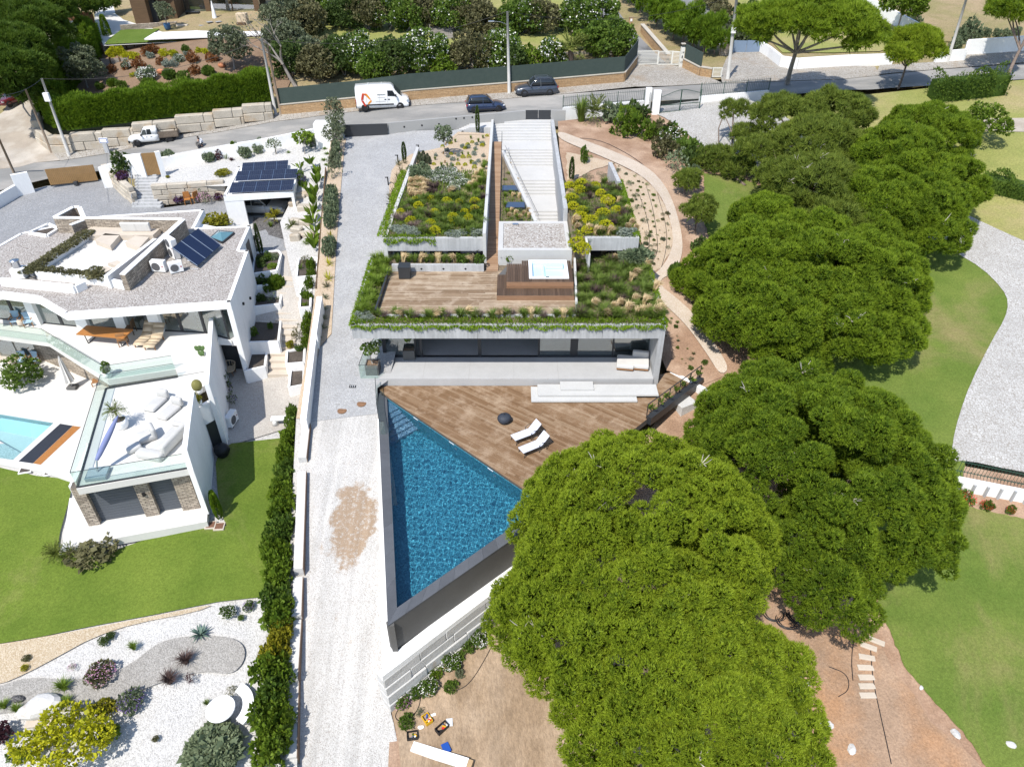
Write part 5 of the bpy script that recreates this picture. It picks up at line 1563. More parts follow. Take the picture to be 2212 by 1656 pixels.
# wing front: piers and shutters
WA,WB=V3(P2(193,1138,-1.6)),V3(P2(437,1098,-1.6))
wd=(WB-WA).normalized();wa=math.atan2(wd.y,wd.x);wn=V3((wd.y,-wd.x))
WL=(WB-WA).length
zt_=ZT-.402
def wseg(t0,t1,th,off,z0,z1,name,mat):
 c=WA+wd*WL*(t0+t1)/2-wn*off
 return lhb(MB().box((c.x,c.y,(z0+z1)/2),(WL*(t1-t0),th,z1-z0),wa),name,mat)
for t0,t1 in((.0,.10),(.50,.62),(.83,.985)):
 wseg(t0,t1,.5,.25,-1.6,zt_,'stone_pier',m_stone_v)
for t0,t1 in((.10,.50),(.62,.83)):
 o=wseg(t0,t1,.06,.30,-1.55,zt_,'shutter',m_shutter)
 for k in range(14):
  z=-1.45+k*.18
  c=WA+wd*WL*(t0+t1)/2-wn*.262
  MB().box((c.x,c.y,z),(WL*(t1-t0)-.04,.016,.165),wa).bd('shutter_slat',m_shutter,o)
wseg(.0,1.0,.2,3.5,-1.6,zt_,'wing_rear',m_w)
lhb(MB().wall(WA-wn*.2,P2(232,850,ZT),.25,-1.6,zt_),'wing_side',m_w)
pt=[(156,1040),(166,1066),(134,1183),(447,1125),(449,1098),(437,1095),(193,1130)]
lhb(MB().prism([P2(150,1075,ZP),P2(134,1183,ZP),P2(447,1126,ZP),P2(449,1085,ZP)],ZP-.5,ZP),'wing_patio',m_white_warm)
q=WA+wd*WL*.56+wn*.03
lhb(MB().box((q.x,q.y,.1),(.12,.16,.2),wa),'wall_lamp',m_black)
# gap between the blades: glazed door and little balcony
q0,q1=V3(P2(446,829,2.9)),V3(P2(414,846,2.9))
ga=math.atan2((q0-q1).y,(q0-q1).x);gc=(q0+q1)/2
lhb(MB().box((gc.x-.1,gc.y+.35,0.0),(1.3,.2,3.15),ga),'wing_infill',m_w)
lhb(MB().box((gc.x-.05,gc.y+.23,-.65),(.7,.06,1.8),ga),'wing_door',m_dkmet)
# balustrades of glass
lbal=thing('glass_balustrade',tuple(P(102,737,ZT)),'frameless glass balustrade round the white upper terrace','balustrade')
rail(lbal,[P2(-90,714,ZT),P2(0,725,ZT),P2(102,739,ZT),P2(231,818,ZT)],ZT+.01,1.0)
rail(lbal,[P2(233,819,ZT),P2(379,796,ZT)],ZT+.01,.95)
lbal2=thing('glass_balustrade',tuple(P(165,1056,ZT)),'frameless glass balustrade round the sunbathing wing roof','balustrade')
rail(lbal2,[P2(384,815,ZT),P2(229,840,ZT),P2(167,1053,ZT),P2(404,1012,ZT)],ZT+.01,1.0)
for a,b in(((229,840),(167,1053)),((167,1053),(404,1012)),((384,815),(229,840))):
 MB().wall(P2(*a,ZT),P2(*b,ZT),.08,ZT+.002,ZT+.07).bd('base_channel',m_dkmet,lbal2)
 # lower storey under the terrace
LA,LB=V3(P2(-90,768,ZP)),V3(P2(98,780,ZP))
lhb(MB().wall(LA,LB,.3,ZP,ZT-.43,1),'lower_stone_wall',m_stone_v)
lhb(MB().wall(LB,P2(236,838,ZP),.3,ZP,ZT-.43,1),'lower_stone_wall',m_stone_v)
for t0,t1 in((.52,.72),(.74,.95)):
 a,b=LA.lerp(LB,t0),LA.lerp(LB,t1)
 dd=(LB-LA).normalized()
 lhb(MB().wall(a+V3((dd.y,-dd.x))*.03,b+V3((dd.y,-dd.x))*.03,.05,ZP+.05,ZP+2.2),'lower_window',m_glass)
 lhb(MB().wall(a+V3((dd.y,-dd.x))*.05,b+V3((dd.y,-dd.x))*.05,.05,ZP+2.201,ZP+2.3),'window_frame',m_dkmet)
 # garden door under the right wall
q=W_[0]+sd*.6+V3((-1.6,0))
lhb(MB().box((q.x+.2,q.y+.4,-.4),(2.2,.2,2.2)),'garden_door',m_dkmet)
lhb(MB().prism([P2(470,733,ZT),(W_[0].x-.33,W_[0].y+.1),(W_[0].x-.33,W_[0].y+1.6),P2(470,690,ZT)],ZT-.42,ZT-.003),'corner_slab',m_w)
# ---- roof terrace
zr=ZLR-.05
rt=thing('roof_terrace',tuple(P(180,540,ZLR)),'walled white roof terrace with built-in benches on the pebble roof','roof terrace')
def rtb(mb,name,mat,**kw):return mb.bd(name,mat,rt,**kw)
rtb(MB().prism([P2(80,590,4.55),P2(200,503,4.55),P2(390,490,4.55),P2(262,605,4.55)],zr+.001,4.55),'floor',m_white_warm)
zw=5.62
def rwall(a,b,th,z0,z1,mat,name='wall',side=0,capped=True):
 rtb(MB().wall(P2(*a,z1),P2(*b,z1),th,z0,z1-(.05 if capped else 0),side),name,mat)
 if capped:rtb(MB().wall(P2(*a,z1),P2(*b,z1),th+.04,z1-.049,z1,side),'coping',m_w)
rwall((117,469),(392,472.5),.28,zr,zw,m_stone_v,'back_wall')
rwall((395,473),(264,592),.34,zr,zw,m_stone_v,'stone_side_wall')
rwall((335,515),(228,596),.24,zr,5.35,m_w,'stair_wall')
rwall((196,498),(79,573),.2,zr,5.05,m_w,'planter_wall',capped=False)
rwall((180,507),(62,582),.16,zr,4.95,m_w,'planter_wall',capped=False)
rwall((77,586),(227,600),.2,zr,5.0,m_w,'front_wall',capped=False)
rwall((227,600),(266,608),.2,zr,5.0,m_w,'front_wall',capped=False)
rwall((152,485),(186,472),.26,zr,5.5,m_stone_v,'stub_wall')
rwall((117,468),(158,446),.28,zr,zw,m_stone_v,'tower_wall')
rwall((158,446),(170,446),.28,zr,zw,m_stone_v,'tower_wall')
rwall((171,447),(180,468),.28,zr,zw,m_stone_v,'tower_wall')
rtb(MB().prism([P2(168,508,4.95),P2(197,490,4.95),P2(345,494,4.95),P2(330,508,4.95)],4.551,4.95),'bench',m_cream)
for u0,v0,u1,v1 in((205,518,255,531),(270,523,318,534),(232,568,262,574),(205,580,240,587)):
 z=4.95 if v0<560 else 4.8
 a,b,c,d=P2(u0,v0,z),P2(u0+(u1-u0)*.66,v1,z),P2(u1+4,v0-11 if v0<560 else v0,z),P2(u0+22,v0-14 if v0<560 else v0-6,z)
 rtb(MB().prism([a,b,c,d],4.552,z),'bench_block',m_cream if v0<600 else m_w)
for u,w in((283,1.15),(312,1.1)):
 p=P(u,498,4.96)
 c=MB();c.box((p.x,p.y-.1,5.3),(w,.22,.68),0,.12)
 c.bd('backrest_cushion',m_fabric,None,bevel=.06,seg=3,label='white back cushion leaning on the roof terrace wall, '+('left of two' if u<300 else 'right of two'),cat='cushion',group=None)
rwall((0,601),(160,617),.3,zr,4.95,m_w,'low_beam',capped=False)
rwall((160,617),(181,607),.3,zr,4.95,m_w,'low_beam',capped=False)
ch=thing('chimney',tuple(P(48,598,4.5)),'white chimney block with a steel cowl on the pebble roof','chimney')
p=P(47,596,4.5)
MB().box((p.x,p.y,4.8),(.85,.7,.62)).bd('block',m_w,ch)
MB().lathe([(.25,0),(.25,.42),(.3,.45),(.3,.52),(.1,.56)],(p.x-.1,p.y+.05,5.11),14).bd('cowl',m_steel,ch,True)
# light well at the roof's back edge
lw=thing('light_well',tuple(P(95,495,4.5)),'open light well with a white rim in the pebble roof','light well')
lq=[P2(62,501,4.62),P2(104,482,4.62),P2(126,492,4.62),P2(101,507,4.62)]
for i in range(4):
 MB().wall(lq[i],lq[(i+1)%4],.2,4.4,4.62).bd('rim',m_w,lw)
MB().prism([tuple(V3(lq[0]).lerp(V3(x),.97))for x in lq],4.451,4.47).bd('shaft_floor',m_soil_dark,lw)
# solar heater on its frame
sol=thing('solar_heater',tuple(P(426,560,4.5)),'dark blue tilted solar collector of three panels on the pebble roof','solar panel')
hi,lo_=5.95,4.72
cA,cB,cC,cD=P(372,535,hi),P(428,493,hi),P(477,529,lo_),P(426.5,574,lo_)
m_collector=M('solar_collector',(.012,.020,.052),.12,.1,1,0,spec=.6)
for k in range(3):
 t0,t1=k/3+.012,(k+1)/3-.012
 q=[cA.lerp(cB,t0),cA.lerp(cB,t1),cD.lerp(cC,t1),cD.lerp(cC,t0)]
 nn=(q[1]-q[0]).cross(q[3]-q[0]).normalized()
 if nn.z<0:nn=-nn
 pm=MB();pm.add([x for x in q]+[x-nn*.09 for x in q],[(0,1,2,3),(7,6,5,4),(0,4,5,1),(1,5,6,2),(2,6,7,3),(3,7,4,0)])
 pm.bd('collector_panel',m_collector,sol)
for t in(0,.333,.667,1):
 MB().tube([cA.lerp(cB,t)+V3((0,0,.01)),cD.lerp(cC,t)+V3((0,0,.01))],.022,5).bd('frame_bar',m_steel,sol)
 a=cA.lerp(cB,t);c=cD.lerp(cC,t)
 MB().tube([a,(a.x,a.y,zr)],.025,5).bd('leg',m_steel,sol)
 MB().tube([(a.x,a.y,zr+.04),(c.x,c.y,zr+.04)],.022,5).bd('foot_bar',m_steel,sol)
 MB().tube([a.lerp(c,.45),(a.x,a.y,zr+.06)],.02,5).bd('brace',m_steel,sol)
 # pyramid rooflight
pr=thing('pyramid_rooflight',tuple(P(478,510,4.5)),'pale blue pyramid rooflight on the white house roof','rooflight')
pq=[P(472,498,4.6),P(505,501.5,4.6),P(480,522,4.6),P(455,512.5,4.6)]
apx=sum((x for x in pq),V3())/4+V3((0,0,.28))
m_pale_glass=M('pale_blue_glass',(.10,.21,.25),.12,.05,1,0,spec=.6)
for i in range(4):
 MB().add([pq[i],pq[(i+1)%4],apx],[(0,1,2)]).bd('pane',m_pale_glass,pr)
 MB().wall(pq[i],pq[(i+1)%4],.1,4.42,4.61).bd('frame',m_dkmet,pr)
m_fan=M('fan_grille',(.10,.10,.105),.6,0,1,0)
def ac_unit(loc,w,h,d,rz,label,fans=1):
 t=thing('air_conditioner',loc,label,'air conditioner',None,rz)
 MB().box((0,0,h/2+.06),(w,d,h)).part('casing',m_w,t,bevel=.02)
 for k in range(fans):
  z=.06+h*(k+.5)/fans
  MB().lathe([(min(w*.3,h/fans*.42),0),(min(w*.3,h/fans*.42),.02)],(0,0,0),18).part('fan_grille',m_fan,t,loc=(-w*.12,-d/2-.002,z),rot=(math.pi/2,0,0))
 MB().lathe([(.05,0),(.05,.006)],(0,0,0),12).part('red_badge',m_fl_red_badge,t,loc=(w*.36,-d/2-.004,h*.6),rot=(math.pi/2,0,0))
 for sx in(-1,1):
  MB().box((sx*w*.36,0,.03),(.07,d*1.05,.06)).part('foot',m_fan,t)
 return t
m_fl_red_badge=M('red_badge',(.35,.02,.04),.4,0,1,0)
ac_unit(tuple(P(379,557,zr)),.95,1.45,.4,-.75,'tall white air conditioner behind the solar collector',2)
ac_unit(tuple(P(347,586,zr)),.95,.75,.4,-.1,'left of the two low air conditioners on the pebble roof')
ac_unit(tuple(P(383,588,zr)),.85,.72,.38,.55,'right of the two low air conditioners on the pebble roof')
ac_unit(LL.at(503,915),.95,.75,.4,1.45,'air conditioner on the gravel beside the tall blade wall')
# --- left terrace pool and patio
pa=[(-90,765),(98,777),(238,838),(232,858),(168,1040),(160,1038),(90,1016),(0,1000),(-90,990)]
lhb(MB().prism([P2(u,v,ZP)for u,v in pa],ZP-.4,ZP-.35),'patio_base',m_white_warm)
# patio laid in strips round the pool so that the basin stays open
wp=[P(-90,884,ZP),P(0,894,ZP),P(116,913,ZP),P(28,993,ZP),P(-90,976,ZP)]
patio=thing('lower_patio',tuple(P(100,860,ZP)),'bright white stone patio in front of the lower storey','patio')
MB().prism([P2(-90,765,ZP),P2(98,777,ZP),P2(238,838,ZP),P2(224,880,ZP),(wp[2].x,wp[2].y),(wp[1].x,wp[1].y),(wp[0].x,wp[0].y)],ZP-.345,ZP).bd('paving',m_white_warm,patio)
MB().prism([(wp[2].x,wp[2].y),P2(224,880.2,ZP),P2(175,1045,ZP),P2(158,1040,ZP),P2(92,1018,ZP),P2(0,1002,ZP),P2(-90,992,ZP),(wp[4].x,wp[4].y),(wp[3].x,wp[3].y)],ZP-.345,ZP-.001).bd('paving',m_white_warm,patio)
lp=thing('terrace_pool',tuple(P(50,940,ZP)),'pale turquoise pool on the left with a dark slatted cover strip','pool')
m_pale_tile=pool_tile('turquoise_mosaic',(.25,.56,.62),(.33,.64,.69),(.42,.71,.75))
zb=ZP-1.1
bm_=MB();bm_.add([(p.x,p.y,zb)for p in wp],[tuple(range(5))]);bm_.bd('basin_floor',m_pale_tile,lp)
bm_=MB()
for i in range(5):
 a,b=wp[i],wp[(i+1)%5]
 bm_.quad((a.x,a.y,zb),(b.x,b.y,zb),(b.x,b.y,ZP-.01),(a.x,a.y,ZP-.01))
bm_.bd('basin_wall',m_pale_tile,lp)
MB().prism([(wp[1].x,wp[1].y-.02),(wp[2].x-.05,wp[2].y-.02),P2(84,938,ZP),P2(-20,918,ZP)],zb+.01,ZP-.3).bd('shallow_shelf',M('pale_shelf_tile',(.55,.66,.70),.4,.05),lp)
m_water2=glass('pale_pool_water',(.70,.92,.95),1.0,.03)
bm_=MB();bm_.add([(p.x,p.y,ZP-.06)for p in wp],[tuple(range(5))[::-1]]);bm_.bd('water',m_water2,lp)
cv=[P(130,915,ZP),P(157,919.5,ZP),P(71,1000.5,ZP),P(40,996,ZP)]
ov_=[P(157.5,919.5,ZP),P(175,922,ZP),P(88,1003.5,ZP),P(71.5,1000.5,ZP)]
for nm,qd,mt,nn in(('cover_slat',cv,M('dark_cover',(.03,.034,.045),.5,.05),9),('wood_slat',ov_,m_orange_wood,6)):
 for k in range(nn):
  t0,t1=(k+.05)/nn,(k+.95)/nn
  pts=[qd[0].lerp(qd[1],t0),qd[0].lerp(qd[1],t1),qd[3].lerp(qd[2],t1),qd[3].lerp(qd[2],t0)]
  MB().prism([(p.x,p.y)for p in pts],ZP+.001,ZP+.012).bd(nm,mt,lp)
  # --- carport with solar array
cp=thing('carport',tuple(P(520,480,2.2)),'white flat-roofed carport with a silver car inside','carport')
zc_=4.75
c0,c1,c2,c3=P(482,423,zc_),P(633,413,zc_),P(648,356,zc_),P(514,360,zc_)
MB().prism([(c0.x,c0.y),(c1.x,c1.y),(c2.x,c2.y),(c3.x,c3.y)],zc_-.5,zc_-.1).bd('roof',m_w,cp)
for a,b in((c0,c1),(c1,c2),(c2,c3),(c3,c0)):
 MB().wall((a.x,a.y),(b.x,b.y),.2,zc_-.099,zc_,1).bd('parapet',m_w,cp)
dx=(V3((c1.x,c1.y))-V3((c0.x,c0.y))).normalized();an=math.atan2(dx.y,dx.x)
def cpw(t0,t1,y0,y1,name,z0=1.9,z1=zc_-.501,mat=None):
 nrm=V3((-dx.y,dx.x))
 W=(V3((c1.x,c1.y))-V3((c0.x,c0.y))).length
 a=V3((c0.x,c0.y))
 MB().prism([tuple(a+dx*W*t0+nrm*y0),tuple(a+dx*W*t1+nrm*y0),tuple(a+dx*W*t1+nrm*y1),tuple(a+dx*W*t0+nrm*y1)],z0,z1).bd(name,mat or m_w,cp)
cpw(.0,.27,.02,.35,'front_pier')
cpw(.0,.05,.351,5.5,'side_wall')
cpw(.0,1.0,5.5,5.8,'rear_wall',mat=m_limestone)
cpw(.96,1.0,.02,5.4,'side_wall')
cpw(.0,1.0,-2.2,5.5,'floor',1.9,2.12,m_conc_pale)
arr=thing('solar_array',tuple(P(560,400,zc_)),'array of fourteen dark solar panels on the carport roof','solar panel')
def solar_mat():
 m,nt,b=_nodes('solar_cells')
 tc=N(nt,'ShaderNodeTexCoord').outputs['Object']
 br=N(nt,'ShaderNodeTexBrick',{'Vector':tc,'Scale':1.0,'Mortar Size':.006,'Brick Width':.165,'Row Height':.165,'Color1':(.010,.013,.030,1),'Color2':(.013,.017,.038,1),'Mortar':(.055,.06,.075,1),'Mortar Smooth':0.0},offset=0.0)
 nt.links.new(br.outputs['Color'],b.inputs['Base Color'])
 b.inputs['Roughness'].default_value=.15
 b.inputs['Specular IOR Level'].default_value=.5
 return m
m_solar=solar_mat()
pme=MB().box((0,0,0),(.99,1.62,.04)).mesh('solar_panel')
fme=MB()
for s in(-1,1):
 fme.box((s*.505,0,.003),(.02,1.66,.05));fme.box((0,s*.825,.003),(1.0,.02,.05))
fme.box((0,0,.022),(.99,.018,.01))
fme=fme.mesh('panel_frame')
for(ua,ub,v,n_)in((523,622,362,4),(511,642,381,5),(498,634,406,5)):
 a,b=P(ua,v,zc_+.25),P(ub,v-6,zc_+.25)
 for k in range(n_):
  c=a.lerp(b,(k+.5)/n_)
  wsc=(b-a).length/n_/1.03
  po=link('panel',pme,m_solar,arr,True,loc=c,rot=(.16,0,math.atan2((b-a).y,(b-a).x)),scale=(wsc,wsc*1.0,1))
  f=link('panel_frame',fme,m_steel,po,False);f.parent=po
  # --- forecourt: stone walls, stair, gate, boundary
gw=thing('garden_stone_wall',tuple(P(410,430,2.3)),'rough limestone block wall behind the forecourt chairs','wall')
a,b=LC.at(336,441),LC.at(492,432)
course_wall(gw,(a.x,a.y),(b.x,b.y),4,4.08,.46,.5,m_limestone,71,(1.0,2.0),.0,.0,bev=.05)
gw2=thing('garden_stone_wall',tuple(P(250,410,2.4)),'curved limestone block wall left of the forecourt stair','wall')
pts=[LC.at(228,388),LC.at(245,405),LC.at(266,425),LC.at(290,446)]
for i in range(3):
 course_wall(gw2,(pts[i].x,pts[i].y),(pts[i+1].x,pts[i+1].y),4,4.05,.45,.5,m_limestone,75+i,(.9,1.6),.0,bev=.05)
fs=thing('forecourt_stair',LC.at(318,452),'grey stone stair up to the wooden street door','stairs')
s0,s1=LC.at(318,450),P(316,374,4.1)
for k in range(11):
 t0,t1=k/11,(k+1)/11
 p,q=s0.lerp(s1,t0),s0.lerp(s1,t1)
 z=2.4+(k+1)*.155
 w_=2.5 if k<2 else 1.95
 MB().box(((p.x+q.x)/2,(p.y+q.y)/2+.05,z-.3),(w_,(q-p).length+.1,.6)).bd('step',m_conc,fs,bevel=.02,seg=1)
MB().tube([(s0.x-1.05,s0.y,3.3),(s1.x-1.05,s1.y,5.0)],.025,6).bd('handrail',m_steel,fs)
for k in range(4):
 p=s0.lerp(s1,k/3)
 MB().tube([(p.x-1.05,p.y,2.4+1.6*k/3),(p.x-1.05,p.y,3.32+1.68*k/3)],.02,5).bd('rail_post',m_steel,fs)
bwl=thing('street_boundary_wall',tuple(P(460,330,4.2)),'long low white boundary wall between street and rock garden','wall')
t_=[(344,341),(420,327),(520,309),(600,294),(690,275)]
zz_=[4.9,5.1,5.5,5.8,6.1]
for i in range(4):
 a,b=P(*t_[i],zz_[i]),P(*t_[i+1],zz_[i+1])
 MB().wall((a.x,a.y),(b.x,b.y),.25,3.2,(zz_[i],zz_[i+1])).bd('wall',m_w,bwl)
a=P(698,265,7.2)
MB().box((a.x,a.y,5.9),(1.6,1.2,2.7)).bd('corner_block',m_w,bwl)
dw=thing('street_door_wall',tuple(P(300,366,4.1)),'white wall with a slatted wooden street door above the stair','wall')
a,b,c,d=P(265,338,5.5),P(303,329,6.1),P(333,327,6.1),P(341,325,6.1)
MB().wall((a.x,a.y),(b.x,b.y),.25,3.6,(5.6,6.0)).bd('wall',m_w,dw)
MB().wall((c.x,c.y),(d.x+.1,d.y),.25,3.6,6.05).bd('wall',m_w,dw)
m_slat=M('wood_effect_slats',(.26,.155,.065),.6,.08,2,.15,30)
for k in range(9):
 p,q=b.lerp(c,(k+.06)/9),b.lerp(c,(k+.94)/9)
 MB().wall((p.x,p.y),(q.x,q.y),.06,4.05,6.0).bd('door_slat',m_slat,dw)
sg=thing('sliding_gate',tuple(P(160,400,2.6)),'wide brown slatted sliding gate to the forecourt','gate')
a,b=P(110,402,2.6),P(212,388,2.75)
zg=zup(a,366)
for k in range(26):
 p,q=a.lerp(b,(k+.05)/26),a.lerp(b,(k+.95)/26)
 MB().wall((p.x,p.y),(q.x,q.y),.05,2.7,zg).bd('gate_slat',m_slat,sg)
MB().wall((a.x,a.y),(b.x,b.y),.09,2.58,2.69).bd('bottom_rail',m_dkmet,sg)
MB().box(((a.x+b.x)/2+.3,(a.y+b.y)/2-.3,2.75),(.35,.3,.35)).bd('motor',m_dkmet,sg,bevel=.03)
lw_=thing('forecourt_white_wall',tuple(P(40,405,2.3)),'white wall left of the brown sliding gate','wall')
for(u0,v0,u1,v1,zt0,zt1)in((22,378,58,371,4.2,4.2),(-40,440,34,398,3.1,3.3),(212,362,262,345,4.4,4.9)):
 a,b=P(u0,v0,zt0),P(u1,v1,zt1)
 MB().wall((a.x,a.y),(b.x,b.y),.3,1.8,(zt0,zt1)).bd('wall',m_w,lw_)
 # --- garden stair and planter boxes beside the white house
gs=thing('garden_stair',LP.at(600,790),'long cream garden stair between planter boxes beside the white house','stairs')
n_=15
for k in range(n_):
 t=k/n_
 u0,u1=577+30*t,628+28*t
 z=-1.35+(k+1)*.2
 v=808+(590-808)*t
 v2=808+(590-808)*(k+1)/n_
 a,b=P(u0,v,z),P(u1,v,z)
 y2=P(u0,v2,z+.2).y+.05
 MB().prism([(a.x,a.y),(b.x,b.y),(b.x+.05,y2),(a.x+.05,y2)],z-.5,z).bd('step',m_cream,gs,bevel=.015,seg=1)
def planter_box(quv,zt,h,label,soil=None):
 q=[V3(P2(u,v,zt))for u,v in quv]
 t=thing('planter_box',(q[0].x,q[0].y,zt-h),label,'planter')
 c=sum(q,V3((0,0)))/len(q)
 m=MB()
 for i in range(len(q)):
  m.wall(q[i],q[(i+1)%len(q)],.14,zt-h,zt)
 m.bd('wall',m_w,t)
 MB().prism([tuple(c+(p-c)*.97)for p in q],zt-h,zt-.12).bd('soil',soil or m_soil_dark,t)
 return t
PB_=[([(551,545),(600,540),(607,548),(598,583),(545,590)],2.3,.8,'white planter box at the top left of the garden stair'),([(546,594),(596,590),(592,612),(543,618)],1.7,.8,'second white planter box down beside the garden stair'),([(545,622),(612,612),(604,655),(542,662)],1.2,.9,'third planter box with round green shrubs by the stair'),([(541,682),(608,672),(601,736),(536,738)],.4,1.0,'large planter box of bare dark soil by the white side wall'),([(536,750),(577,745),(572,790),(528,800)],-.5,1.1,'lowest planter box at the foot of the white side wall'),([(645,558),(684,555),(686,594),(640,598)],2.3,.7,'planter box of dry twigs right of the stair head'),([(650,618),(672,616),(670,662),(647,664)],1.7,.9,'narrow planter box right of the garden stair'),([(620,757),(658,750),(656,782),(618,785)],-.3,1.0,'planter box with a bare brown shrub right of the stair'),([(628,796),(657,786),(655,830),(624,836)],-.8,.8,'lowest planter box right of the garden stair')]
for q,zt,h,lb_ in PB_:planter_box(q,zt,h,lb_)
# wall between garden path and drive
dwl=thing('drive_wall',DRV.at(676,860),'tall white wall between the garden path and the cobbled drive','wall')
for(u0,v0,z0,u1,v1,z1)in((690,640,2.9,678,720,2.1),(678,722,1.75,655,905,.65)):
 a,b=P(u0,v0,z0),P(u1,v1,z1)
 MB().wall((a.x,a.y),(b.x,b.y),.35,-2.0,(z0,z1)).bd('wall',m_w,dwl)
m_rust_edge=M('rusty_edging',(.16,.11,.08),.9,.2,2)
sw_=thing('stepped_drive_wall',DRV.at(645,1200),'stepped white block wall along the lower gravel drive','wall')
for(u0,v0,u1,v1,z)in((660,915,652,990,.25),(651,1018,645,1235,-.75),(643,1246,641,1333,-1.9),(640,1338,634,1470,-2.5),(634,1472,631,1640,-3.4)):
 a,b=DRV.at(u0+3,v0+8),DRV.at(u1+3,v1+8)
 za,zb=a.z+.30,max(b.z+.36,a.z+.30-.22*abs(a.y-b.y))
 MB().wall((a.x,a.y),(b.x,b.y),.46,(za-1.6,zb-1.6),(za,zb),0).bd('block',m_block_white,sw_)
 MB().wall((a.x+.25,a.y),(b.x+.25,b.y),.03,(za-1.2,zb-1.2),(za+.04,zb+.04),0).bd('rusty_edging',m_rust_edge,sw_)
 # --- across the street
m_brick=veneer('ochre_stone_bricks',(.36,.215,.10),(.47,.30,.155),(.30,.22,.14),.42,.10)
m_cap=M('wall_cap_stone',(.42,.385,.33),.85,.08)
def mesh_screen():
 m,nt,b=_nodes('green_screen_net')
 v=pos(nt)
 col=mix(nt,noise(nt,v,2.2,4,.7),(.022,.040,.034),(.050,.068,.058))
 nt.links.new(col,b.inputs['Base Color'])
 b.inputs['Roughness'].default_value=.9
 return m
m_net=mesh_screen()
m_wpaint=M('white_painted_metal',(.62,.61,.56),.5,.04)
m_green_paint=M('green_painted_metal',(.030,.070,.050),.5,.05)
m_picket=M('grey_green_metal',(.11,.13,.12),.5,.05)
m_clad=M('brown_timber_cladding',(.105,.065,.036),.8,.15,1,.2,8,obj=False,stretch=(1,1,14))
m_old_wood=M('silvered_timber',(.27,.245,.215),.9,.15,1,.2,15)
# big block wall under the hedge
kw=thing('corner_block_wall',UP.at(113,330),'big beige limestone block wall below the clipped hedge at the bend','wall')
wpx=[(77,262),(80,304),(113,331),(161,330),(230,320),(296,312),(387,294),(467,280),(530,269),(592,258)]
wpt=[UP.at(u,v)for u,v in wpx]
for i in range(len(wpt)-1):
 a,b=wpt[i],wpt[i+1]
 course_wall(kw,(a.x,a.y),(b.x,b.y),2,max(a.z,b.z)+1.55-(.3 if i<2 else 0),.82,.8,m_limestone,80+i,(1.7,3.0),.04,bev=.06)
def hedge(name,path,wd,z0s,h,mat,label,cat_='hedge',dens=110,L=.30,W=.075,seed=1,lumpy=.12,upw=.8,k=4):
 """clipped hedge along a path of xy with base heights z0s"""
 rng=np.random.default_rng(seed)
 Cs,Ds=[],[]
 for i in range(len(path)-1):
  a,b=np.array(path[i][:2]),np.array(path[i+1][:2])
  Ls=np.linalg.norm(b-a);d=(b-a)/Ls;nn=np.array([d[1],-d[0]])
  for face,area in(('top',Ls*wd),('front',Ls*h),('back',Ls*h),('in',Ls*h*.6)):
   m=int(area*dens*(.4 if face=='back' else 1))
   t=rng.uniform(-.02,1.02,m);s=rng.uniform(-.5,.5,m);z=rng.uniform(0,1,m)
   if face=='top':z[:]=1;D=np.tile([0,0,1.0],(m,1))
   elif face=='front':s[:]=.5;D=np.tile([nn[0],nn[1],0.25],(m,1))
   elif face=='back':s[:]=-.5;D=np.tile([-nn[0],-nn[1],.25],(m,1))
   else:s*=.6;D=np.tile([0,0,1.0],(m,1))
   base=z0s[i]+(z0s[i+1]-z0s[i])*t
   xy=a+np.outer(t,b-a)+np.outer(s*wd,nn)
   bul=lumpy*(np.sin(xy[:,0]*1.7+xy[:,1])+np.sin(xy[:,1]*2.3-xy[:,0]*1.1))
   C=np.concatenate([xy,(base+z*(h+bul))[:,None]],1)+D*bul[:,None]*.6+rng.normal(size=(m,3))*.07
   Cs.append(C);Ds.append(D)
 C=np.concatenate(Cs);D=unit(np.concatenate(Ds)+np.array([0,0,upw])+rng.normal(size=(len(C),3))*.25)
 o=link(name,np_mesh(name,*tufts(C,D,L,W,rng,k,.5)),mat)
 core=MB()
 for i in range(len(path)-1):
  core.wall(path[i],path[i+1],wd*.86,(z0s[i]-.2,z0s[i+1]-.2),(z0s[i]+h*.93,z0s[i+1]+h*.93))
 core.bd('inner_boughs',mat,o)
 return props(o,label,cat_)
hp=[(112,268),(140,279),(207,271),(300,258),(384,247),(480,232),(586,214)]
hz_=[UP.at(u,v+40).z+1.5 for u,v in hp]
hw=[P(u,v,z)for(u,v),z in zip(hp,hz_)]
hedge('clipped_hedge',[(p.x,p.y+.8)for p in hw],1.6,hz_,2.55,m_hedge,'long clipped bright green cypress hedge above the block wall',seed=91,L=.34)
hp2=[(112,268),(110,235),(130,195),(165,160),(195,120)]
hw2=[UP.at(u,v,.3)for u,v in hp2]
hedge('loose_hedge',[(p.x+.3,p.y+.6)for p in hw2],2.6,[p.z for p in hw2],3.2,m_hedge,'tall feathery hedge climbing beside the dirt track',seed=92,L=.45,W=.07,lumpy=.3)
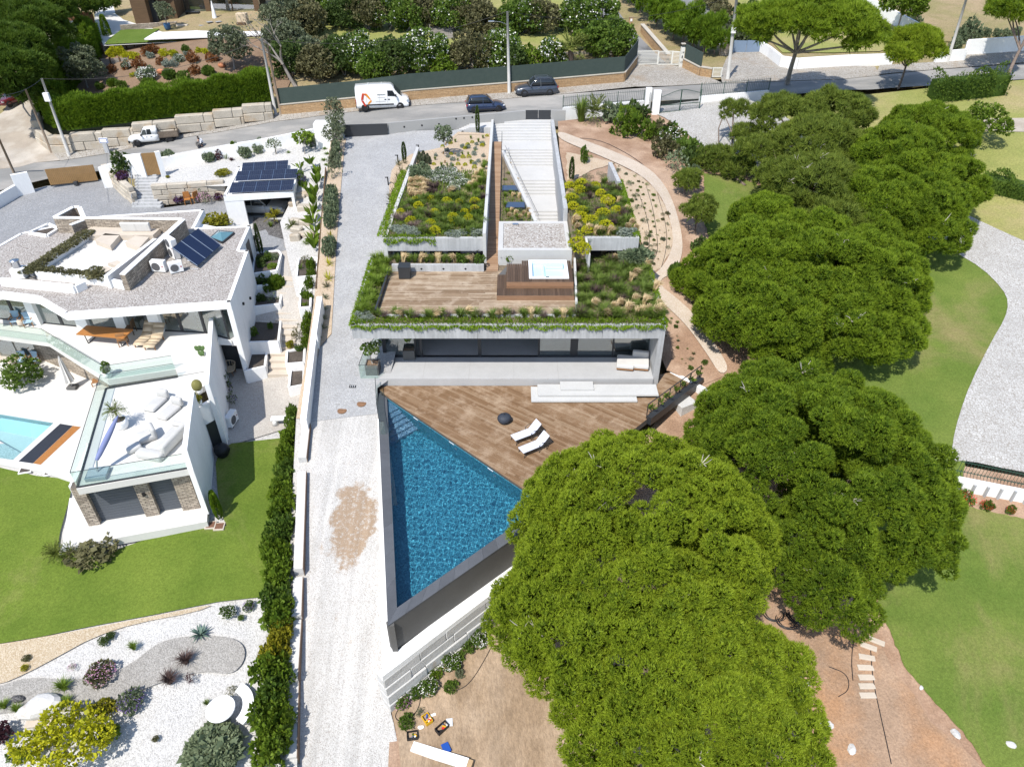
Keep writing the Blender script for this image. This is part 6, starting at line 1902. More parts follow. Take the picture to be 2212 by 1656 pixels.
# terraces of the upper garden
for i,(l_,r_,zt,lb_)in enumerate((((224,98),(462,85),9.15,'upper slatted timber retaining fence below the long pool'),((222,131),(462,118),8.3,'lower slatted timber retaining fence in the rockery'))):
 zt-=.5
 a,b=P(l_[0],l_[1]+14,zt-.9),P(r_[0],r_[1]+14,zt-.8)
 t=thing('timber_fence',a,lb_,'fence')
 for k in range(5):
  MB().wall((a.x,a.y),(b.x,b.y),.05,zt-.95+k*.19,zt-.79+k*.19).bd('slat',m_old_wood,t)
 nps=14 if i==0 else 12
 for k in range(nps+1):
  p=a.lerp(b,k/nps)
  MB().box((p.x,p.y-.06,zt-.45),(.14,.08,1.2)).bd('post',m_clad,t)
m_lawn_t=lawn('terrace_lawn',(.085,.135,.022),(.115,.165,.032),(.17,.17,.06),.2,(.6,.8))
sheet('terrace_ground',TERR,[(224,97),(462,84),(600,80),(625,40),(650,-60),(200,-60),(205,60)],m_white_warm,2.0,-.12)
sheet('terrace_lawn_strip',TERR,[(226,96),(462,84),(600,80),(600,78),(560,82),(320,87),(318,80),(345,62),(262,64),(235,84)],m_lawn_t,1.5,.0)
tp=thing('long_pool',tuple(P(440,76,9.5)),'long narrow blue pool with white edge in the upper garden','pool')
q=[P(u,v,9.05)for u,v in((312,87),(578,77),(572,63),(335,73))]
MB().prism([(p.x,p.y)for p in q],9.2,9.05).bd('pool_edge',m_w,tp)
q2=[P(u,v,9.06)for u,v in((345,84),(566,75.5),(561,66),(357,75))]
MB().prism([(p.x,p.y)for p in q2],9.052,9.075).bd('water',M('blue_pool_surface',(.035,.15,.22),.05,.2,1.5,.2,6,.25,5,spec=.6),tp)
q3=[P(u,v,9.07)for u,v in((320,85.5),(343,84.5),(355,75.5),(338,76))]
MB().prism([(p.x,p.y)for p in q3],9.053,9.09).bd('wood_end',m_clad,tp)
uh=thing('timber_house',tuple(P(310,47,9.9)),'timber-clad house with black openings at the top edge','house')
ZH=9.5
a,b=P(293,50,ZH),P(362,44,ZH)
MB().prism([(a.x,a.y),(a.x+1.9,a.y),(a.x+1.9,a.y+5),(a.x,a.y+5)],ZH-.5,ZH+3.2).bd('wall',m_clad,uh)
MB().prism([(b.x-.8,b.y),(b.x+1.4,b.y),(b.x+1.4,b.y+5),(b.x-.8,b.y+5)],ZH-.5,ZH+3.2).bd('wall',m_clad,uh)
MB().prism([(a.x+1.901,a.y+1.0),(b.x-.801,a.y+1.0),(b.x-.801,a.y+1.2),(a.x+1.901,a.y+1.2)],ZH-.4,ZH+3.1).bd('window',m_dkmet,uh)
MB().prism([(a.x+1.901,a.y+.02),(b.x-.801,a.y+.02),(b.x-.801,a.y+5),(a.x+1.901,a.y+5)],ZH+2.6,ZH+3.19).bd('lintel',m_clad,uh)
MB().prism([(a.x-.3,a.y-.3),(b.x+1.7,b.y-.3),(b.x+1.7,b.y+5.2),(a.x-.3,a.y+5.2)],ZH+3.201,ZH+3.5).bd('roof',m_w,uh)
c=P(440,36,ZH)
MB().prism([(b.x+1.401,b.y+2.4),(c.x+7.5,b.y+2.4),(c.x+7.5,b.y+6),(b.x+1.401,b.y+6)],ZH-.2,ZH+3.1).bd('glass_wing',m_glass,uh)
MB().prism([(b.x+1.401,b.y+3.4),(c.x+7.5,b.y+3.4),(c.x+7.5,b.y+6.2),(b.x+1.401,b.y+6.2)],ZH-.2,ZH+3.15).bd('wing_body',m_clad,uh)
for k in range(4):
 x=b.x+1.5+k*3.2
 MB().box((x,b.y+2.38,ZH+1.5),(.7 if k in(1,3)else .12,.1,3.2)).bd('pier',m_clad,uh)
sw3=thing('terrace_stone_wall',tuple(P(330,62,9.6)),'low rubble stone wall below the timber house','wall')
a,b=P(262,66,9.0),P(384,58,9.0)
MB().wall((a.x,a.y),(b.x,b.y),.4,8.8,9.6).bd('wall',m_stone_v,sw3)
a,b=P(404,58,9.0),P(500,53,9.0)
MB().wall((a.x,a.y),(b.x,b.y),.4,8.8,9.6).bd('wall',m_stone_v,sw3)
for k in range(3):
 a=P(394,60-k*2.4,9.1+k*.15)
 MB().box((a.x,a.y,9.05+k*.16),(1.4,.5,.3)).bd('step',m_cream,sw3)
 # track-side walls and gate
tw=thing('ochre_block_wall',UP.at(120,78),'ochre limestone block wall along the upper dirt track','wall')
a,b=UP.at(62,45),UP.at(148,84)
course_wall(tw,(a.x,a.y),(b.x,b.y),2,b.z+1.6,.8,.7,m_limestone,95,(1.6,2.6),.03,bev=.05)
gh=thing('white_gate_wall',UP.at(160,84),'small white wall with letter boxes beside the rusty gate','wall')
a,b=UP.at(140,82),UP.at(178,74)
MB().wall((a.x,a.y),(b.x,b.y),.4,a.z-.3,b.z+1.5).bd('wall',m_w,gh)
for k in(0.55,.72):
 p=a.lerp(b,k)
 MB().box((p.x,p.y-.22,a.z+1.2),(.35,.06,.3)).bd('letter_box',m_black,gh)
rg=thing('rusty_gate',UP.at(190,66),'rusty brown metal gate at the top of the track','gate')
a,b=UP.at(152,66),UP.at(208,56)
MB().wall((a.x,a.y),(b.x,b.y),.08,a.z,b.z+1.6).bd('gate_leaf',M('rusted_steel',(.15,.07,.035),.85,.2,1.5,.2,12),rg)
# brick plinth with green screen
sf=thing('screened_street_fence',UP.at(606,247),'ochre brick street wall topped by a long green screen','fence')
fpx=[(606,247),(774,231),(887,216),(1099,199),(1346,177),(1374,139)]
fp=[UP.at(u,v)for u,v in fpx]
for i in range(len(fp)-1):
 a,b=fp[i],fp[i+1]
 MB().wall((a.x,a.y),(b.x,b.y),.35,(a.z-.4,b.z-.4),(a.z+.95,b.z+.95)).bd('brick_wall',m_brick,sf)
 MB().wall((a.x,a.y),(b.x,b.y),.45,(a.z+.951,b.z+.951),(a.z+1.03,b.z+1.03)).bd('wall_cap',m_cap,sf)
 MB().wall((a.x,a.y),(b.x,b.y),.05,(a.z+1.031,b.z+1.031),(a.z+2.55,b.z+2.55)).bd('screen',m_net,sf)
 n_=max(2,int((b-a).length/2.6))
 for k in range(n_+1):
  p=a.lerp(b,k/n_)
  MB().tube([(p.x,p.y+.05,p.z+1.0),(p.x,p.y+.05,p.z+2.62)],.03,5).bd('post',m_green_paint,sf)
  # house gate, pillar with numbers, little brick wing
def gate_leaf(parent,a,b,z0,z1,mat,nb=9,name='gate_leaf',bw=.05):
 MB().wall((a.x,a.y),(b.x,b.y),.06,z0,z0+.09).bd('bottom_rail',mat,parent)
 MB().wall((a.x,a.y),(b.x,b.y),.06,z1-.09,z1).bd('top_rail',mat,parent)
 for p in(a,b):
  MB().box((p.x,p.y,(z0+z1)/2),(.1,.08,z1-z0)).bd('stile',mat,parent)
 for k in range(nb):
  z=z0+.1+(z1-z0-.2)*(k+.5)/nb
  MB().wall((a.x,a.y),(b.x,b.y),.03,z-bw/2,z+bw/2).bd('gate_bar',mat,parent)
hg=thing('house_gate',UP.at(1420,141),'cream white two-leaf gate with horizontal bars at the lane','gate')
a,m_,b,c=UP.at(1374,141),UP.at(1420,141.5),UP.at(1449,141),UP.at(1466,143)
b=UP.at(1450,141)
for p,q in((a,m_),(m_,b),(b,c)):
 gate_leaf(hg,p.lerp(q,.02),p.lerp(q,.98),p.z+.05,p.z+1.5,m_wpaint)
gp=thing('number_pillar',UP.at(1470,144),'white gate pillar with house numbers and a lantern top','pillar')
p=UP.at(1470,145)
MB().box((p.x,p.y,p.z+1.0),(.42,.4,2.2)).bd('pillar',m_wpaint,gp)
MB().box((p.x,p.y,p.z+2.25),(.36,.34,.3)).bd('lantern',m_glass,gp)
MB().box((p.x,p.y,p.z+2.44),(.46,.44,.08)).bd('cap',m_cap,gp)
def lettering(parent,s,loc,size,mat,rot=(math.pi/2,0,0),name='lettering',ext=.004):
 cu=bpy.data.curves.new(name,'FONT')
 cu.body=s;cu.size=size;cu.extrude=ext;cu.align_x='CENTER';cu.align_y='CENTER'
 o=bpy.data.objects.new(name,cu);COL.objects.link(o)
 dg=bpy.context.evaluated_depsgraph_get()
 me=bpy.data.meshes.new_from_object(o.evaluated_get(dg))
 bpy.data.objects.remove(o)
 return link(name,me,mat,parent,True,loc=loc,rot=rot)
lettering(gp,'14',(p.x,p.y-.21,p.z+1.55),.36,m_black)
lettering(gp,'22',(p.x,p.y-.21,p.z+.55),.30,m_black)
MB().box((p.x,p.y-.2,p.z+1.1),(.12,.03,.28)).bd('intercom',m_black,gp)
bwg=thing('brick_wing_wall',UP.at(1500,160),'ochre brick wing wall with green screen right of the number pillar','wall')
wg=[UP.at(1476,147),UP.at(1512,165),UP.at(1536,168)]
for a,b in zip(wg[:-1],wg[1:]):
 MB().wall((a.x,a.y),(b.x,b.y),.35,(a.z-.4,b.z-.4),(a.z+.95,b.z+.9)).bd('brick_wall',m_brick,bwg)
 MB().wall((a.x,a.y),(b.x,b.y),.45,(a.z+.951,b.z+.901),(a.z+1.04,b.z+.99)).bd('wall_cap',m_cap,bwg)
a,b=wg[0],wg[1]
MB().wall((a.x,a.y),(b.x,b.y),.05,(a.z+1.041,b.z+.991),(a.z+2.5,b.z+2.4)).bd('screen',m_net,bwg)
sgt=thing('meter_gate',UP.at(1545,168),'tiny white barred gate beside the leaning street pole','gate')
a,b=UP.at(1538,168),UP.at(1557,168)
gate_leaf(sgt,a,b,a.z+.05,a.z+1.05,m_wpaint,6)
lane=thing('lane_wall',UP.at(1400,90),'ochre brick kerb wall along the uphill lane','wall')
a,b=UP.at(1442,138),UP.at(1386,70)
MB().wall((a.x,a.y),(b.x,b.y),.35,(a.z-.3,b.z-.3),(a.z+1.0,b.z+.9)).bd('brick_wall',m_brick,lane)
MB().wall((a.x,a.y),(b.x,b.y),.5,(a.z+1.001,b.z+.901),(a.z+1.08,b.z+.98)).bd('wall_cap',m_cap,lane)
for k,(u,v)in enumerate(((1362,56),(1321,22))):
 p=UP.at(u,v)
 t=thing('bollard_lamp',p,'small cream bollard lamp beside the uphill lane, '+('nearer the gate' if k==0 else 'farther from the gate'),'lamp')
 MB().box((p.x,p.y,p.z+.5),(.5,.5,1.0)).bd('post',m_brick,t)
 MB().box((p.x,p.y-.26,p.z+.7),(.25,.03,.3)).bd('lens',m_w,t)
 # cypress row right of the lane
cyb=[(1338,-12),(1356,5),(1374,22),(1392,38),(1410,52),(1428,66),(1446,80),(1466,92),(1488,101),(1512,108),(1534,112)]
for k,(u,v)in enumerate(cyb):
 b=UP.at(u+8,v+6)
 h=3.6+.3*(k%3)
 pine('leyland_cypress',b,[((b.x,b.y,b.z+h*.5),(1.45,1.45,h*.52))],m_hedge,'%s feathery cypress down the row beside the uphill lane'%'first second third fourth fifth sixth seventh eighth ninth tenth last'.split()[k],'cypresses beside the uphill lane',300+k,.55,26,.42,.07,.1,per=.8,flat=1.3,ntr=2,cat_='cypress',up=.75,spread=.5)
 # gates and walls on the right, across the street
bg_=thing('blue_gate',UP.at(1610,113),'blue grey sheet metal gate at the cobbled drive mouth','gate')
m_bluegate=M('blue_grey_sheet',(.17,.23,.32),.5,.04)
a,b,c=UP.at(1581,114),UP.at(1610,114),UP.at(1640,113)
for p,q in((a,b),(b,c)):
 MB().wall(p.lerp(q,.01),p.lerp(q,.99),.06,p.z+.05,p.z+1.35).bd('gate_leaf',m_bluegate,bg_)
lbx=thing('meter_box',UP.at(1562,116),'stone meter box with a red notice beside the blue gate','box')
p=UP.at(1562,119)
MB().box((p.x,p.y,p.z+.85),(.9,.6,1.9)).bd('box',m_stone_v,lbx)
MB().box((p.x,p.y,p.z+1.85),(1.0,.7,.1)).bd('cap',m_cap,lbx)
MB().box((p.x-.1,p.y-.31,p.z+1.4),(.4,.02,.5)).bd('notice',m_w,lbx)
MB().box((p.x-.1,p.y-.325,p.z+1.5),(.3,.01,.15)).bd('red_print',m_fl_red,lbx)
cw=thing('curved_white_wall',UP.at(1720,150),'curving white wall along the cobbled street side','wall')
cpx=[(1642,113),(1660,124),(1685,145),(1720,150),(1762,147),(1830,143),(1925,140)]
cpt=[UP.at(u,v)for u,v in cpx]
for a,b in zip(cpt[:-1],cpt[1:]):
 MB().wall((a.x,a.y),(b.x,b.y),.28,(a.z-.5,b.z-.5),(a.z+1.15,b.z+1.15)).bd('wall',m_w,cw)
cw2=thing('white_field_wall',UP.at(2050,135),'long white wall on the far right below the dry field','wall')
for(u0,v0,u1,v1,h)in((2018,136,2080,131,1.2),(2080,131,2082,120,1.5),(2082,119,2290,104,1.6)):
 a,b=UP.at(u0,v0),UP.at(u1,v1)
 MB().wall((a.x,a.y),(b.x,b.y),.3,(a.z-.5,b.z-.5),(a.z+h,b.z+h)).bd('wall',m_w,cw2)
cw3=thing('diagonal_white_wall',UP.at(1910,50),'white wall running diagonally up the hill at top right','wall')
a,b=UP.at(1985,84),UP.at(1838,4)
MB().wall((a.x,a.y),(b.x,b.y),.3,(a.z-.5,b.z-.5),(a.z+1.5,b.z+1.5)).bd('wall',m_w,cw3)
# near right: white plinth walls with pickets, posts and green gates
def pickets(parent,a,b,z0,z1,n_,mat=None):
 me=MB().tube([(0,0,0),(0,0,z1-z0)],.016,4).mesh('picket')
 for k in range(n_):
  p=a.lerp(b,(k+.5)/n_)
  link('picket',me,mat or m_picket,parent,True,loc=(p.x,p.y,z0+(p.z-a.z)))
 for z in(z0+.12,z1-.2):
  MB().wall((a.x,a.y),(b.x,b.y),.03,(z,z+b.z-a.z),(z+.035,z+.035+b.z-a.z)).bd('rail',mat or m_picket,parent)
pf=thing('picket_fence',RT.at(1300,240),'grey metal picket fence on a white plinth left of the green gate','fence')
a,b=P(1216,232,6.9),P(1391,217,7.0)
MB().wall((a.x,a.y),(b.x,b.y),.25,5.4,(6.9,7.0)).bd('plinth',m_w,pf)
pickets(pf,a,b,6.9,8.0,44)
for k in range(4):
 p=a.lerp(b,k/3)
 MB().box((p.x,p.y,7.45),(.06,.06,1.15)).bd('post',m_green_paint,pf)
pf2=thing('picket_fence',RT.at(1560,235),'grey metal picket fence on a white wall right of the green gate','fence')
a,b=P(1512,208,7.3),P(1660,195,7.4)
MB().wall((a.x,a.y),(b.x,b.y),.25,5.6,(7.3,7.4)).bd('plinth',m_w,pf2)
pickets(pf2,a,b,7.3,8.6,38)
for k in range(4):
 p=a.lerp(b,k/3)
 MB().box((p.x,p.y,7.9),(.06,.06,1.35)).bd('post',m_green_paint,pf2)
gg=thing('green_gate',RT.at(1465,245),'tall green double gate with an arched top and white posts','gate')
for(u,v,wd)in((1397,241,.55),(1415,247,.7)):
 p=RT.at(u,v)
 MB().box((p.x,p.y,p.z+1.1),(wd,.35,2.3)).bd('gate_post',m_w,gg)
a,b=RT.at(1424,246),RT.at(1510,236)
for k in range(36):
 t=k/35
 p=a.lerp(b,t)
 h=1.65+.45*math.sin(math.pi*t)**1.5
 MB().tube([(p.x,p.y,p.z+.1),(p.x,p.y,p.z+h)],.014,4).bd('gate_bar',m_picket,gg)
for t in(0,.5,1):
 p=a.lerp(b,t)
 MB().box((p.x,p.y,p.z+.95),(.08,.08,1.9 if t!=.5 else 2.2)).bd('stile',m_green_paint,gg)
for z in(.1,.75):
 MB().wall((a.x,a.y),(b.x,b.y),.05,a.z+z,a.z+z+.06).bd('gate_rail',m_green_paint,gg)
arc=[a.lerp(b,t)+V3((0,0,1.6+.45*math.sin(math.pi*t)**1.5))for t in[i/16 for i in range(17)]]
MB().tube(arc,.025,5).bd('arched_rail',m_green_paint,gg)
c,d=RT.at(1400,243),RT.at(1409,246)
for k in range(5):
 p=c.lerp(d,k/4)
 MB().tube([(p.x,p.y,p.z+.1),(p.x,p.y,p.z+1.9)],.016,4).bd('gate_bar',m_picket,gg)
 # low wall and railing at the right edge, beside the cobbled drive
lr=thing('drive_end_wall',RT.at(2150,1060),'white panelled wall with an iron balustrade at the right edge','wall')
a,b=RT.at(2052,1062),RT.at(2260,1105)
a2,b2=P(2056,1030,-1.2),P(2260,1070,-1.5)
MB().wall((a2.x,a2.y),(b2.x,b2.y),.3,-3.6,(-1.15,-1.45)).bd('wall',m_w,lr)
for k in range(7):
 p=a2.lerp(b2,.1+k*.14)
 MB().box((p.x,p.y-.2,-2.2),(.12,.12,1.7),.2).bd('pilaster',m_conc,lr)
pickets(lr,a2+V3((.3,.3,0)),b2+V3((0,.3,0)),-1.1,-.1,26,m_green_paint)
# --- poles and wires
def pole(name,base,top_uv,h,r0,r1,mat,label,parts=()):
 bs=V3(base)
 ztop=bs.z+h
 tp_=P(top_uv[0],top_uv[1],ztop)if top_uv else bs+V3((0,0,h))
 t=thing(name,bs,label,'pole')
 MB().tube([bs-V3((0,0,.3)),bs.lerp(tp_,.5),tp_],[r0,(r0+r1)/2,r1],8).bd('shaft',mat,t,True)
 return t,tp_
def best_h(base,u,v):
 """height at which a leaning pole's top is sighted nearest to straight above its foot"""
 b=V3(base)
 return min([4+.1*k for k in range(90)],key=lambda h:(P(u,v,b.z+h).xy-b.xy).length)
PL=[('concrete_pole',UP.at(150,337),(90,170),.16,.10,m_pole_conc,'concrete pole with a white box at the bend, in front of the hedge'),('wooden_pole',UP.at(112,330),(55,193),.12,.09,m_pole_wood,'brown wooden pole beside the block wall corner'),('wooden_pole',UP.at(30,372),(-4,296),.12,.09,m_pole_wood,'brown wooden pole at the left edge by the road'),('concrete_pole',UP.at(596,248),(565,84),.17,.11,m_pole_conc,'concrete pole left of the white van'),('wooden_pole',UP.at(607,248),(578,100),.12,.09,m_pole_wood,'thinner grey pole standing next to the van-side concrete pole'),('concrete_pole',UP.at(1100,202),(1096,25),.17,.11,m_pole_conc,'upright concrete lamp pole between the two parked cars'),('concrete_pole',UP.at(1572,172),(1592,-10),.20,.14,m_pole_conc,'leaning concrete pole on the cobbles by the tiny gate'),('concrete_pole',UP.at(2046,135),(2090,-10),.18,.12,m_pole_conc,'leaning concrete pole at the far right white wall')]
tops=[]
for nm,b,tv,r0,r1,mt,lb_ in PL:
 h=best_h(b,*tv)
 t,tp_=pole(nm,b,tv,h,r0,r1,mt,lb_)
 tops.append(tp_)
 if 'white box' in lb_:
  q=b.lerp(tp_,.78)
  MB().box((q.x,q.y-.22,q.z),(.5,.25,.75)).bd('junction_box',m_w,t)
 if 'lamp pole' in lb_:
  q=tp_-V3((0,0,1.2))
  MB().tube([q,q+V3((-.7,-.2,.3)),q+V3((-1.4,-.3,.35))],.03,5).bd('lamp_arm',m_steel,t)
  MB().box((q.x-1.6,q.y-.32,q.z+.36),(.6,.25,.1)).bd('lamp_head',m_steel,t,bevel=.03)
 if 'tiny gate' in lb_:
  q=b.lerp(tp_,.62)
  MB().box((q.x,q.y-.25,q.z),(.45,.25,.8)).bd('junction_box',m_w,t)
def cable(a,b,sag,r=.018):
 pts=[]
 for i in range(15):
  t=i/14
  p=a.lerp(b,t);p.z-=sag*4*t*(1-t)
  pts.append(p)
 return MB().tube(pts,r,4,False)
W_spec=[(tops[0],tops[3],1.2,'overhead cable from the bend pole across the rockery'),(tops[0],P(-60,205,13),.6,'overhead cable leaving the bend pole to the left'),(tops[3],tops[5],1.4,'overhead cable above the green screen'),(tops[5],tops[6],1.4,'overhead cable crossing the lane towards the tiny gate pole'),(tops[1],P(-60,225,10),.5,'thin cable from the wooden pole to the left edge')]
for a,b,sg_,lb_ in W_spec:
 cable(a,b,sg_).bd('overhead_cable',m_black,None,label=lb_,cat='cable')
 # tile sign on its post
p=UP.at(233,331)
ts=thing('street_name_post',p,'short stone post with a blue and white tile sign','sign')
MB().box((p.x,p.y,p.z+.5),(.42,.2,1.1)).bd('post',m_conc,ts)
MB().box((p.x,p.y-.02,p.z+1.25),(.85,.12,.5)).bd('tile_panel',m_w,ts)
MB().box((p.x,p.y-.085,p.z+1.25),(.78,.01,.44)).bd('blue_border',M('blue_tile',(.10,.16,.38),.4),ts)
MB().box((p.x,p.y-.095,p.z+1.25),(.64,.01,.32)).bd('tile_face',m_w,ts)
# --- planting
Z7=lambda x,y:(810+.2932*x,270+.2932*y)
Z6=lambda x,y:(432+.2687*x,324+.2687*y)
Z0=lambda x,y:(.2687*x,.2687*y)
Z2=lambda x,y:(540+.2687*x,.2687*y)
Z3=lambda x,y:(1080+.2687*x,.2687*y)
Z4=lambda x,y:(1618+.2687*x,.2687*y)
ZL=lambda x,y:(.2687*x,756+.2687*y)
ZBm=lambda x,y:(.2687*x,1211.3+.2687*y)
Z5=lambda x,y:(.2687*x,378+.2687*y)
ZQ=lambda x,y:(540+.2687*x,1211.3+.2687*y)
vr=random.Random(17)
ORD='first second third fourth fifth sixth seventh eighth ninth tenth eleventh twelfth thirteenth fourteenth fifteenth sixteenth seventeenth eighteenth nineteenth twentieth twenty-first twenty-second twenty-third twenty-fourth twenty-fifth twenty-sixth twenty-seventh twenty-eighth'.split()
def inside(p,poly):
 x,y=p;c=False
 for i in range(len(poly)):
  (x1,y1),(x2,y2)=poly[i],poly[i-1]
  if(y1>y)!=(y2>y)and x<(x2-x1)*(y-y1)/(y2-y1)+x1:c=not c
 return c
def scatter(poly,n,rr,mind=0.0,lim=6000):
 xs=[p[0]for p in poly];ys=[p[1]for p in poly]
 out=[];k=0
 while len(out)<n and k<lim:
  k+=1
  p=(rr.uniform(min(xs),max(xs)),rr.uniform(min(ys),max(ys)))
  if inside(p,poly)and(mind==0 or all((p[0]-q[0])**2+(p[1]-q[1])**2>mind**2 for q in out)):out.append(p)
 return out
def turf(name,poly,zf,dens,L,W,mat,label,seed,cat_='ground cover',spread=.5):
 """fine ground cover nobody could count"""
 rr=random.Random(seed);rng=np.random.default_rng(seed)
 ar=abs(sum(poly[i][0]*poly[i-1][1]-poly[i-1][0]*poly[i][1]for i in range(len(poly))))/2
 n=int(ar*dens)
 xs=np.array([p[0]for p in poly]);ys=np.array([p[1]for p in poly])
 pts=np.stack([rng.uniform(xs.min(),xs.max(),n*3),rng.uniform(ys.min(),ys.max(),n*3)],1)
 keep=np.zeros(len(pts),bool)
 x,y=pts[:,0],pts[:,1]
 for i in range(len(poly)):
  (x1,y1),(x2,y2)=poly[i],poly[i-1]
  cr=((y1>y)!=(y2>y))&(x<(x2-x1)*(y-y1)/(y2-y1+1e-12)+x1)
  keep^=cr
 pts=pts[keep][:n]
 C=np.concatenate([pts,np.array([zf(*p)for p in pts])[:,None]if callable(zf)else np.full((len(pts),1),zf)],1)
 D=unit(rdirs(len(C),rng)*spread+np.array([.12,.05,1.0]))
 o=link(name,np_mesh(name,*leaves(C,D,L,W,rng,.12)),mat)
 return props(o,label,cat_,kind='stuff')
def trailing(name,line,zt,w,hang,mat,label,seed,side,dens=260):
 """trailing plants along a roof edge, hanging over it"""
 rng=np.random.default_rng(seed)
 Cs,Ds=[],[]
 for(a,b)in zip(line[:-1],line[1:]):
  a,b=np.array(a),np.array(b)
  Ln=np.linalg.norm(b-a);d=(b-a)/Ln;nn=np.array([d[1],-d[0]])*side
  m=int(Ln*dens*.5)
  t=rng.uniform(0,1,m);s=rng.uniform(-w,.06,m)
  xy=a+np.outer(t,b-a)+np.outer(s,nn)
  Cs.append(np.concatenate([xy,(zt+rng.uniform(0,.16,m))[:,None]],1))
  Ds.append(np.tile([nn[0]*.5,nn[1]*.5,.9],(m,1)))
  m=int(Ln*dens*.35*hang/.3)
  t=rng.uniform(0,1,m)
  prof=hang*(.12+.88*np.abs(np.sin(t*Ln*2.1+seed)))*rng.uniform(0,1,m)
  xy=a+np.outer(t,b-a)+np.outer(rng.uniform(.0,.08,m),nn)
  Cs.append(np.concatenate([xy,(zt+.06-prof)[:,None]],1))
  Ds.append(np.tile([nn[0]*.5,nn[1]*.5,-.8],(m,1)))
 C=np.concatenate(Cs);D=unit(np.concatenate(Ds)+rng.normal(size=(len(C),3))*.35)
 o=link(name,np_mesh(name,*leaves(C,D,.16,.032,rng)),mat)
 return props(o,label,'trailing plant',kind='stuff')
def put(kind,name,uvs,z,w,h,mat,label,cat_,group,**kw):
 """a row of alike plants sighted at uvs on a level bed z (or on a ground surface)"""
 for u,v in uvs:
  p=z.at(u,v)if isinstance(z,Surf)else P(u,v,z)
  s=vr.uniform(.85,1.18)
  plant(kind,name,(p.x,p.y,p.z-.02),w*s,h*s,mat,label,cat_,group,**(kw if kind!='feather' else dict(kw,rz=vr.uniform(-.5,.9))))
  # ---- upper left roof garden
zb=ZU-.05
LBED=[P2(828,513,zb),P2(1043,513,zb),P2(1053,372,zb),P2(960,368,zb),P2(876,380,zb)]
turf('roof_meadow',LBED,zb,110,.22,.02,m_g_green,'fine green meadow grass filling the upper left roof bed',401)
for nm_,po_,z_,sd_ in(('left_bed_mix',LBED,zb,441),):
 turf(nm_,po_,z_,26,.42,.026,m_g_lime,'taller pale grass scattered through the upper left roof bed',sd_)
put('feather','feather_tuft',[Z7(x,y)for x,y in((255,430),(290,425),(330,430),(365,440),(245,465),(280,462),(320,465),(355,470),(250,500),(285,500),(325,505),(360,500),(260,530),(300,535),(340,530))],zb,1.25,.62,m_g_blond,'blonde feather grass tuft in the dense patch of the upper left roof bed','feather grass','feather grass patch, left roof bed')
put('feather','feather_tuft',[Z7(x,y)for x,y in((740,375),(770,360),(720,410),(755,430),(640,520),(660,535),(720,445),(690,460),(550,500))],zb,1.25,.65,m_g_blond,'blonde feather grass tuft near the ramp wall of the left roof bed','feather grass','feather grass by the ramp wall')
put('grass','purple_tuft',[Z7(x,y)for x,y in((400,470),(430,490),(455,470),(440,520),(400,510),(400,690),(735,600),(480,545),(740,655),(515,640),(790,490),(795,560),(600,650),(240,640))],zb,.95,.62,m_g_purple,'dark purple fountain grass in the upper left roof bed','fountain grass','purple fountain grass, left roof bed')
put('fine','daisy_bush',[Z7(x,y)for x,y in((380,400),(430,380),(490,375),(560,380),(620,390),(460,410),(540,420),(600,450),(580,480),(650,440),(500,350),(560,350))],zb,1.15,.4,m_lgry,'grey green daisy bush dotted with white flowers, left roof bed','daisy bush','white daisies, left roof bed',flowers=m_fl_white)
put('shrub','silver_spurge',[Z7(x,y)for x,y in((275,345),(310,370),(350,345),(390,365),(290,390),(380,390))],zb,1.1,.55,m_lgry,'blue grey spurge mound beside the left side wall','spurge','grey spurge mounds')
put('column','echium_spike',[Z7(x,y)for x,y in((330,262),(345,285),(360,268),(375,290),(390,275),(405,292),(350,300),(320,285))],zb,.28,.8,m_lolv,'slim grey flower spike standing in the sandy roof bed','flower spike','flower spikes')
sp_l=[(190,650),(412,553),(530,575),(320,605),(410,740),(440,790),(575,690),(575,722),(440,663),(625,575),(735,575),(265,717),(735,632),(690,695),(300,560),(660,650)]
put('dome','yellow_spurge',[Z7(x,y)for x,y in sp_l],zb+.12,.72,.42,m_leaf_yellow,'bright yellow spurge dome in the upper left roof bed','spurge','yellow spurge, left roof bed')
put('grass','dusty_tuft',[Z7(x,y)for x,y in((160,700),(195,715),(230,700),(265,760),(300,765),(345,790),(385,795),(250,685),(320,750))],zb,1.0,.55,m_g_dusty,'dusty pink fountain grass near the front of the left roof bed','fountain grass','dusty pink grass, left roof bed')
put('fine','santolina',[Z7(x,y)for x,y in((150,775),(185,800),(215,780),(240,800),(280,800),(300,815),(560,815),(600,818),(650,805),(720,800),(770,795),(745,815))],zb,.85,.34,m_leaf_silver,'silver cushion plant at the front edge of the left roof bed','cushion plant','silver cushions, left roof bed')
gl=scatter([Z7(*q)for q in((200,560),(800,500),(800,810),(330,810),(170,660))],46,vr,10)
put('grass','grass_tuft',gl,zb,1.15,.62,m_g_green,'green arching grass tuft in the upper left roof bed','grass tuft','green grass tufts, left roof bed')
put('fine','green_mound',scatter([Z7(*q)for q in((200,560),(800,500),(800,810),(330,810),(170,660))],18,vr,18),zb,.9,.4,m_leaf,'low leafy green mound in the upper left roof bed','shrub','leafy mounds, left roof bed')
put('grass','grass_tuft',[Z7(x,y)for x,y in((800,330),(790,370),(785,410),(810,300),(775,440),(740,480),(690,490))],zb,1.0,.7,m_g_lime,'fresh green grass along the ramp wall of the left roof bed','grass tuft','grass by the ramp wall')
sand_px=[Z7(*q)for q in((560,110),(840,75),(835,300),(700,340),(420,330),(430,220))]
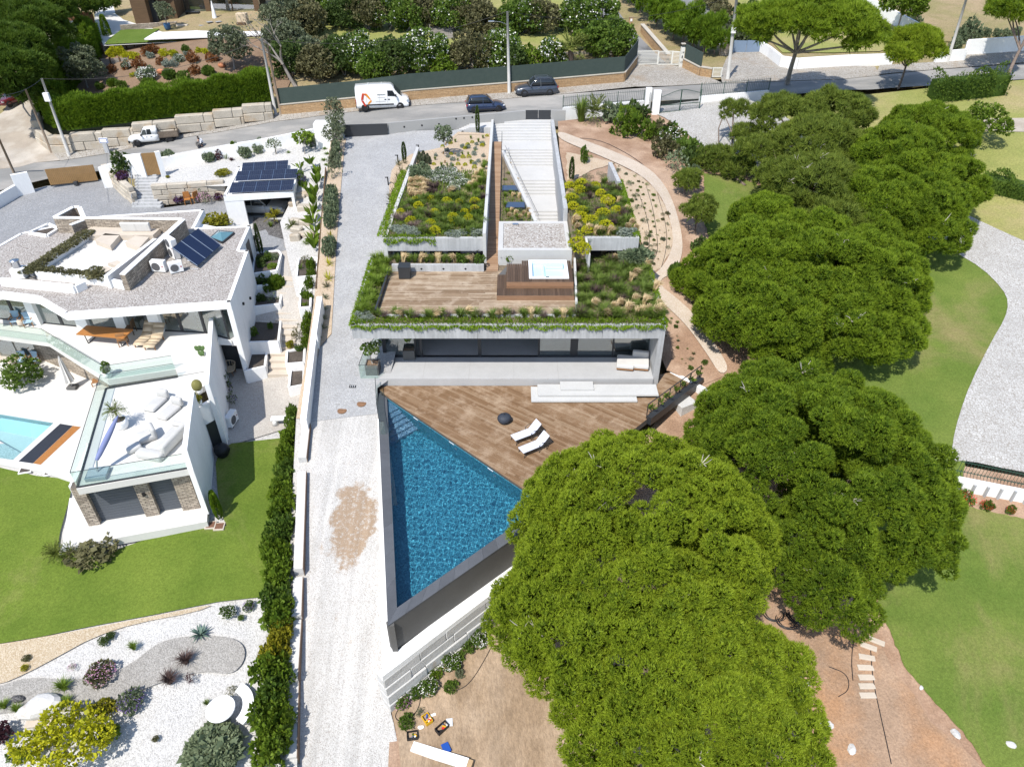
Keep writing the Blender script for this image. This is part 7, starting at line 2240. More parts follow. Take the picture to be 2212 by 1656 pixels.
for kind,nm,n_,w_,h_,mt,lb_ in(('dome','yellow_spurge',16,.38,.26,m_leaf_yellow,'tiny yellow spurge in the sandy roof bed'),('fine','santolina',18,.42,.26,m_leaf_silver,'tiny silver cushion in the sandy roof bed'),('grass','grass_tuft',16,.45,.36,m_g_lime,'tiny green grass tuft in the sandy roof bed'),('feather','feather_tuft',7,.5,.35,m_g_blond,'tiny blonde grass tuft in the sandy roof bed')):
 put(kind,nm,scatter(sand_px,n_,vr,9),zb+.02,w_,h_,mt,lb_,'small plant','young plants in the sandy roof bed')
trailing('trailing_edge',[P2(876,372,ZU),P2(828,513,ZU)],ZU,.45,.1,m_trail,'bright green trailing plants along the left roof block edge',411,-1,330)
trailing('trailing_front',[P2(827,515,ZU),P2(940,515,ZU)],ZU,.3,.45,m_trail,'bright green trailing plants hanging over the left block fascia',412,1,240)
# young tree and cypress in the sandy bed
b=P(961,338,zb)
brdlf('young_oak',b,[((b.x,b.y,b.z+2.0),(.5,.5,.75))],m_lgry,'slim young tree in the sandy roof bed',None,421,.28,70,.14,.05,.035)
for k,(u,v,h,lb_)in enumerate(((1032,286,2.4,'slim dark cypress beside the street stair top'),(874,345,1.5,'thin cypress at the end of the left side wall'))):
 p=P(u,v,ZU-.1)
 plant('column','slim_cypress',p,.36,h,m_ldrk,lb_,'cypress')
 # ---- upper right roof garden
RBED=[(4.1,P(1,393,zb).y),P2(1341,393,zb),P2(1380,513,zb),P2(1266,513,zb),(4.15,P(1,513,zb).y)]
turf('roof_meadow',RBED,zb,110,.22,.02,m_g_green,'fine green meadow grass filling the upper right roof bed',402)
sp_r=[(1520,450),(1450,560),(1460,610),(1525,640),(1515,690),(1590,720),(1565,785),(1510,490),(1435,460),(1700,760),(1680,670),(1780,640),(1715,570),(1665,515),(1620,460)]
put('dome','yellow_spurge',[Z7(x,y)for x,y in sp_r],zb+.14,.95,.5,m_leaf_yellow,'bright yellow spurge dome in the upper right roof bed','spurge','yellow spurge, right roof bed')
for(x,y)in((1510,840),(1490,885),(1525,930)):
 p=P(*Z7(x,y),ZU-.5)
 plant('dome','yellow_spurge',p,1.25,.6,m_leaf_yellow,'large yellow spurge dome on the sloping bed beside the pebble roof','spurge','large spurge on the sloping bed')
put('grass','purple_tuft',[Z7(x,y)for x,y in((1560,495),(1720,475),(1780,505),(1820,665),(1840,690),(1760,725),(1740,755),(1580,545),(1640,655),(1540,585),(1690,520))],zb,1.05,.65,m_g_purple,'dark purple fountain grass in the upper right roof bed','fountain grass','purple fountain grass, right roof bed')
put('feather','feather_tuft',[Z7(x,y)for x,y in((1410,545),(1425,520),(1620,805),(1560,795),(1660,800),(1720,805),(1880,745),(1850,770),(1840,645),(1790,575),(1460,725),(1480,765),(1700,595),(1420,450),(1910,780))],zb,1.25,.75,m_g_blond,'blonde feather grass tuft in the upper right roof bed','feather grass','feather grass, right roof bed')
put('grass','grass_tuft',scatter([Z7(*q)for q in((1420,430),(1800,430),(1920,810),(1600,810),(1430,640))],38,vr,9),zb,1.15,.62,m_g_green,'green arching grass tuft in the upper right roof bed','grass tuft','green grass tufts, right roof bed')
put('fine','santolina',[Z7(x,y)for x,y in((1820,810),(1870,815),(1900,800))],zb,.9,.36,m_leaf_silver,'silver cushion at the front corner of the right roof bed','cushion plant','silver cushions, right roof bed')
put('grass','grass_tuft',[Z7(x,y)for x,y in((1460,800),(1445,850),(1560,880),(1470,930))],ZU-.5,1.0,.6,m_g_green,'green grass tuft on the sloping bed beside the pebble roof','grass tuft','grass on the sloping bed')
trailing('trailing_edge',[(RBB.x,RBB.y),P2(1342,392,ZU)],ZU,.45,.25,m_trail,'bright green trailing plants on the right block side',413,1,260)
# ---- lower roof: right meadow, front strip, left strip
zl=ZR-.05
RM=[P2(1247,690,zl),P2(1433,690,zl),P2(1398,556,zl),P2(1250,556,zl)]
turf('roof_meadow',RM,zl,120,.24,.02,m_g_green,'fine green meadow grass filling the lower right roof',403)
put('grass','purple_tuft',[Z7(x,y)for x,y in((1510,1005),(1490,1040),(1530,1040),(1500,1075),(1740,1025),(1700,1085),(1760,1185),(1560,1165),(1910,1265),(1930,1285),(1820,1315),(1720,1415),(1520,1395),(1820,1065),(1500,1420),(1620,1250))],zl,1.1,.7,m_g_purple,'dark purple fountain grass in the lower right roof meadow','fountain grass','purple fountain grass, lower roof')
put('feather','feather_tuft',[Z7(x,y)for x,y in((1680,950),(1780,955),(1800,1005),(1760,1005),(1985,1065),(1880,1155),(1910,1115),(1790,1345),(1690,1415),(1800,1405),(1740,1365),(1980,1325),(1900,1315),(2070,1345),(2000,1385),(1920,1405),(1600,1345),(1850,1385),(2060,1225),(2050,1405),(2090,1390),(1960,1400))],zl,1.35,.85,m_g_blond,'blonde feather grass plume in the lower right roof meadow','feather grass','feather grass, lower roof')
put('grass','grass_tuft',scatter([Z7(*q)for q in((1500,980),(1990,1020),(2100,1430),(1510,1430))],62,vr,9),zl,1.25,.68,m_g_green,'green arching grass tuft in the lower right roof meadow','grass tuft','green grass tufts, lower roof')
p=P(*Z7(1915,1015),zl)
plant('ball','grey_dome',p,2.3,1.0,m_lgry,'big grey green dome shrub at the back of the right roof meadow','shrub')
FS=[P2(765,697,zl),P2(1436,697,zl),P2(1432,684,zl),P2(815,684,zl)]
turf('front_strip_turf',FS,zl,150,.26,.022,m_g_lime,'low green cover in the front roof strip',404)
xs_=[20+k*47 for k in range(31)]
for k,x in enumerate(xs_):
 u,v=Z7(x,1418+vr.uniform(-14,12))
 p=P(u,v,zl)
 kd=k%5
 if kd in(0,3):plant('grass','grass_tuft',p,1.1+.3*vr.random(),.6,m_g_green,'green grass tuft in the strip along the villa front edge','grass tuft','grass in the front strip')
 elif kd==1:plant('grass','dusty_tuft',p,.95,.5,m_g_dusty,'dusty brown grass tuft in the strip along the villa front edge','fountain grass','dusty grass in the front strip')
 elif kd==2:plant('agave','green_rosette',(p.x,p.y-.1,p.z),.7,.35,m_llim,'bright green rosette in the strip along the villa front edge','rosette','rosettes in the front strip')
 else:plant('feather','feather_tuft',p,1.3,.8,m_g_blond,'blonde plume in the strip along the villa front edge','feather grass','plumes in the front strip')
LS=[P2(806,562,zl),P2(843,578,zl),P2(810,684,zl),P2(764,694,zl)]
turf('left_strip_turf',LS,zl,150,.3,.022,m_g_lime,'low green cover in the left roof strip',405)
put('grass','grass_tuft',[Z6(x,y)for x,y in((1420,900),(1480,890),(1500,930),(1440,950),(1400,1000),(1470,990),(1500,1030),(1390,1060),(1430,1090),(1460,1060),(1370,1130),(1400,1180),(1340,1200),(1380,1240),(1320,1270),(1350,1300),(1290,1320))],zl,1.3,.7,m_g_lime,'fresh green grass tuft in the left roof strip','grass tuft','grass in the left strip')
put('fine','santolina',[Z6(x,y)for x,y in((1280,1345),(1310,1320),(1330,1370),(1350,1340),(1290,1385),(1370,1365))],zl,.6,.3,m_leaf_silver,'silver cushion at the front left roof corner','cushion plant','silver cushions, roof corner')
put('grass','dusty_tuft',[Z6(x,y)for x,y in((1380,1160),(1360,1280),(1490,1055))],zl,.9,.5,m_g_dusty,'dusty brown grass tuft in the left roof strip','fountain grass','dusty grass, left strip')
trailing('trailing_front',[(FL.x,FL.y),(FR.x,FR.y)],ZR,.5,.34,m_trail,'bright green trailing plants along the whole villa front edge',414,1,300)
trailing('trailing_side',[(BL.x,BL.y),(FL.x,FL.y)],ZR,.55,.2,m_trail,'bright green trailing plants on the left roof edge',415,1,260)
trailing('trailing_side',[(FR.x,FR.y),(BR.x,BR.y)],ZR,.35,.2,m_trail,'bright green trailing plants on the right roof edge',416,1,170)
for k in range(15):
 x=165+k*43
 p=P(*Z7(x,1012),zp-.1)
 if k%3==1:plant('feather','feather_tuft',p,1.4,.8,m_g_blond,'blonde plume in the long planter behind the roof deck','feather grass','plumes in the long planter')
 elif k%3==2 and k>8:plant('shrub','green_bush',p,.9,.5,m_leaf,'leafy green bush in the long planter behind the roof deck','shrub','bushes in the long planter')
 else:plant('grass','grass_tuft',p,1.05,.6,m_g_green,'green grass tuft in the long planter behind the roof deck','grass tuft','grass in the long planter')
zs_=ZR+.1
for k,(x,y)in enumerate(((940,1005),(985,1000),(1030,985),(1080,985),(1130,985),(1190,985),(1240,985),(1290,985),(1340,985),(1390,985),(1430,980))):
 p=P(*Z7(x,y),zs_)
 kd=('grass',m_g_green,'grass_tuft')if k%4 else('feather',m_g_blond,'feather_tuft')
 if k==1:kd=('shrub',m_llim,'green_bush')
 if k in(0,10):kd=('grass',m_g_purple,'purple_tuft')
 plant(kd[0],kd[2],p,1.0,.72,kd[1],'plant in the narrow bed between hot tub and pebble roof','grass tuft','bed behind the hot tub')
 # wedge bed by the ramp
turf('wedge_turf',bedp,5.3,90,.25,.02,m_g_lime,'thin grass in the wedge bed beside the ramp',406)
wz=5.3
put('feather','feather_tuft',[Z7(x,y)for x,y in((990,340),(985,300),(1010,390),(1040,420),(1000,640),(1030,660),(1060,690),(1090,660),(1120,640),(1130,680),(980,680),(1010,530),(1060,540))],wz,.85,.5,m_g_blond,'blonde plume in the wedge bed beside the ramp','feather grass','plumes in the wedge bed')
put('grass','grass_tuft',[Z7(x,y)for x,y in((960,250),(965,290),(985,380),(960,420),(1000,510),(960,530),(960,600),(975,650),(1050,690))],wz,.7,.42,m_g_lime,'green tuft in the wedge bed beside the ramp','grass tuft','grass in the wedge bed')
# ---- curved bed along the drive: flax
put('sword','flax',[Z6(x,y)for x,y in((1600,130),(1620,190),(1640,110),(1590,240),(1580,300),(1560,380),(1540,420),(1520,540),(1555,450))],DRV,1.1,.95,m_lbrn,'bronze sword-leaved flax in the curved bed by the drive','flax','flax along the drive curve')
for(u,v)in((839,400),(860,352),(905,330),(842,458)):
 p=DRV.at(u,v)
 t=thing('bollard_light',p,'short black bollard light at the edge of the cobbled drive','bollard light','bollard lights along the drive')
 MB().box((p.x,p.y,p.z+.35),(.09,.09,.7)).bd('post',m_black,t)
 MB().box((p.x-.08,p.y-.02,p.z+.67),(.26,.1,.05)).bd('head',m_black,t)
 # ---- border left of the drive
bz=DRV
spots=[(1100,60,'shrub',m_lgry,1.0,1.2),(1095,140,'shrub',m_lolv,1.1,1.3),(1092,230,'loose',m_lolv,1.3,1.9),(1080,345,'sword',m_leaf_gold2,1.1,.9),(1070,400,'shrub',m_lgry,1.1,1.1),(1062,450,'shrub',m_lgry,1.1,1.1),(1058,510,'shrub',m_lgry,1.2,1.2),(1055,570,'shrub',m_lgry,1.1,1.0),(1050,630,'shrub',m_lgry,1.1,1.1),(1048,720,'sword',m_leaf_gold2,1.0,.9),(1045,800,'shrub',m_lgry,1.1,1.0),(1040,860,'shrub',m_lgry,1.0,1.0),(1042,930,'sword',m_leaf_yellow,1.0,.8),(1035,1050,'sword',m_leaf_yellow,1.1,.9),(1020,1110,'sword',m_lbrn,.9,.7),(1012,1200,'sword',m_lolv,.9,.6),(1008,1290,'sword',m_lolv,.9,.6),(1000,1365,'sword',m_lolv,.9,.6),(990,1440,'sword',m_lolv,.9,.6),(950,1520,'sword',m_lolv,.8,.6)]
for x,y,kd,mt,w_,h_ in spots:
 p=DRV.at(*Z6(x,y))
 nm,lb_,ct={'shrub':('grey_shrub','grey green clipped shrub in the border left of the drive','shrub'),'loose':('olive_bush','loose olive bush leaning over the drive border','shrub'),'sword':('flax','sword-leaved plant in the border left of the drive','flax')}[kd]
 plant(kd,nm,p,w_,h_,mt,lb_,ct,'planting left of the drive')
for k,(x,y)in enumerate(((690,1000),(700,1130),(690,1220))):
 p=DRV.at(*Z2(x,y))
 brdlf('olive_tree',p,[((p.x,p.y,p.z+1.5),(.65,.65,.8))],m_lolv,('tall olive beside the black gate','olive in the border below the gate','third olive down the drive border')[k],None,430+k,.3,60,.16,.04,.05)
rs=thing('reed_screen',DRV.at(700,420),'brown reed screen between the rock garden and the drive border','screen')
m_reed=M('brown_reed',(.115,.075,.042),.95,.2,2,.35,40,.5,40)
a,b=RG.at(708,392),LP.at(688,655)
for k in range(14):
 p,q=a.lerp(b,k/14),a.lerp(b,(k+.97)/14)
 MB().wall((p.x,p.y),(q.x,q.y),.08,(p.z-.4,q.z-.4),(p.z+1.25+vr.uniform(-.06,.06),q.z+1.25)).bd('reed_panel',m_reed,rs)
for k,(x,y,w_)in enumerate(((960,270,1.5),(945,330,1.3),(935,430,1.6),(930,500,1.4),(915,590,1.7),(930,640,1.5),(935,720,1.4),(925,800,1.7),(930,850,1.3))):
 p=RG.at(*Z6(x,y))
 plant('banana','banana_plant',p,w_*1.6,1.7,m_llim,'broad-leaved banana plant along the reed screen','banana plant','banana plants by the reed screen')
for(x,y)in((900,980),(905,1060),(890,1130),(880,1240),(870,1330),(880,1420),(860,1500),(865,1600)):
 p=LP.at(*Z6(x,y))
 plant('shrub','climber',(p.x,p.y,p.z),.7,1.0,m_llim,'green climber against the garden side of the drive wall','climber','climbers on the drive wall')
 # ---- rock garden by the street
RGp=[('shrub',1360,1320,1.6,1.1,m_lgry),('shrub',1680,1300,1.2,.8,m_lgry),('fine',1760,1280,.8,.7,m_leaf_purple),('shrub',1980,1270,1.2,.9,m_lgry),('agave',1860,1290,.8,.6,m_leaf_purple),('column',1890,1250,.5,1.3,m_leaf),('loose',1900,1230,1.0,.8,m_lgry),('fine',2080,1230,1.0,.8,m_lgry),('sword',1820,1280,.7,.6,m_lgry),('fine',1800,1400,1.6,.35,m_leaf_gold2),('fine',1350,1430,.4,.2,m_leaf_gold2)]
for kd,x,y,w_,h_,mt in RGp:
 p=RG.at(*Z0(x,y))
 plant(kd,'rock_garden_plant',p,w_,h_,mt,'dry garden shrub on white gravel behind the street boundary wall','shrub','rock garden shrubs')
for(x,y,w_)in((1930,1240,.9),(2100,1200,1.0)):
 p=RG.at(*Z0(x,y))
 plant('fine','purple_bush',p,w_,.8,m_lgry,'purple flowering bush near the street boundary wall','flower bush','purple bushes by the boundary wall',flowers=m_fl_purple)
p=RG.at(*Z2(500,1170));plant('fine','purple_bush',p,1.5,1.0,m_lgry,'large mauve bush at the corner of the rock garden','flower bush',flowers=m_fl_purple)
p=RG.at(*Z2(400,1480));plant('fine','purple_bush',p,1.3,.9,m_leaf,'purple and white bush right of the solar array','flower bush',flowers=m_fl_purple)
p=RG.at(*Z2(210,1240));brdlf('gnarled_bonsai',p,[((p.x,p.y,p.z+1.0),(.5,.5,.35))],m_ldrk,'gnarled dark little tree on the white gravel',None,441,.22,60,.1,.03,.07)
p=RG.at(*Z2(440,1240));brdlf('papaya_tree',p,[((p.x,p.y,p.z+1.6),(.6,.6,.35))],m_llim,'thin-stemmed tree with a tuft of leaves behind the carport',None,442,.3,30,.3,.09,.04)
for k,(x,y,w_)in enumerate(((410,1390,1.3),(490,1360,1.4),(450,1560,1.1),(560,1500,1.3),(480,1600,1.0))):
 p=RG.at(*Z2(x,y));plant('banana','broad_leaf_plant',p,w_*1.4,1.2,m_llim,'big-leaved bright plant beside the carport panels','plant','big-leaved plants by the carport')
for(x,y,w_)in((600,1200,.7),(620,1240,.8),(310,1230,.6),(590,1290,.8),(615,1330,.7)):
 p=RG.at(*Z2(x,y));plant('agave','succulent',p,w_,.4,m_leaf,'green succulent on the white gravel near the drive','succulent','succulents on the gravel')
 # rocks of the terraced bed right of the carport
for k,(x,y,w_,h_)in enumerate(((790,380,1.5,.5),(850,360,1.2,.5),(760,440,1.1,.6),(850,470,1.6,.5),(770,590,1.1,.7),(780,650,1.2,.6),(770,720,1.0,.8),(850,590,1.4,.5),(860,680,1.6,.4))):
 p=RG.at(*Z6(x,y));MB().box((0,0,0),(w_*.8,w_*.5,h_*1.2)).bd('limestone_rock',m_limestone,None,bevel=.09,seg=1,loc=p,rot=(vr.uniform(-.1,.1),vr.uniform(-.1,.1),vr.uniform(-.3,.3)),label='rough limestone rock in the terrace right of the carport',cat='rock',group='rocks right of the carport')
for(x,y,kd,w_,h_,mt)in((830,545,'fine',2.4,.5,m_lolv),(600,600,'palm',1.6,.7,m_leaf_gold2),(740,690,'palm',1.1,.6,m_palm),(570,620,'grass',.8,.5,m_g_lime),(690,580,'grass',.7,.5,m_g_green),(800,740,'fine',.9,.6,m_leaf_purple),(860,780,'grass',1.0,.6,m_g_lime),(710,640,'grass',.8,.6,m_g_lime)):
 p=LP.at(*Z6(x,y));q=(p.x,p.y,p.z+(.7 if kd=='palm' else 0))
 if kd=='palm':
  t=thing('tree_fern',p,'tree fern with yellow green fronds by the slate bed' if w_>1.3 else 'small palm beside the limestone rocks','palm')
  MB().tube([p,V3((p.x+.1,p.y,p.z+.75))],[.07,.05],6).bd('trunk',m_trunk_pine,t)
  link('crown',PROTO['palm0'],mt,t,True,loc=(p.x+.1,p.y,p.z+.75),scale=(w_/2,w_/2,.8))
 else:plant(kd,'garden_plant',p,w_,h_,mt,'small plant in the slate bed below the carport','plant','plants in the slate bed')
 # ---- planter boxes beside the garden stair
for(x,y,z,kd,w_,h_,mt)in((500,900,2.15,'fine',.9,.5,m_ldrk),(560,880,2.15,'shrub',.8,.5,m_leaf),(600,880,2.15,'fine',.7,.4,m_lgry),(585,940,2.15,'fine',.9,.2,m_llim),(500,940,2.15,'shrub',.7,.5,m_ldrk),(480,1010,1.55,'fine',1.0,.3,m_lbrn),(620,1120,1.05,'ball',1.25,1.0,m_llim),(510,1120,1.05,'shrub',1.3,.9,m_ldrk),(560,1140,1.05,'shrub',.9,.7,m_leaf),(500,1230,.8,'shrub',.9,.6,m_ldrk),(600,1260,.5,'loose',1.0,.8,m_lgry),(520,1280,.5,'fine',.7,.4,m_lgry),(570,1440,.25,'shrub',.4,.5,m_leaf),(490,1590,-.65,'shrub',1.1,.7,m_leaf),(450,1610,-.65,'shrub',.9,.5,m_llim),(520,1570,-.65,'shrub',.7,.5,m_leaf),(860,920,2.15,'loose',1.1,.6,m_lbrn),(810,960,2.15,'sword',.8,.6,m_leaf),(900,950,2.15,'sword',.6,.5,m_lolv),(850,1180,1.55,'fine',.7,.5,m_leaf),(840,1080,1.6,'sword',.5,.4,m_leaf_red),(800,1540,-.45,'loose',1.0,1.0,m_lbrn),(730,1590,-.45,'shrub',.6,.5,m_leaf_gold2),(800,1610,-.45,'fine',.6,.4,m_leaf)):
 p=P(*Z6(x,y),z)
 plant(kd,'planter_plant',p,w_,h_,mt,'small shrub growing in a planter box by the garden stair','shrub','plants in the stair planters')
for k,(u,v)in enumerate(((562,555),(556,562))):
 p=LP.at(*((566,552)if k==0 else(558,548)))
 plant('column','slim_cypress',p,.35,(2.6,1.5)[k],m_ldrk,('taller slim cypress at the path by the white side wall','shorter slim cypress at the path by the white side wall')[k],'cypress')
p=LC.at(465,488);plant('fine','golden_bush',p,2.6,.9,m_leaf_gold2,'yellow green bush behind the white house corner','shrub')
for(x,y,w_)in((990,1440,.9),(1450,1630,.8),(1765,1605,.85)):
 p=LC.at(*Z0(x,y))if x>1000 else P(*Z0(x,y),4.0)
 plant('fine','lavender',p,w_*1.3,.6,m_leaf_purple,'violet lavender clump on the forecourt stonework','lavender','lavender in the forecourt',flowers=m_fl_purple)
p=P(*Z0(1000,1390),4.0);plant('shrub','dark_shrub',p,2.1,1.5,m_ldrk,'tall dark spiky shrub above the curved stone wall','shrub')
p=P(*Z0(950,1400),4.0);plant('palm','cycad',p,1.4,.8,m_palm,'small cycad above the curved stone wall','cycad')
p=LC.at(*Z0(1650,1640));plant('loose','bougainvillea',p,1.2,1.0,m_lolv,'bougainvillea against the limestone wall','shrub',flowers=m_fl_pink)
# ---- white house roof planting
for k in range(12):
 t=k/11
 u,v=185+(62-185)*t,506+(586-506)*t
 p=P(u,v,4.95);plant('fine','roof_creeper',(p.x,p.y,p.z-.1),1.0+.3*vr.random(),.32,m_lbrn,'brownish creeper in the roof terrace planter','creeper','creepers on the roof terrace')
for k in range(8):
 t=k/7
 u,v=90+(218-90)*t,584+(599-584)*t
 p=P(u,v,5.0);plant('fine','roof_creeper',(p.x,p.y+.15,p.z-.15),.9,.3,m_lbrn,'brownish creeper in the roof terrace planter','creeper','creepers on the roof terrace')
p=P(208,596,4.95);plant('fine','roof_bush',p,1.3,.5,m_lbrn,'dark spiky bush on the front corner of the roof terrace','shrub')
# ---- terraces of the white house
def pot(loc,r,h,mat,label,name='plant_pot',soil=True):
 t=thing(name,loc,label,'plant pot')
 MB().lathe([(r*.72,0),(r*.9,h*.3),(r,h*.7),(r*.92,h),(r*.8,h),(r*.8,h*.88)],loc,18,top=False).bd('pot',mat,t,True)
 if soil:MB().lathe([(r*.8,h*.88),(.01,h*.9)],loc,14,bottom=False).bd('soil',m_soil_dark,t)
 return t
p=P(265,923,ZT)
pot(p,.4,.6,m_w,'big white pot holding the palm on the wing roof')
t=thing('potted_palm',(p.x,p.y,p.z+.5),'small palm in a white pot on the wing roof','palm')
MB().tube([(p.x,p.y,p.z+.5),(p.x-.08,p.y,p.z+1.15)],[.06,.05],6).bd('trunk',m_trunk_pine,t)
link('crown',PROTO['palm1'],m_palm,t,True,loc=(p.x-.08,p.y,p.z+1.15),scale=(.62,.62,.7))
p=P(*ZL(870,215),ZT);pot(p,.28,.4,m_w,'white pot with a small tree at the terrace rail');plant('shrub','pot_tree',(p.x,p.y,p.z+.35),.6,.6,m_leaf,'small green tree in the pot at the terrace rail','plant')
p=P(*ZL(1600,345),ZT);pot(p,.25,.3,m_w,'white pot with the barrel cactus on the ledge');o=MB().blob((0,0,.35),(.3,.3,.38),3,.03,14,9).bd('barrel_cactus',M('cactus_skin',(.16,.15,.045),.7,.1,4),None,True,label='round barrel cactus in a white pot on the ledge',cat='cactus',loc=(p.x,p.y,p.z+.2))
p=P(*ZL(1600,440),ZT);pot(p,.22,.35,m_w,'white pot with a leafy plant on the ledge');plant('shrub','pot_plant',(p.x,p.y,p.z+.3),.6,.4,m_leaf_gold2,'leafy plant in the white pot on the ledge','plant')
def opuntia(base,label,n_,s,seed):
 rr=random.Random(seed)
 t=thing('prickly_pear',base,label,'cactus')
 mt=m_lolv
 q=[V3(base)]
 for k in range(n_):
  b0=rr.choice(q)
  d=V3((rr.uniform(-.5,.5),rr.uniform(-.2,.2),1)).normalized()
  c=b0+d*s*.5
  MB().blob((0,0,0),(s*.3,.045,s*.5),seed+k,.03,10,7).bd('pad',m_cactus,t,True,loc=tuple(c),rot=(0,rr.uniform(-.5,.5),rr.uniform(-.6,.6)))
  q.append(c+d*s*.42)
m_cactus=M('green_cactus',(.075,.13,.04),.7,.1,4)
opuntia(P(*Z5(1625,1455),ZT),'prickly pear cactus beside the tall blade wall',8,.42,5)
p=P(*Z5(1650,1240),ZT);plant('loose','fern_pot',p,.9,1.3,m_llim,'lime green bush behind the blade wall top','shrub')
p=P(*Z5(1790,1290),ZT);t_=plant('sword','indoor_cactus',p,1.0,1.8,m_lgry,'tall pale cactus inside the corner glass','cactus')
p=P(*ZL(215,270),ZP);brdlf('patio_tree',p,[((p.x,p.y,p.z+1.1),(1.0,1.0,.8))],m_leaf,'round green lemon tree in the lower patio',None,433,.35,60,.16,.06,.06)
# bougainvillea and pots by the blade walls
for(x,y,z,w_,h_)in((1800,270,-1.5,.8,1.6),(1840,350,-1.6,.9,1.1),(1870,430,-1.6,.8,.7)):
 p=P(*ZL(x,y),z);plant('loose','wall_creeper',p,w_,h_,m_ldrk,'purple flowering creeper at the foot of the tall blade wall','creeper','creepers at the blade wall',flowers=m_fl_purple,fl_n=.8)
p=LP.at(*Z6(455,1560));pot(p,.35,.55,m_w,'white pot at the foot of the side wall');plant('shrub','pot_shrub',(p.x,p.y,p.z+.5),.6,.7,m_leaf,'small shrub in the pot by the side wall','plant')
# ---- lawn edge plants, lower gravel garden
p=LL.at(205,1195);plant('fine','grey_mat_shrub',p,2.5,.65,m_lbrn,'low grey brown spreading shrub at the patio corner','shrub')
for(u,v,w_,lb_)in((127,1205,1.5,'left fan palm at the patio corner'),(158,1203,1.0,'right fan palm at the patio corner')):
 p=LL.at(u,v);plant('palm','fan_palm',(p.x,p.y,p.z+.3),w_,.9,m_palm,lb_,'palm')
for k,(u,v,h)in enumerate(((475,1118,1.8),(470,1105,1.6))):
 p=LL.at(u,v);plant('column','slim_cypress',p,.42,h,m_hedge,('front cypress at the corner of the white wing','rear cypress at the corner of the white wing')[k],'cypress')
ZB_=[('agave',1610,590,1.5,.85,m_agave,'large blue green agave on the grey gravel','agave','blue_agave',None),('grass',1500,820,1.5,.85,m_g_purple,'upper dark purple grass clump on the grey gravel','fountain grass','purple_tuft',None),('grass',1370,980,1.5,.85,m_g_purple,'lower dark purple grass clump on the gravel','fountain grass','purple_tuft',None),('grass',1080,710,.9,.6,m_g_lime,'small green grass tuft on white gravel','grass tuft','grass_tuft',None),('grass',520,1030,1.4,.7,m_g_lime,'green grass clump behind the white boulder','grass tuft','grass_tuft',None),('grass',545,1150,1.1,.6,m_g_lime,'green grass clump right of the white boulder','grass tuft','grass_tuft',None),('grass',40,1180,1.0,.6,m_g_lime,'green grass clump at the left edge of the gravel','grass tuft','grass_tuft',None),('grass',145,1210,.9,.6,m_g_lime,'green grass clump left of the white boulder','grass tuft','grass_tuft',None),('fine',830,930,1.6,.8,m_lbrn,'pink flowering shrub on the grey gravel','flower bush','pink_bush',m_fl_pink),('fine',1070,1150,1.5,.8,m_lgry,'purple flowering shrub beside the golden bush','flower bush','purple_bush',m_fl_purple),('fine',1840,430,1.0,.55,m_leaf,'white flowered bush near the hedge on gravel','flower bush','white_bush',m_fl_white),('fine',2000,375,.7,.4,m_leaf,'purple flowered bush near the hedge on gravel','flower bush','violet_bush',m_fl_purple),('fine',1940,465,.45,.25,m_leaf,'tiny green bush near the hedge on gravel','shrub','tiny_bush',None),('fine',890,610,.65,.25,m_ldrk,'dark green mat on white gravel, upper half','shrub','green_mat',None),('fine',830,655,.65,.25,m_ldrk,'dark green mat with orange flowers on white gravel','shrub','green_mat',None),('fine',215,790,.5,.25,m_lbrn,'brown little bush on ochre gravel','shrub','brown_bush',None),('fine',205,865,.45,.25,m_leaf_gold2,'yellow little bush on ochre gravel','shrub','yellow_bush',m_fl_yellow),('loose',585,865,.5,.3,m_lbrn,'tiny pink bush on white gravel','flower bush','pink_bush',m_fl_pink),('grass',1665,1150,.6,.35,m_g_green,'little grey green tuft left of the white table','grass tuft','grey_tuft',None),('loose',1870,1065,.8,.35,m_lbrn,'sparse red brown plant above the white bench','plant','sparse_plant',None),('fine',1255,1435,.42,.2,m_lbrn,'small brown mat on white gravel','shrub','brown_mat',None),('fine',30,1420,1.3,.9,m_leaf_purple,'maroon round shrub at the left edge','shrub','maroon_bush',None),('ball',1730,1560,3.0,1.1,m_lgry,'big grey green dome shrub at the bottom','shrub','dome_shrub',None),('shrub',160,1590,1.0,.7,m_leaf,'green shrub with one red bloom at the lower left','shrub','green_shrub',None),('shrub',900,1420,1.2,.8,m_llim,'lime shrub right of the golden bush','shrub','lime_shrub',None),('shrub',850,1210,1.4,.6,m_leaf_gold2,'ochre low bush behind the golden bush','shrub','ochre_bush',None),('loose',1540,970,.7,.6,m_leaf_purple,'tiny red maple on gravel','shrub','red_maple',None),('loose',1715,1340,.8,.7,m_leaf,'tiny green tree above the dome shrub','shrub','tiny_tree',None)]
for kd,x,y,w_,h_,mt,lb_,ct,nm,fl in ZB_:
 p=LL.at(*ZBm(x,y));w_*=.8;h_*=.8;plant(kd,nm,p,w_,h_,mt,lb_,ct,None,flowers=fl)
p=LL.at(150,1632)
brdlf('golden_bush',p,[((p.x,p.y,p.z+.9),(1.6,1.4,.8))],m_leaf_yellow,'large golden yellow shrub in the lower left gravel garden',None,451,.42,60,.16,.055,.06,cat_='shrub')
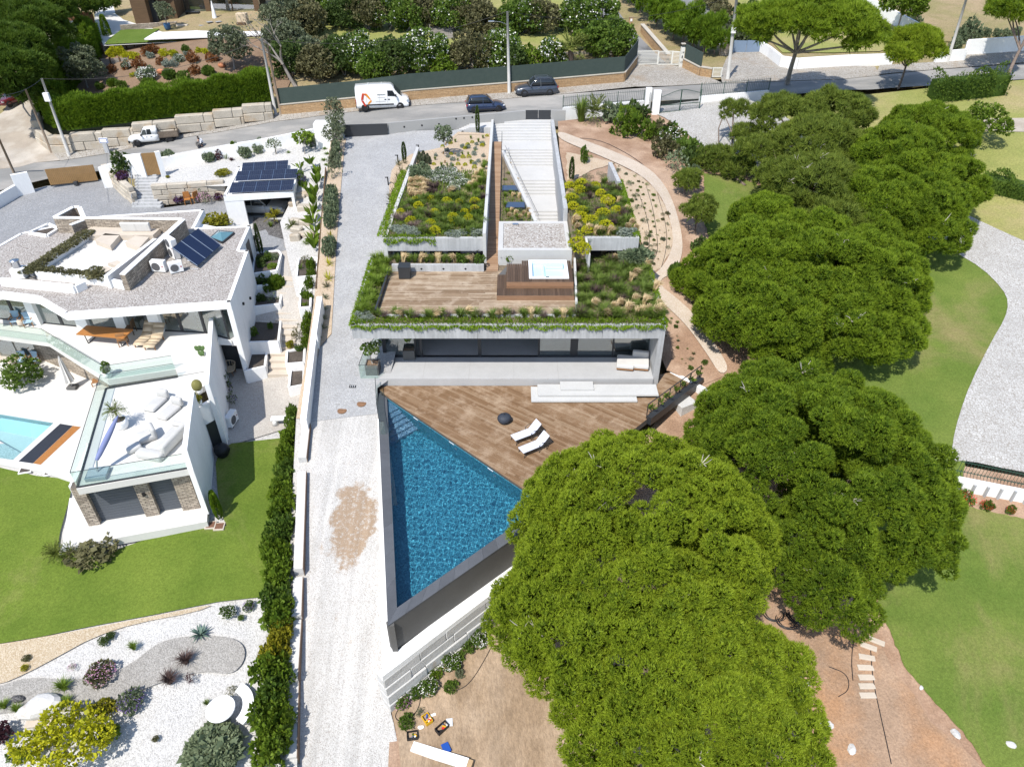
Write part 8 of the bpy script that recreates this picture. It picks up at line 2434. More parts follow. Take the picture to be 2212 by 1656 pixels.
# boundary hedge along the lower drive
hb=[(625,905,1.0,1.4,m_leaf),(620,945,1.1,1.4,m_llim),(614,985,1.2,1.3,m_llim),(610,1025,1.3,1.3,m_leaf),(604,1065,1.4,1.3,m_llim),(606,1105,1.4,1.4,m_llim),(600,1150,1.5,1.4,m_leaf),(592,1195,1.5,1.4,m_llim),(596,1240,1.5,1.4,m_llim),(592,1290,1.5,1.3,m_leaf),(596,1335,1.5,1.4,m_llim),(602,1375,1.2,1.2,m_leaf_gold2),(596,1405,1.3,1.3,m_leaf_gold2),(580,1450,1.6,1.4,m_llim),(588,1495,1.5,1.3,m_leaf),(576,1540,1.6,1.4,m_llim),(590,1580,1.5,1.4,m_llim),(580,1630,1.6,1.5,m_llim)]
for k,(u,v,w_,h_,mt)in enumerate(hb):
 p=LL.at(u+8,v+18)
 w_*=.86;h_*=.8
 plant('shrub','hedge_shrub',p,w_*1.25,h_*1.1,mt,'%s near hedge shrub along the stepped drive wall, counted from the stone bench'%ORD[k],'hedge shrub','hedge along the stepped drive wall')
 plant('fine','hedge_shrub',(p.x+vr.uniform(-.3,.3),p.y+.6,p.z),w_*1.05,h_,mt,'%s rear hedge shrub along the stepped drive wall, counted from the stone bench'%ORD[k],'hedge shrub','hedge along the stepped drive wall')
 # ---- foot of the pool wall
for x,y,w_,kd,mt,fl in((1220,1150,.7,'fine',m_leaf,m_fl_pink),(1330,1070,.6,'fine',m_leaf,None),(1430,1030,.8,'fine',m_leaf,m_fl_white),(1490,910,.6,'shrub',m_llim,None),(1610,830,.85,'fine',m_leaf,m_fl_white),(1680,790,.5,'fine',m_leaf,None),(1750,720,.6,'fine',m_leaf,None),(1855,650,.8,'fine',m_leaf,m_fl_white),(1900,540,.6,'shrub',m_leaf,None),(1620,1030,.6,'fine',m_leaf,None),(1690,920,.4,'fine',m_lolv,None),(1265,1310,.65,'fine',m_leaf,None),(1370,1230,.4,'loose',m_lolv,None),(1980,450,.9,'fine',m_lolv,m_fl_pink)):
 p=RT.at(*ZQ(x,y))
 plant(kd,'young_shrub',p,w_*1.25,w_*.7,mt,'young shrub planted along the foot of the pool block wall','shrub','young shrubs below the pool',flowers=fl)
 # ---- right bank: shrubs along the white drive, small plants on the sand
RB_=[('grass',1255,262,3.2,2.3,m_g_green,'tall pampas grass clump by the picket fence','pampas grass'),('palm',1285,262,3.0,2.0,m_palm,'feather palm beside the pampas grass','palm'),('fine',1325,262,2.6,1.7,m_lgry,'grey green shrub right of the feather palm','shrub'),('fine',1350,290,3.0,2.0,m_llim,'rounded bright bush above the red bank','shrub'),('fine',1375,262,2.6,1.5,m_ldrk,'dark shrub below the white gate posts','shrub'),('fine',1398,300,1.8,1.4,m_llim,'small bright bush right of the rounded bush','shrub'),('fine',1425,300,2.4,1.4,m_lbrn,'brown scrub beside the white drive','shrub'),('fine',1450,310,2.6,1.4,m_leaf,'daisy covered scrub beside the white drive','shrub'),('fine',1435,340,2.4,1.5,m_lbrn,'brown scrub above the sand path','shrub'),('fine',1480,335,2.6,1.5,m_leaf,'green scrub at the drive bend','shrub'),('loose',1460,370,2.2,1.5,m_lgry,'grey bare scrub at the top of the bank','shrub'),('fine',1500,355,2.4,1.3,m_ldrk,'dark scrub left of the leaning pine','shrub'),('fine',1490,395,1.8,1.3,m_lgry,'grey scrub above the young pines','shrub'),('fine',1515,545,1.6,1.0,m_ldrk,'dark bush below the young pines','shrub'),('ball',1460,600,1.2,1.0,m_leaf,'small round bush at the path fork','shrub'),('fine',1520,590,1.4,.8,m_leaf,'green bush beside the dark pine','shrub'),('column',1234,392,.4,2.0,m_ldrk,'dark cypress beside the stair wall','cypress'),('fine',1261,352,.8,1.2,m_leaf,'upright green bush on the upper sand bank','shrub')]
for kd,u,v,w_,h_,mt,lb_,ct in RB_:
 p=RT.at(u,v);plant(kd,ct.replace(' ','_'),(p.x,p.y,p.z+(.8 if kd=='palm' else 0)),w_,h_,mt,lb_,ct,None,flowers=m_fl_white if 'daisy' in lb_ else None)
bank=[(1235,330),(1320,352),(1385,385),(1418,420),(1440,455),(1452,512),(1445,545),(1415,585),(1404,560),(1388,510),(1350,400),(1330,360)]
for k,q in enumerate(scatter(bank,62,vr,9)+scatter([(1412,660),(1440,670),(1520,770),(1530,800),(1470,800),(1440,740)],22,vr,9)):
 p=RT.at(*q);s_=vr.uniform(.18,.45)
 plant(vr.choice(['loose','fine','grass']),'bank_seedling',p,s_,s_*.55,vr.choice([m_lolv,m_leaf,m_g_green,m_lbrn]),'small seedling planted on the sandy bank right of the villa','seedling','seedlings on the sandy bank')
for(u,v,w_)in((1360,400,.9),(1372,425,.9),(1380,450,1.0),(1392,480,.9),(1400,510,.9),(1270,385,1.3),(1300,380,1.2),(1330,372,1.0),(1408,545,1.0)):
 p=RT.at(u,v);plant('loose','creeping_green',p,w_*.8,.3,m_lolv,'low green plant at the right block wall foot','ground plant','low plants by the right block')
 # drip hoses on the bank
for k,pts in enumerate(([(1215,300),(1290,300),(1360,335),(1400,365),(1418,400)],[(1395,400),(1410,450),(1418,500),(1422,545),(1402,580)],[(1380,420),(1398,470),(1405,520),(1398,545)],[(1420,420),(1440,490),(1440,540),(1425,590)])):
 q=[RT.at(u,v,.05)for u,v in smpoly(pts,2,False)]
 MB().tube(q,.02,4,False).bd('drip_hose',m_black,None,label=('black hose along the upper edge of the sand path','drip hose curving down the sand bank, middle','drip hose nearest the right roof block','drip hose nearest the sand path')[k],cat='hose')
 # railing planter greens, deck corner
for k in range(7):
 a,b=V3((rb[0][0],rb[0][1],.2)),V3((rb[1][0],rb[1][1],.2))
 p=a.lerp(b,(k+.5)/7)
 plant('banana','strelitzia',(p.x+.1,p.y+.1,.15),.9,.8,m_leaf,'leafy plant in the railing planter on the deck edge','plant','plants in the railing planter')
 # geraniums at the right wall
for(u,v,w_)in((2082,1082,1.2),(2128,1098,.7),(2180,1108,.5)):
 p=RT.at(u,v);plant('fine','geranium',p,w_,.5,m_leaf,'red geranium at the foot of the right edge wall' if w_>1 else('smaller red geranium along the right edge wall' if w_>.6 else 'smallest red geranium along the right edge wall'),'geranium',None,flowers=m_fl_red)
 # trees on the right
p=RT.at(2105,318);brdlf('young_tree',p,[((p.x+.2,p.y,p.z+2.3),(1.7,1.6,1.3))],m_llim,'round young tree on the dry lawn at right',None,461,.5,45,.2,.06,.08)
for k,(u0,v0,u1,v1)in enumerate(((2010,215,2160,200),(2120,400,2300,445))):
 a,b=RT.at(u0,v0),RT.at(u1,v1)
 hedge('roadside_hedge' if k==0 else 'low_hedge',[(a.x,a.y),(b.x,b.y)],1.8,[a.z,b.z],1.9 if k==0 else 1.0,m_leaf,'leafy hedge beside the road at top right' if k==0 else 'low dark hedge at the right edge above the lawn',seed=470+k,dens=60,L=.2,W=.1,lumpy=.25,upw=.2,k=3)
 # ---- upper gardens: oleanders, rockery, olives
OL=[(590,140,4.0,3.2,m_leaf,0),(640,110,4.0,3.6,m_leaf,1),(800,190,4.4,3.4,m_ldrk,0),(960,200,4.0,3.6,m_lbrn,0),(1130,200,4.6,3.4,m_leaf,1),(1270,210,3.8,3.0,m_leaf,0),(1400,190,4.0,3.6,m_lbrn,0),(1640,210,4.6,3.4,m_leaf,1),(1770,210,4.0,3.2,m_lbrn,0),(1890,230,4.2,3.0,m_lbrn,0),(2110,230,3.4,3.2,m_leaf,0),(760,560,4.4,3.4,m_ldrk,0),(900,540,4.8,3.6,m_leaf,2),(1010,600,3.2,2.4,m_leaf,0),(1180,560,4.6,3.4,m_ldrk,0),(1420,530,5.0,3.8,m_leaf,2),(1790,530,4.6,3.6,m_lbrn,0),(1980,520,4.6,3.4,m_leaf,2),(1540,580,2.4,1.8,m_llim,0),(2100,540,2.6,2.2,m_ldrk,0),(350,230,5.0,3.8,m_lolv,0),(460,260,4.6,3.6,m_lbrn,0),(300,420,4.4,3.6,m_lolv,0),(340,560,4.0,3.2,m_ldrk,0),(560,600,3.8,3.0,m_lbrn,0),(480,520,3.6,2.8,m_lolv,0),(640,480,3.6,2.6,m_lbrn,0)]
def big_shrub(p,w_,h_,mt,lb_,fl,k):
 b=V3(p)
 brdlf('oleander',b,[((b.x,b.y,b.z+h_*.55),(w_/2,w_/2*.85,h_*.5))],mt,lb_,'large shrubs behind the green screen',500+k,.55,30,.3,.09,.08,cat_='shrub',flowers=m_fl_white if fl else None,fdens=3 if fl==1 else 8,nstem=3)
for k,(x,y,w_,h_,mt,fl)in enumerate(OL):
 p=UP.at(*Z2(x,y+40))
 big_shrub(p,w_,h_,mt,'%s behind the green screen, %s'%('oleander full of white flowers' if fl==2 else 'oleander with some white flowers' if fl else 'brownish shrub' if mt is m_lbrn else 'dark green shrub' if mt is m_ldrk else 'green shrub',('front row' if y>400 else 'back row')+', %s from the left'%ORD[sorted(range(len(OL)),key=lambda i:OL[i][0]).index(k)]),fl,k)
for k,(x,y,w_,h_,mt,fl)in enumerate(((190,230,5.0,3.4,m_leaf,1),(330,230,4.0,3.4,m_lbrn,0),(600,220,4.6,3.4,m_leaf,1),(800,200,4.6,3.4,m_leaf,1),(870,420,5.6,3.6,m_leaf,0),(740,380,3.4,2.4,m_llim,0),(430,460,2.8,2.0,m_leaf,2),(230,500,2.0,1.6,m_llim,0),(40,460,3.6,2.8,m_leaf,2))):
 p=UP.at(*Z3(x,y+40))
 big_shrub(p,w_,h_,mt,'large %s left of the uphill lane, %s from the lamp pole'%('flowering white oleander' if fl else 'leafy shrub',ORD[k]),fl,40+k)
p=UP.at(*Z3(565,500));t=thing('date_palm',p,'big feather palm behind the green screen near the lane','palm')
MB().tube([p,p+V3((0,0,1.2))],[.35,.3],8).bd('trunk',m_trunk_pine,t)
link('crown',PROTO['palm0'],m_palm,t,True,loc=(p.x,p.y,p.z+1.3),scale=(2.6,2.6,2.3))
for k,(x,y)in enumerate(((1380,20),(1450,60),(1500,140),(1560,250),(1600,330))):
 p=UP.at(*Z3(x+270,y+20));plant('fine','bank_scrub',p,3.0,1.8,vr.choice([m_lbrn,m_lolv]),'scrub beside the second lane','shrub','scrub beside the second lane')
for k,(x,y,w_)in enumerate(((2000,330,4.5),(2130,250,5.0),(1960,220,4.0))):
 p=UP.at(*Z3(x,y));plant('fine','dark_scrub',p,w_,2.4,m_ldrk,'dark scrub above the blue grey gate','shrub','scrub above the blue gate')
for k,(x,y,w_,h_)in enumerate(((1650,400,1.6,1.2),(1700,340,1.8,1.4),(1760,320,2.4,2.0),(1830,310,1.2,.9),(1900,300,1.2,.9),(1990,300,1.2,.9),(2070,300,1.2,.9),(2140,290,1.2,.9),(1280,200,2.0,1.6),(1340,250,1.2,1.2))):
 p=UP.at(*Z4(x,y));plant('fine','field_bush',p,w_,h_,m_lgry,'low bush behind the white field wall','shrub','bushes behind the field wall')
p=UP.at(*Z4(1175,310));brdlf('roadside_tree',p,[((p.x,p.y,p.z+4.2),(2.3,2.3,1.6))],m_llim,'small leafy tree on a thin trunk by the diagonal wall',None,480,.6,36,.28,.09,.12)
CC=lambda x,y:(.4351*x,.4351*y)
RK=([('ball',x,y,r,m_llim if k%2 else m_leaf,'clipped green ball shrub on the bark slope of the rockery','ball shrub','clipped balls in the rockery',None)for k,(x,y,r)in enumerate(((845,375,32),(745,425,36),(1037,358,30),(563,415,26),(1160,398,22),(990,412,20)))]+[('fine',x,y,r,m_leaf_yellow,'lime yellow mound in the rockery','mound shrub','yellow mounds in the rockery',None)for x,y,r in((565,270,28),(600,262,28),(630,282,24),(670,282,26),(815,270,24),(860,270,24),(985,256,18),(1022,258,20),(662,376,16))]+[('fine',x,y,r,m_leaf_red,'rust red bush in the rockery','red bush','red bushes in the rockery',None)for x,y,r in((740,262,34),(770,255,28),(700,325,33),(797,312,24),(965,295,34),(970,356,29),(1060,290,33),(1240,362,34),(558,350,25),(630,335,24))]+[('fine',x,y,r,m_lgry,'white daisy mound in the rockery','daisy bush','white daisies in the rockery',m_fl_white)for x,y,r in((735,380,50),(638,330,26),(893,295,28))]+[('fine',x,y,r,m_leaf_silver,'silver grey mound in the rockery','silver bush','silver mounds in the rockery',None)for x,y,r in((835,322,24),(870,320,24),(750,282,22),(925,270,14),(980,314,9))]+[('shrub',x,y,r,m_leaf,'leafy green bush in the rockery','shrub','green bushes in the rockery',None)for x,y,r in((610,430,30),(915,392,36),(925,248,22),(500,435,24))])
for kd,x,y,r,mt,lb_,ct,gr_,fl in RK:
 p=UP.at(*CC(x,y+r*.45))
 dp=p.y*cT+(HC-p.z)*sT
 w_=r*2*.4351*dp/F
 plant(kd,ct.replace(' ','_'),p,w_,w_*.62,mt,lb_,ct,gr_,flowers=fl)
for k,(x,y,bx_,by_,w_,mt,lb_)in enumerate(((425,335,437,440,3.6,m_lolv,'grey green olive tree left of the rockery'),(1145,265,1165,348,3.8,m_lolv,'grey green tree at the right end of the rockery'),(395,260,400,330,3.4,m_ldrk,'dark tree behind the olive by the hedge'))):
 b=UP.at(*CC(bx_,by_));brdlf('olive_tree',b,[((b.x,b.y,b.z+2.7),(w_/2,w_/2,1.7))],mt,lb_,None,490+k,.5,40,.24,.06,.12)
p=UP.at(*CC(545,215));plant('column','slim_cypress',p,.9,3.2,m_hedge,'cypress left of the terrace lawn','cypress')
for k,(x,y)in enumerate(((1100,338),(798,370))):
 p=UP.at(*CC(x,y));MB().lathe([(.08,-.4),(.28,-.1),(.3,.2),(.14,.45),(.18,.52)],(0,0,0),12).bd('terracotta_jar',M('terracotta',(.42,.17,.085),.8,.1),None,True,loc=(p.x,p.y,p.z+.3),rot=(1.5,0,1.2),label=('large terracotta jar lying on the bark slope' if k==0 else 'small terracotta jar beside the white daisies'),cat='jar')
 # bare tree at the pool's right end
b=UP.at(596,235)
dt=thing('bare_tree',UP.at(640,190),'tall half dead tree with bare grey branches by the poles','tree')
b=UP.at(640,190);rr_t=random.Random(9)
m1,m2=MB(),MB()
def grow(p,d,L,r,lev):
 q=p+d*L
 pts,rs_=branch(p,q,r,r*.65,.08,4,rr_t)
 (m1 if lev<2 else m2).tube(pts,rs_,6 if lev<2 else 4)
 if lev>=5:return
 for _ in range(2 if lev else 3):
  nd=(d+V3((rr_t.uniform(-.8,.8),rr_t.uniform(-.5,.5),rr_t.uniform(-.15,.5)))).normalized()
  grow(q,nd,L*rr_t.uniform(.6,.82),r*.6,lev+1)
grow(b,V3((-.45,.1,1)).normalized(),2.6,.22,0)
m1.bd('trunk',m_trunk_grey,dt,True);m2.bd('branches',m_trunk_grey,dt,True,kind='stuff')
C=np.array([m2.v[i]for i in range(0,len(m2.v),9)]);rng_=np.random.default_rng(5)
C=C[rng_.uniform(size=len(C))<.35]
link('sparse_leaves',np_mesh('sparse_leaves',*leaves(C+rng_.normal(size=C.shape)*.15,rdirs(len(C),rng_),.22,.06,rng_)),m_lolv,dt)
# --- vehicles
m_tyre=M('tyre_rubber',(.018,.018,.018),.9,0,1,0)
m_rim=M('alloy_rim',(.42,.43,.44),.35,0,1,0,metal=.8)
m_car_glass=M('car_glass',(.018,.022,.026),.06,0,1,0,spec=.7)
m_lamp_c=M('clear_lamp',(.60,.62,.64),.15,0,1,0,spec=.7)
m_lamp_r=M('red_lamp',(.30,.012,.015),.2,0,1,0,spec=.6)
m_plate=M('number_plate',(.70,.70,.66),.5,0,1,0)
m_trim=M('black_trim',(.022,.022,.024),.6,0,1,0)
def paint(name,c):return M(name,c,.28,0,1,0,spec=.5,coat=.8)
def loft(secs,cap=True):
 """closed skin through cross-sections: each a list of points of equal count"""
 m=MB();n=len(secs[0])
 vs=[p for s in secs for p in s]
 fs=[]
 for i in range(len(secs)-1):
  for k in range(n):
   fs.append((i*n+k,(i+1)*n+k,(i+1)*n+(k+1)%n,i*n+(k+1)%n))
 if cap:fs+=[tuple(range(n)),tuple(range((len(secs)-1)*n,len(secs)*n))[::-1]]
 return m.add(vs,fs)
def sec(x,zb,zt,hb,hm,ht):
 zm=zb+(zt-zb)*.55
 half=[(hb,zb),(hm,zb+(zt-zb)*.25),(hm,zm),((hm+ht)/2+.01,zt-(zt-zb)*.08),(ht*.8,zt)]
 return[(x,-a,b)for a,b in half]+[(x,a,b)for a,b in half[::-1]]
def wheels(t,xs,W,r,rimm):
 for x in xs:
  for s in(-1,1):
   w_=MB().lathe([(r*.62,-.10),(r*.95,-.11),(r,-.07),(r,.07),(r*.95,.11),(r*.62,.10)],(0,0,0),20,top=False,bottom=False).part('wheel',m_tyre,t,True,loc=(x,s*(W/2-.10),r),rot=(math.pi/2,0,0))
   rm=MB().lathe([(r*.62,-.085*-s),(r*.60,-.03*-s),(.05,-.05*-s)],(0,0,0),16,top=True,bottom=False)
   for k in range(5):
    a=k*2*math.pi/5
    rm.box((math.cos(a)*r*.33,math.sin(a)*r*.33,.085*-s*-1*1.0),(r*.56,.05,.02),a)
   o=rm.part('rim',rimm,None,False);o.parent=w_
   MB().lathe([(r*1.13,0),(r*1.13,.012)],(0,0,0),22).part('wheel_arch',m_trim,t,loc=(x,s*(W/2-.03),r*1.02),rot=(math.pi/2,0,0))
def car(name,loc,rz,L,W,H,pm,label,rf=.34,hood=.20,rear=-.46,belt=.60,tail=.0,group=None,rails=False):
 t=thing(name,loc,label,'car',None,rz)
 hw=W/2
 zb=.22;zbt=H*belt
 S=[(-.5,.42,zbt*.86,.80,.86),(-.485,.28,zbt*.97,.90,.93),(-.40,zb,zbt,.97,.97),(-.2,zb,zbt,.98,1.0),(.05,zb,zbt*.99,.98,1.0),(hood,zb,zbt*.97,.98,1.0),(.34,zb,zbt*.90,.95,.97),(.44,.26,zbt*.80,.88,.90),(.485,.30,zbt*.68,.78,.80),(.5,.40,zbt*.55,.70,.72)]
 loft([sec(x*L,a,b,hw*c*.93,hw*d,hw*c*.95)for x,a,b,c,d in S]).part('body',pm,t,True)
 G=[(rear,zbt*.99,zbt*1.06,.84,.80),(rear+.07,zbt*.96,H*.93,.88,.70),(rear+.14,zbt*.96,H*.985,.90,.72),(-.05,zbt*.96,H,.90,.73),(.04,zbt*.96,H*.975,.90,.72),(hood+.015,zbt*.94,zbt*.99,.86,.78)]
 def gsec(x,a,b,c,d):return[(x,-hw*c,a),(x,-hw*d,b-.02),(x,-hw*d*.85,b),(x,hw*d*.85,b),(x,hw*d,b-.02),(x,hw*c,a)]
 loft([gsec(x*L,a,b,c,d)for x,a,b,c,d in G]).part('glasshouse',m_car_glass,t,True)
 rp_=[(x*L,b,d)for x,a,b,c,d in G[1:5]]
 loft([[(x,-hw*d*.99,b-.035),(x,-hw*d*.84,b+.012),(x,hw*d*.84,b+.012),(x,hw*d*.99,b-.035)]for x,b,d in rp_]).part('roof',pm,t,True)
 for s in(-1,1):
  for(x0,z0,x1,z1,r_)in((rear+.02,zbt,rear+.085,H*.95,.06),(-.08,zbt*.96,-.075,H*.985,.035),(hood-.005,zbt*.97,.045,H*.965,.045)):
   y0,y1=s*hw*.895,s*hw*.735
   MB().tube([(x0*L,y0,z0),(x1*L,y1,z1)],r_,5).part('pillar',pm,t)
  MB().box((.44*L,s*hw*.72,zbt*.70),(.22,.30,.12),s*-.35).part('headlight',m_lamp_c,t,bevel=.03)
  MB().box((-.485*L,s*hw*.80,zbt*.82),(.14,.22,.2),s*.2).part('tail_light',m_lamp_r,t,bevel=.03)
  MB().box((hood*L*.82,s*(hw+.09),zbt*1.02),(.12,.2,.13)).part('mirror',pm,t,bevel=.03)
  MB().box((0,s*(hw-.01),zb+.09),(L*.52,.06,.14)).part('sill',m_trim,t)
  for x in(-.02,-.23):
   MB().box((x*L,s*(hw+.005),zbt*.84),(.2,.03,.035)).part('door_handle',m_steel,t)
  for x in(-.08,-.30,hood-.02):
   MB().box((x*L,s*(hw-.003),zbt*.62),(.008,.02,zbt*.62)).part('door_seam',m_trim,t)
  if rails:MB().tube([(-.32*L,s*hw*.66,H*.97),(-.28*L,s*hw*.66,H+.05),(.0,s*hw*.66,H+.06),(.04*L,s*hw*.66,H*.97)],.022,5).part('roof_rail',m_steel,t)
 MB().box((.497*L,0,zbt*.42),(.04,W*.5,.22)).part('grille',m_trim,t)
 MB().box((-.502*L,0,zbt*.55),(.03,.5,.11)).part('number_plate',m_plate,t)
 MB().box((.507*L,0,zbt*.34),(.03,.5,.11)).part('number_plate',m_plate,t)
 wheels(t,(-.29*L,.31*L),W,rf,m_rim)
 return t
def heading(a,b):return math.atan2(b.y-a.y,b.x-a.x)
# wheel contact points on the near side give place and heading
def park(surf,rear_uv,front_uv,W,half=.5):
 r,f=surf.at(*rear_uv),surf.at(*front_uv)
 h=heading(r,f)
 n=V3((-math.sin(h),math.cos(h)))
 if n.y<0:n=-n
 c=(r+f)/2
 return(c.x+n.x*W*half,c.y+n.y*W*half,c.z),h
loc,h=park(UP,(1187.5,207),(1135,211),1.82)
car('parked_suv',loc,h,4.4,1.82,1.68,paint('grey_blue_paint',(.035,.045,.065)),'dark grey blue SUV with roof rails parked by the green screen',.36,.19,-.47,.62,rails=True)
loc,h=park(UP,(1025,246),(1077,242),1.72)
car('parked_hatchback',loc,h,3.95,1.72,1.46,paint('navy_paint',(.018,.030,.070)),'navy hatchback parked behind the grey street wall',.33,.20,-.48,.62)
loc,h=park(LC,(520,466),(592,467),1.86)
car('parked_estate',(loc[0],loc[1],2.13),h,4.6,1.86,1.64,paint('silver_paint',(.42,.42,.41)),'silver SUV parked inside the white carport',.36,.19,-.47,.62)
r=UP.at(52,215);f=UP.at(22,232)
car('red_car',tuple((r+f)/2),heading(r,f),4.2,1.75,1.5,paint('dark_red_paint',(.12,.008,.010)),'dark red car in the shade of the pines on the track',.33,.2,-.48,.62)
# white van with the orange ring mark
def van():
 loc,h=park(UP,(794,244),(864,235),2.0)
 L,W,H=5.35,2.0,2.35
 t=thing('delivery_van',loc,'white delivery van with an orange ring mark on its side','van',None,h)
 pm=paint('van_white',(.78,.78,.78));hw=W/2
 S=[(-.5,.40,H*.80,.90,.92),(-.492,.32,H*.97,.97,.97),(-.2,.30,H,1,1),(.06,.30,H,1,1),(.17,.30,H*.985,1,.99),(.215,.30,H*.90,1,.98)]
 def vs(x,a,b,c,d):
  return[(x,-hw*c*.96,a),(x,-hw*c,a+.3),(x,-hw*d,H*.55),(x,-hw*d*.93,b-.12),(x,-hw*d*.84,b),(x,hw*d*.84,b),(x,hw*d*.93,b-.12),(x,hw*d,H*.55),(x,hw*c,a+.3),(x,hw*c*.96,a)]
 F_=[(.30,.30,H*.66,.99,.96),(.36,.30,H*.545,.98,.90),(.44,.30,H*.49,.94,.84),(.485,.34,H*.42,.86,.76),(.5,.42,H*.34,.76,.70)]
 sec_=[vs(x*L,a,b,c,d)for x,a,b,c,d in S]+[[(x*L,-hw*c*.96,a),(x*L,-hw*c,a+.2),(x*L,-hw*d,(a+b)*.5),(x*L,-hw*d*.96,b-.06),(x*L,-hw*d*.84,b),(x*L,hw*d*.84,b),(x*L,hw*d*.96,b-.06),(x*L,hw*d,(a+b)*.5),(x*L,hw*c,a+.2),(x*L,hw*c*.96,a)]for x,a,b,c,d in F_]
 loft(sec_).part('body',pm,t,True)
 ws=MB();ws.add([(.222*L,-hw*.80,H*.885),(.222*L,hw*.80,H*.885),(.352*L,hw*.86,H*.575),(.352*L,-hw*.86,H*.575)],[(0,1,2,3)])
 for v_ in range(4):x,y,z=ws.v[v_];ws.v[v_]=(x+.03,y,z+.02)
 ws.part('windscreen',m_car_glass,t)
 for s in(-1,1):
  y=s*(hw+.004)
  MB().add([(.10*L,y,H*.60),(.255*L,y*.985,H*.58),(.20*L,y*.97,H*.82),(.10*L,y*.965,H*.83)],[(0,1,2,3)]).part('side_window',m_car_glass,t)
  MB().box((-.05*L,s*(hw+.008),.62),(L*.5,.02,.12)).part('rub_strip',m_trim,t)
  for x in(.09,-.06,-.30):MB().box((x*L,s*(hw+.002),H*.5),(.012,.012,H*.72)).part('door_seam',m_grey_wall,t)
  for x in(.115,.05):MB().box((x*L,s*(hw+.014),H*.47),(.18,.03,.07)).part('door_handle',m_trim,t)
  MB().box((.255*L,s*(hw+.16),H*.62),(.12,.2,.3)).part('mirror',m_trim,t,bevel=.03)
  MB().box((.455*L,s*hw*.74,H*.40),(.24,.24,.22),s*-.4).part('headlight',m_lamp_c,t,bevel=.04)
  MB().box((-.5*L,s*hw*.92,H*.40),(.06,.1,.5)).part('tail_light',m_lamp_r,t)
  c=(-.30*L,1.18)
  out=[(-.62,.28),(-.42,.62),(.10,.60),(.42,.28),(.62,-.22),(.12,-.50),(-.02,-.52),(-.22,-.60),(-.66,-.30)]
  seg=[((-.55,-.05),(-.40,.55),(-.20,.42),(-.32,-.05),0),((-.40,.58),(.06,.52),(.0,.30),(-.20,.42),1),((.08,.54),(.46,-.02),(.26,-.02),(.0,.30),2),((.46,-.04),(.52,-.22),(.10,-.55),(.12,-.34),2),((-.55,-.10),(-.32,-.10),(-.06,-.62),(-.26,-.64),0)]
  mk=(m_mark_a,m_mark_b,m_mark_c)
  for q0,q1,q2,q3,ci in seg:
   f=-1 if s>0 else 1
   MB().add([(c[0]+p[0]*f,s*(hw+.010),c[1]+p[1]*1.05)for p in(q0,q1,q2,q3)],[(0,1,2,3)]).part('ring_mark',mk[ci],t)
  for k,(x,z,l_)in enumerate(((-.02,1.62,.9),(-.02,1.55,.8),(-.02,1.30,.75),(-.04,.92,1.0))):
   MB().box((x*L,s*(hw+.006),z),(l_,.004,.035)).part('small_print',m_grey_wall,t)
 MB().box((.49*L,0,.5),(.16,W*.86,.42)).part('front_bumper',m_trim,t,bevel=.05)
 MB().box((-.5*L,0,.42),(.1,W*.92,.28)).part('rear_bumper',m_trim,t,bevel=.03)
 MB().box((.49*L,0,H*.36),(.06,W*.5,.16)).part('grille',m_trim,t)
 for x in(-.25,.0):MB().box((x*L,0,H+.01),(.06,W*.7,.03)).part('roof_rib',pm,t)
 wheels(t,(-.335*L,.315*L),W,.35,m_rim)
m_mark_a,m_mark_b,m_mark_c=M('red_vinyl',(.50,.055,.03),.5,0,1,0),M('vermilion_vinyl',(.60,.13,.03),.5,0,1,0),M('orange_vinyl',(.70,.26,.03),.5,0,1,0)
van()
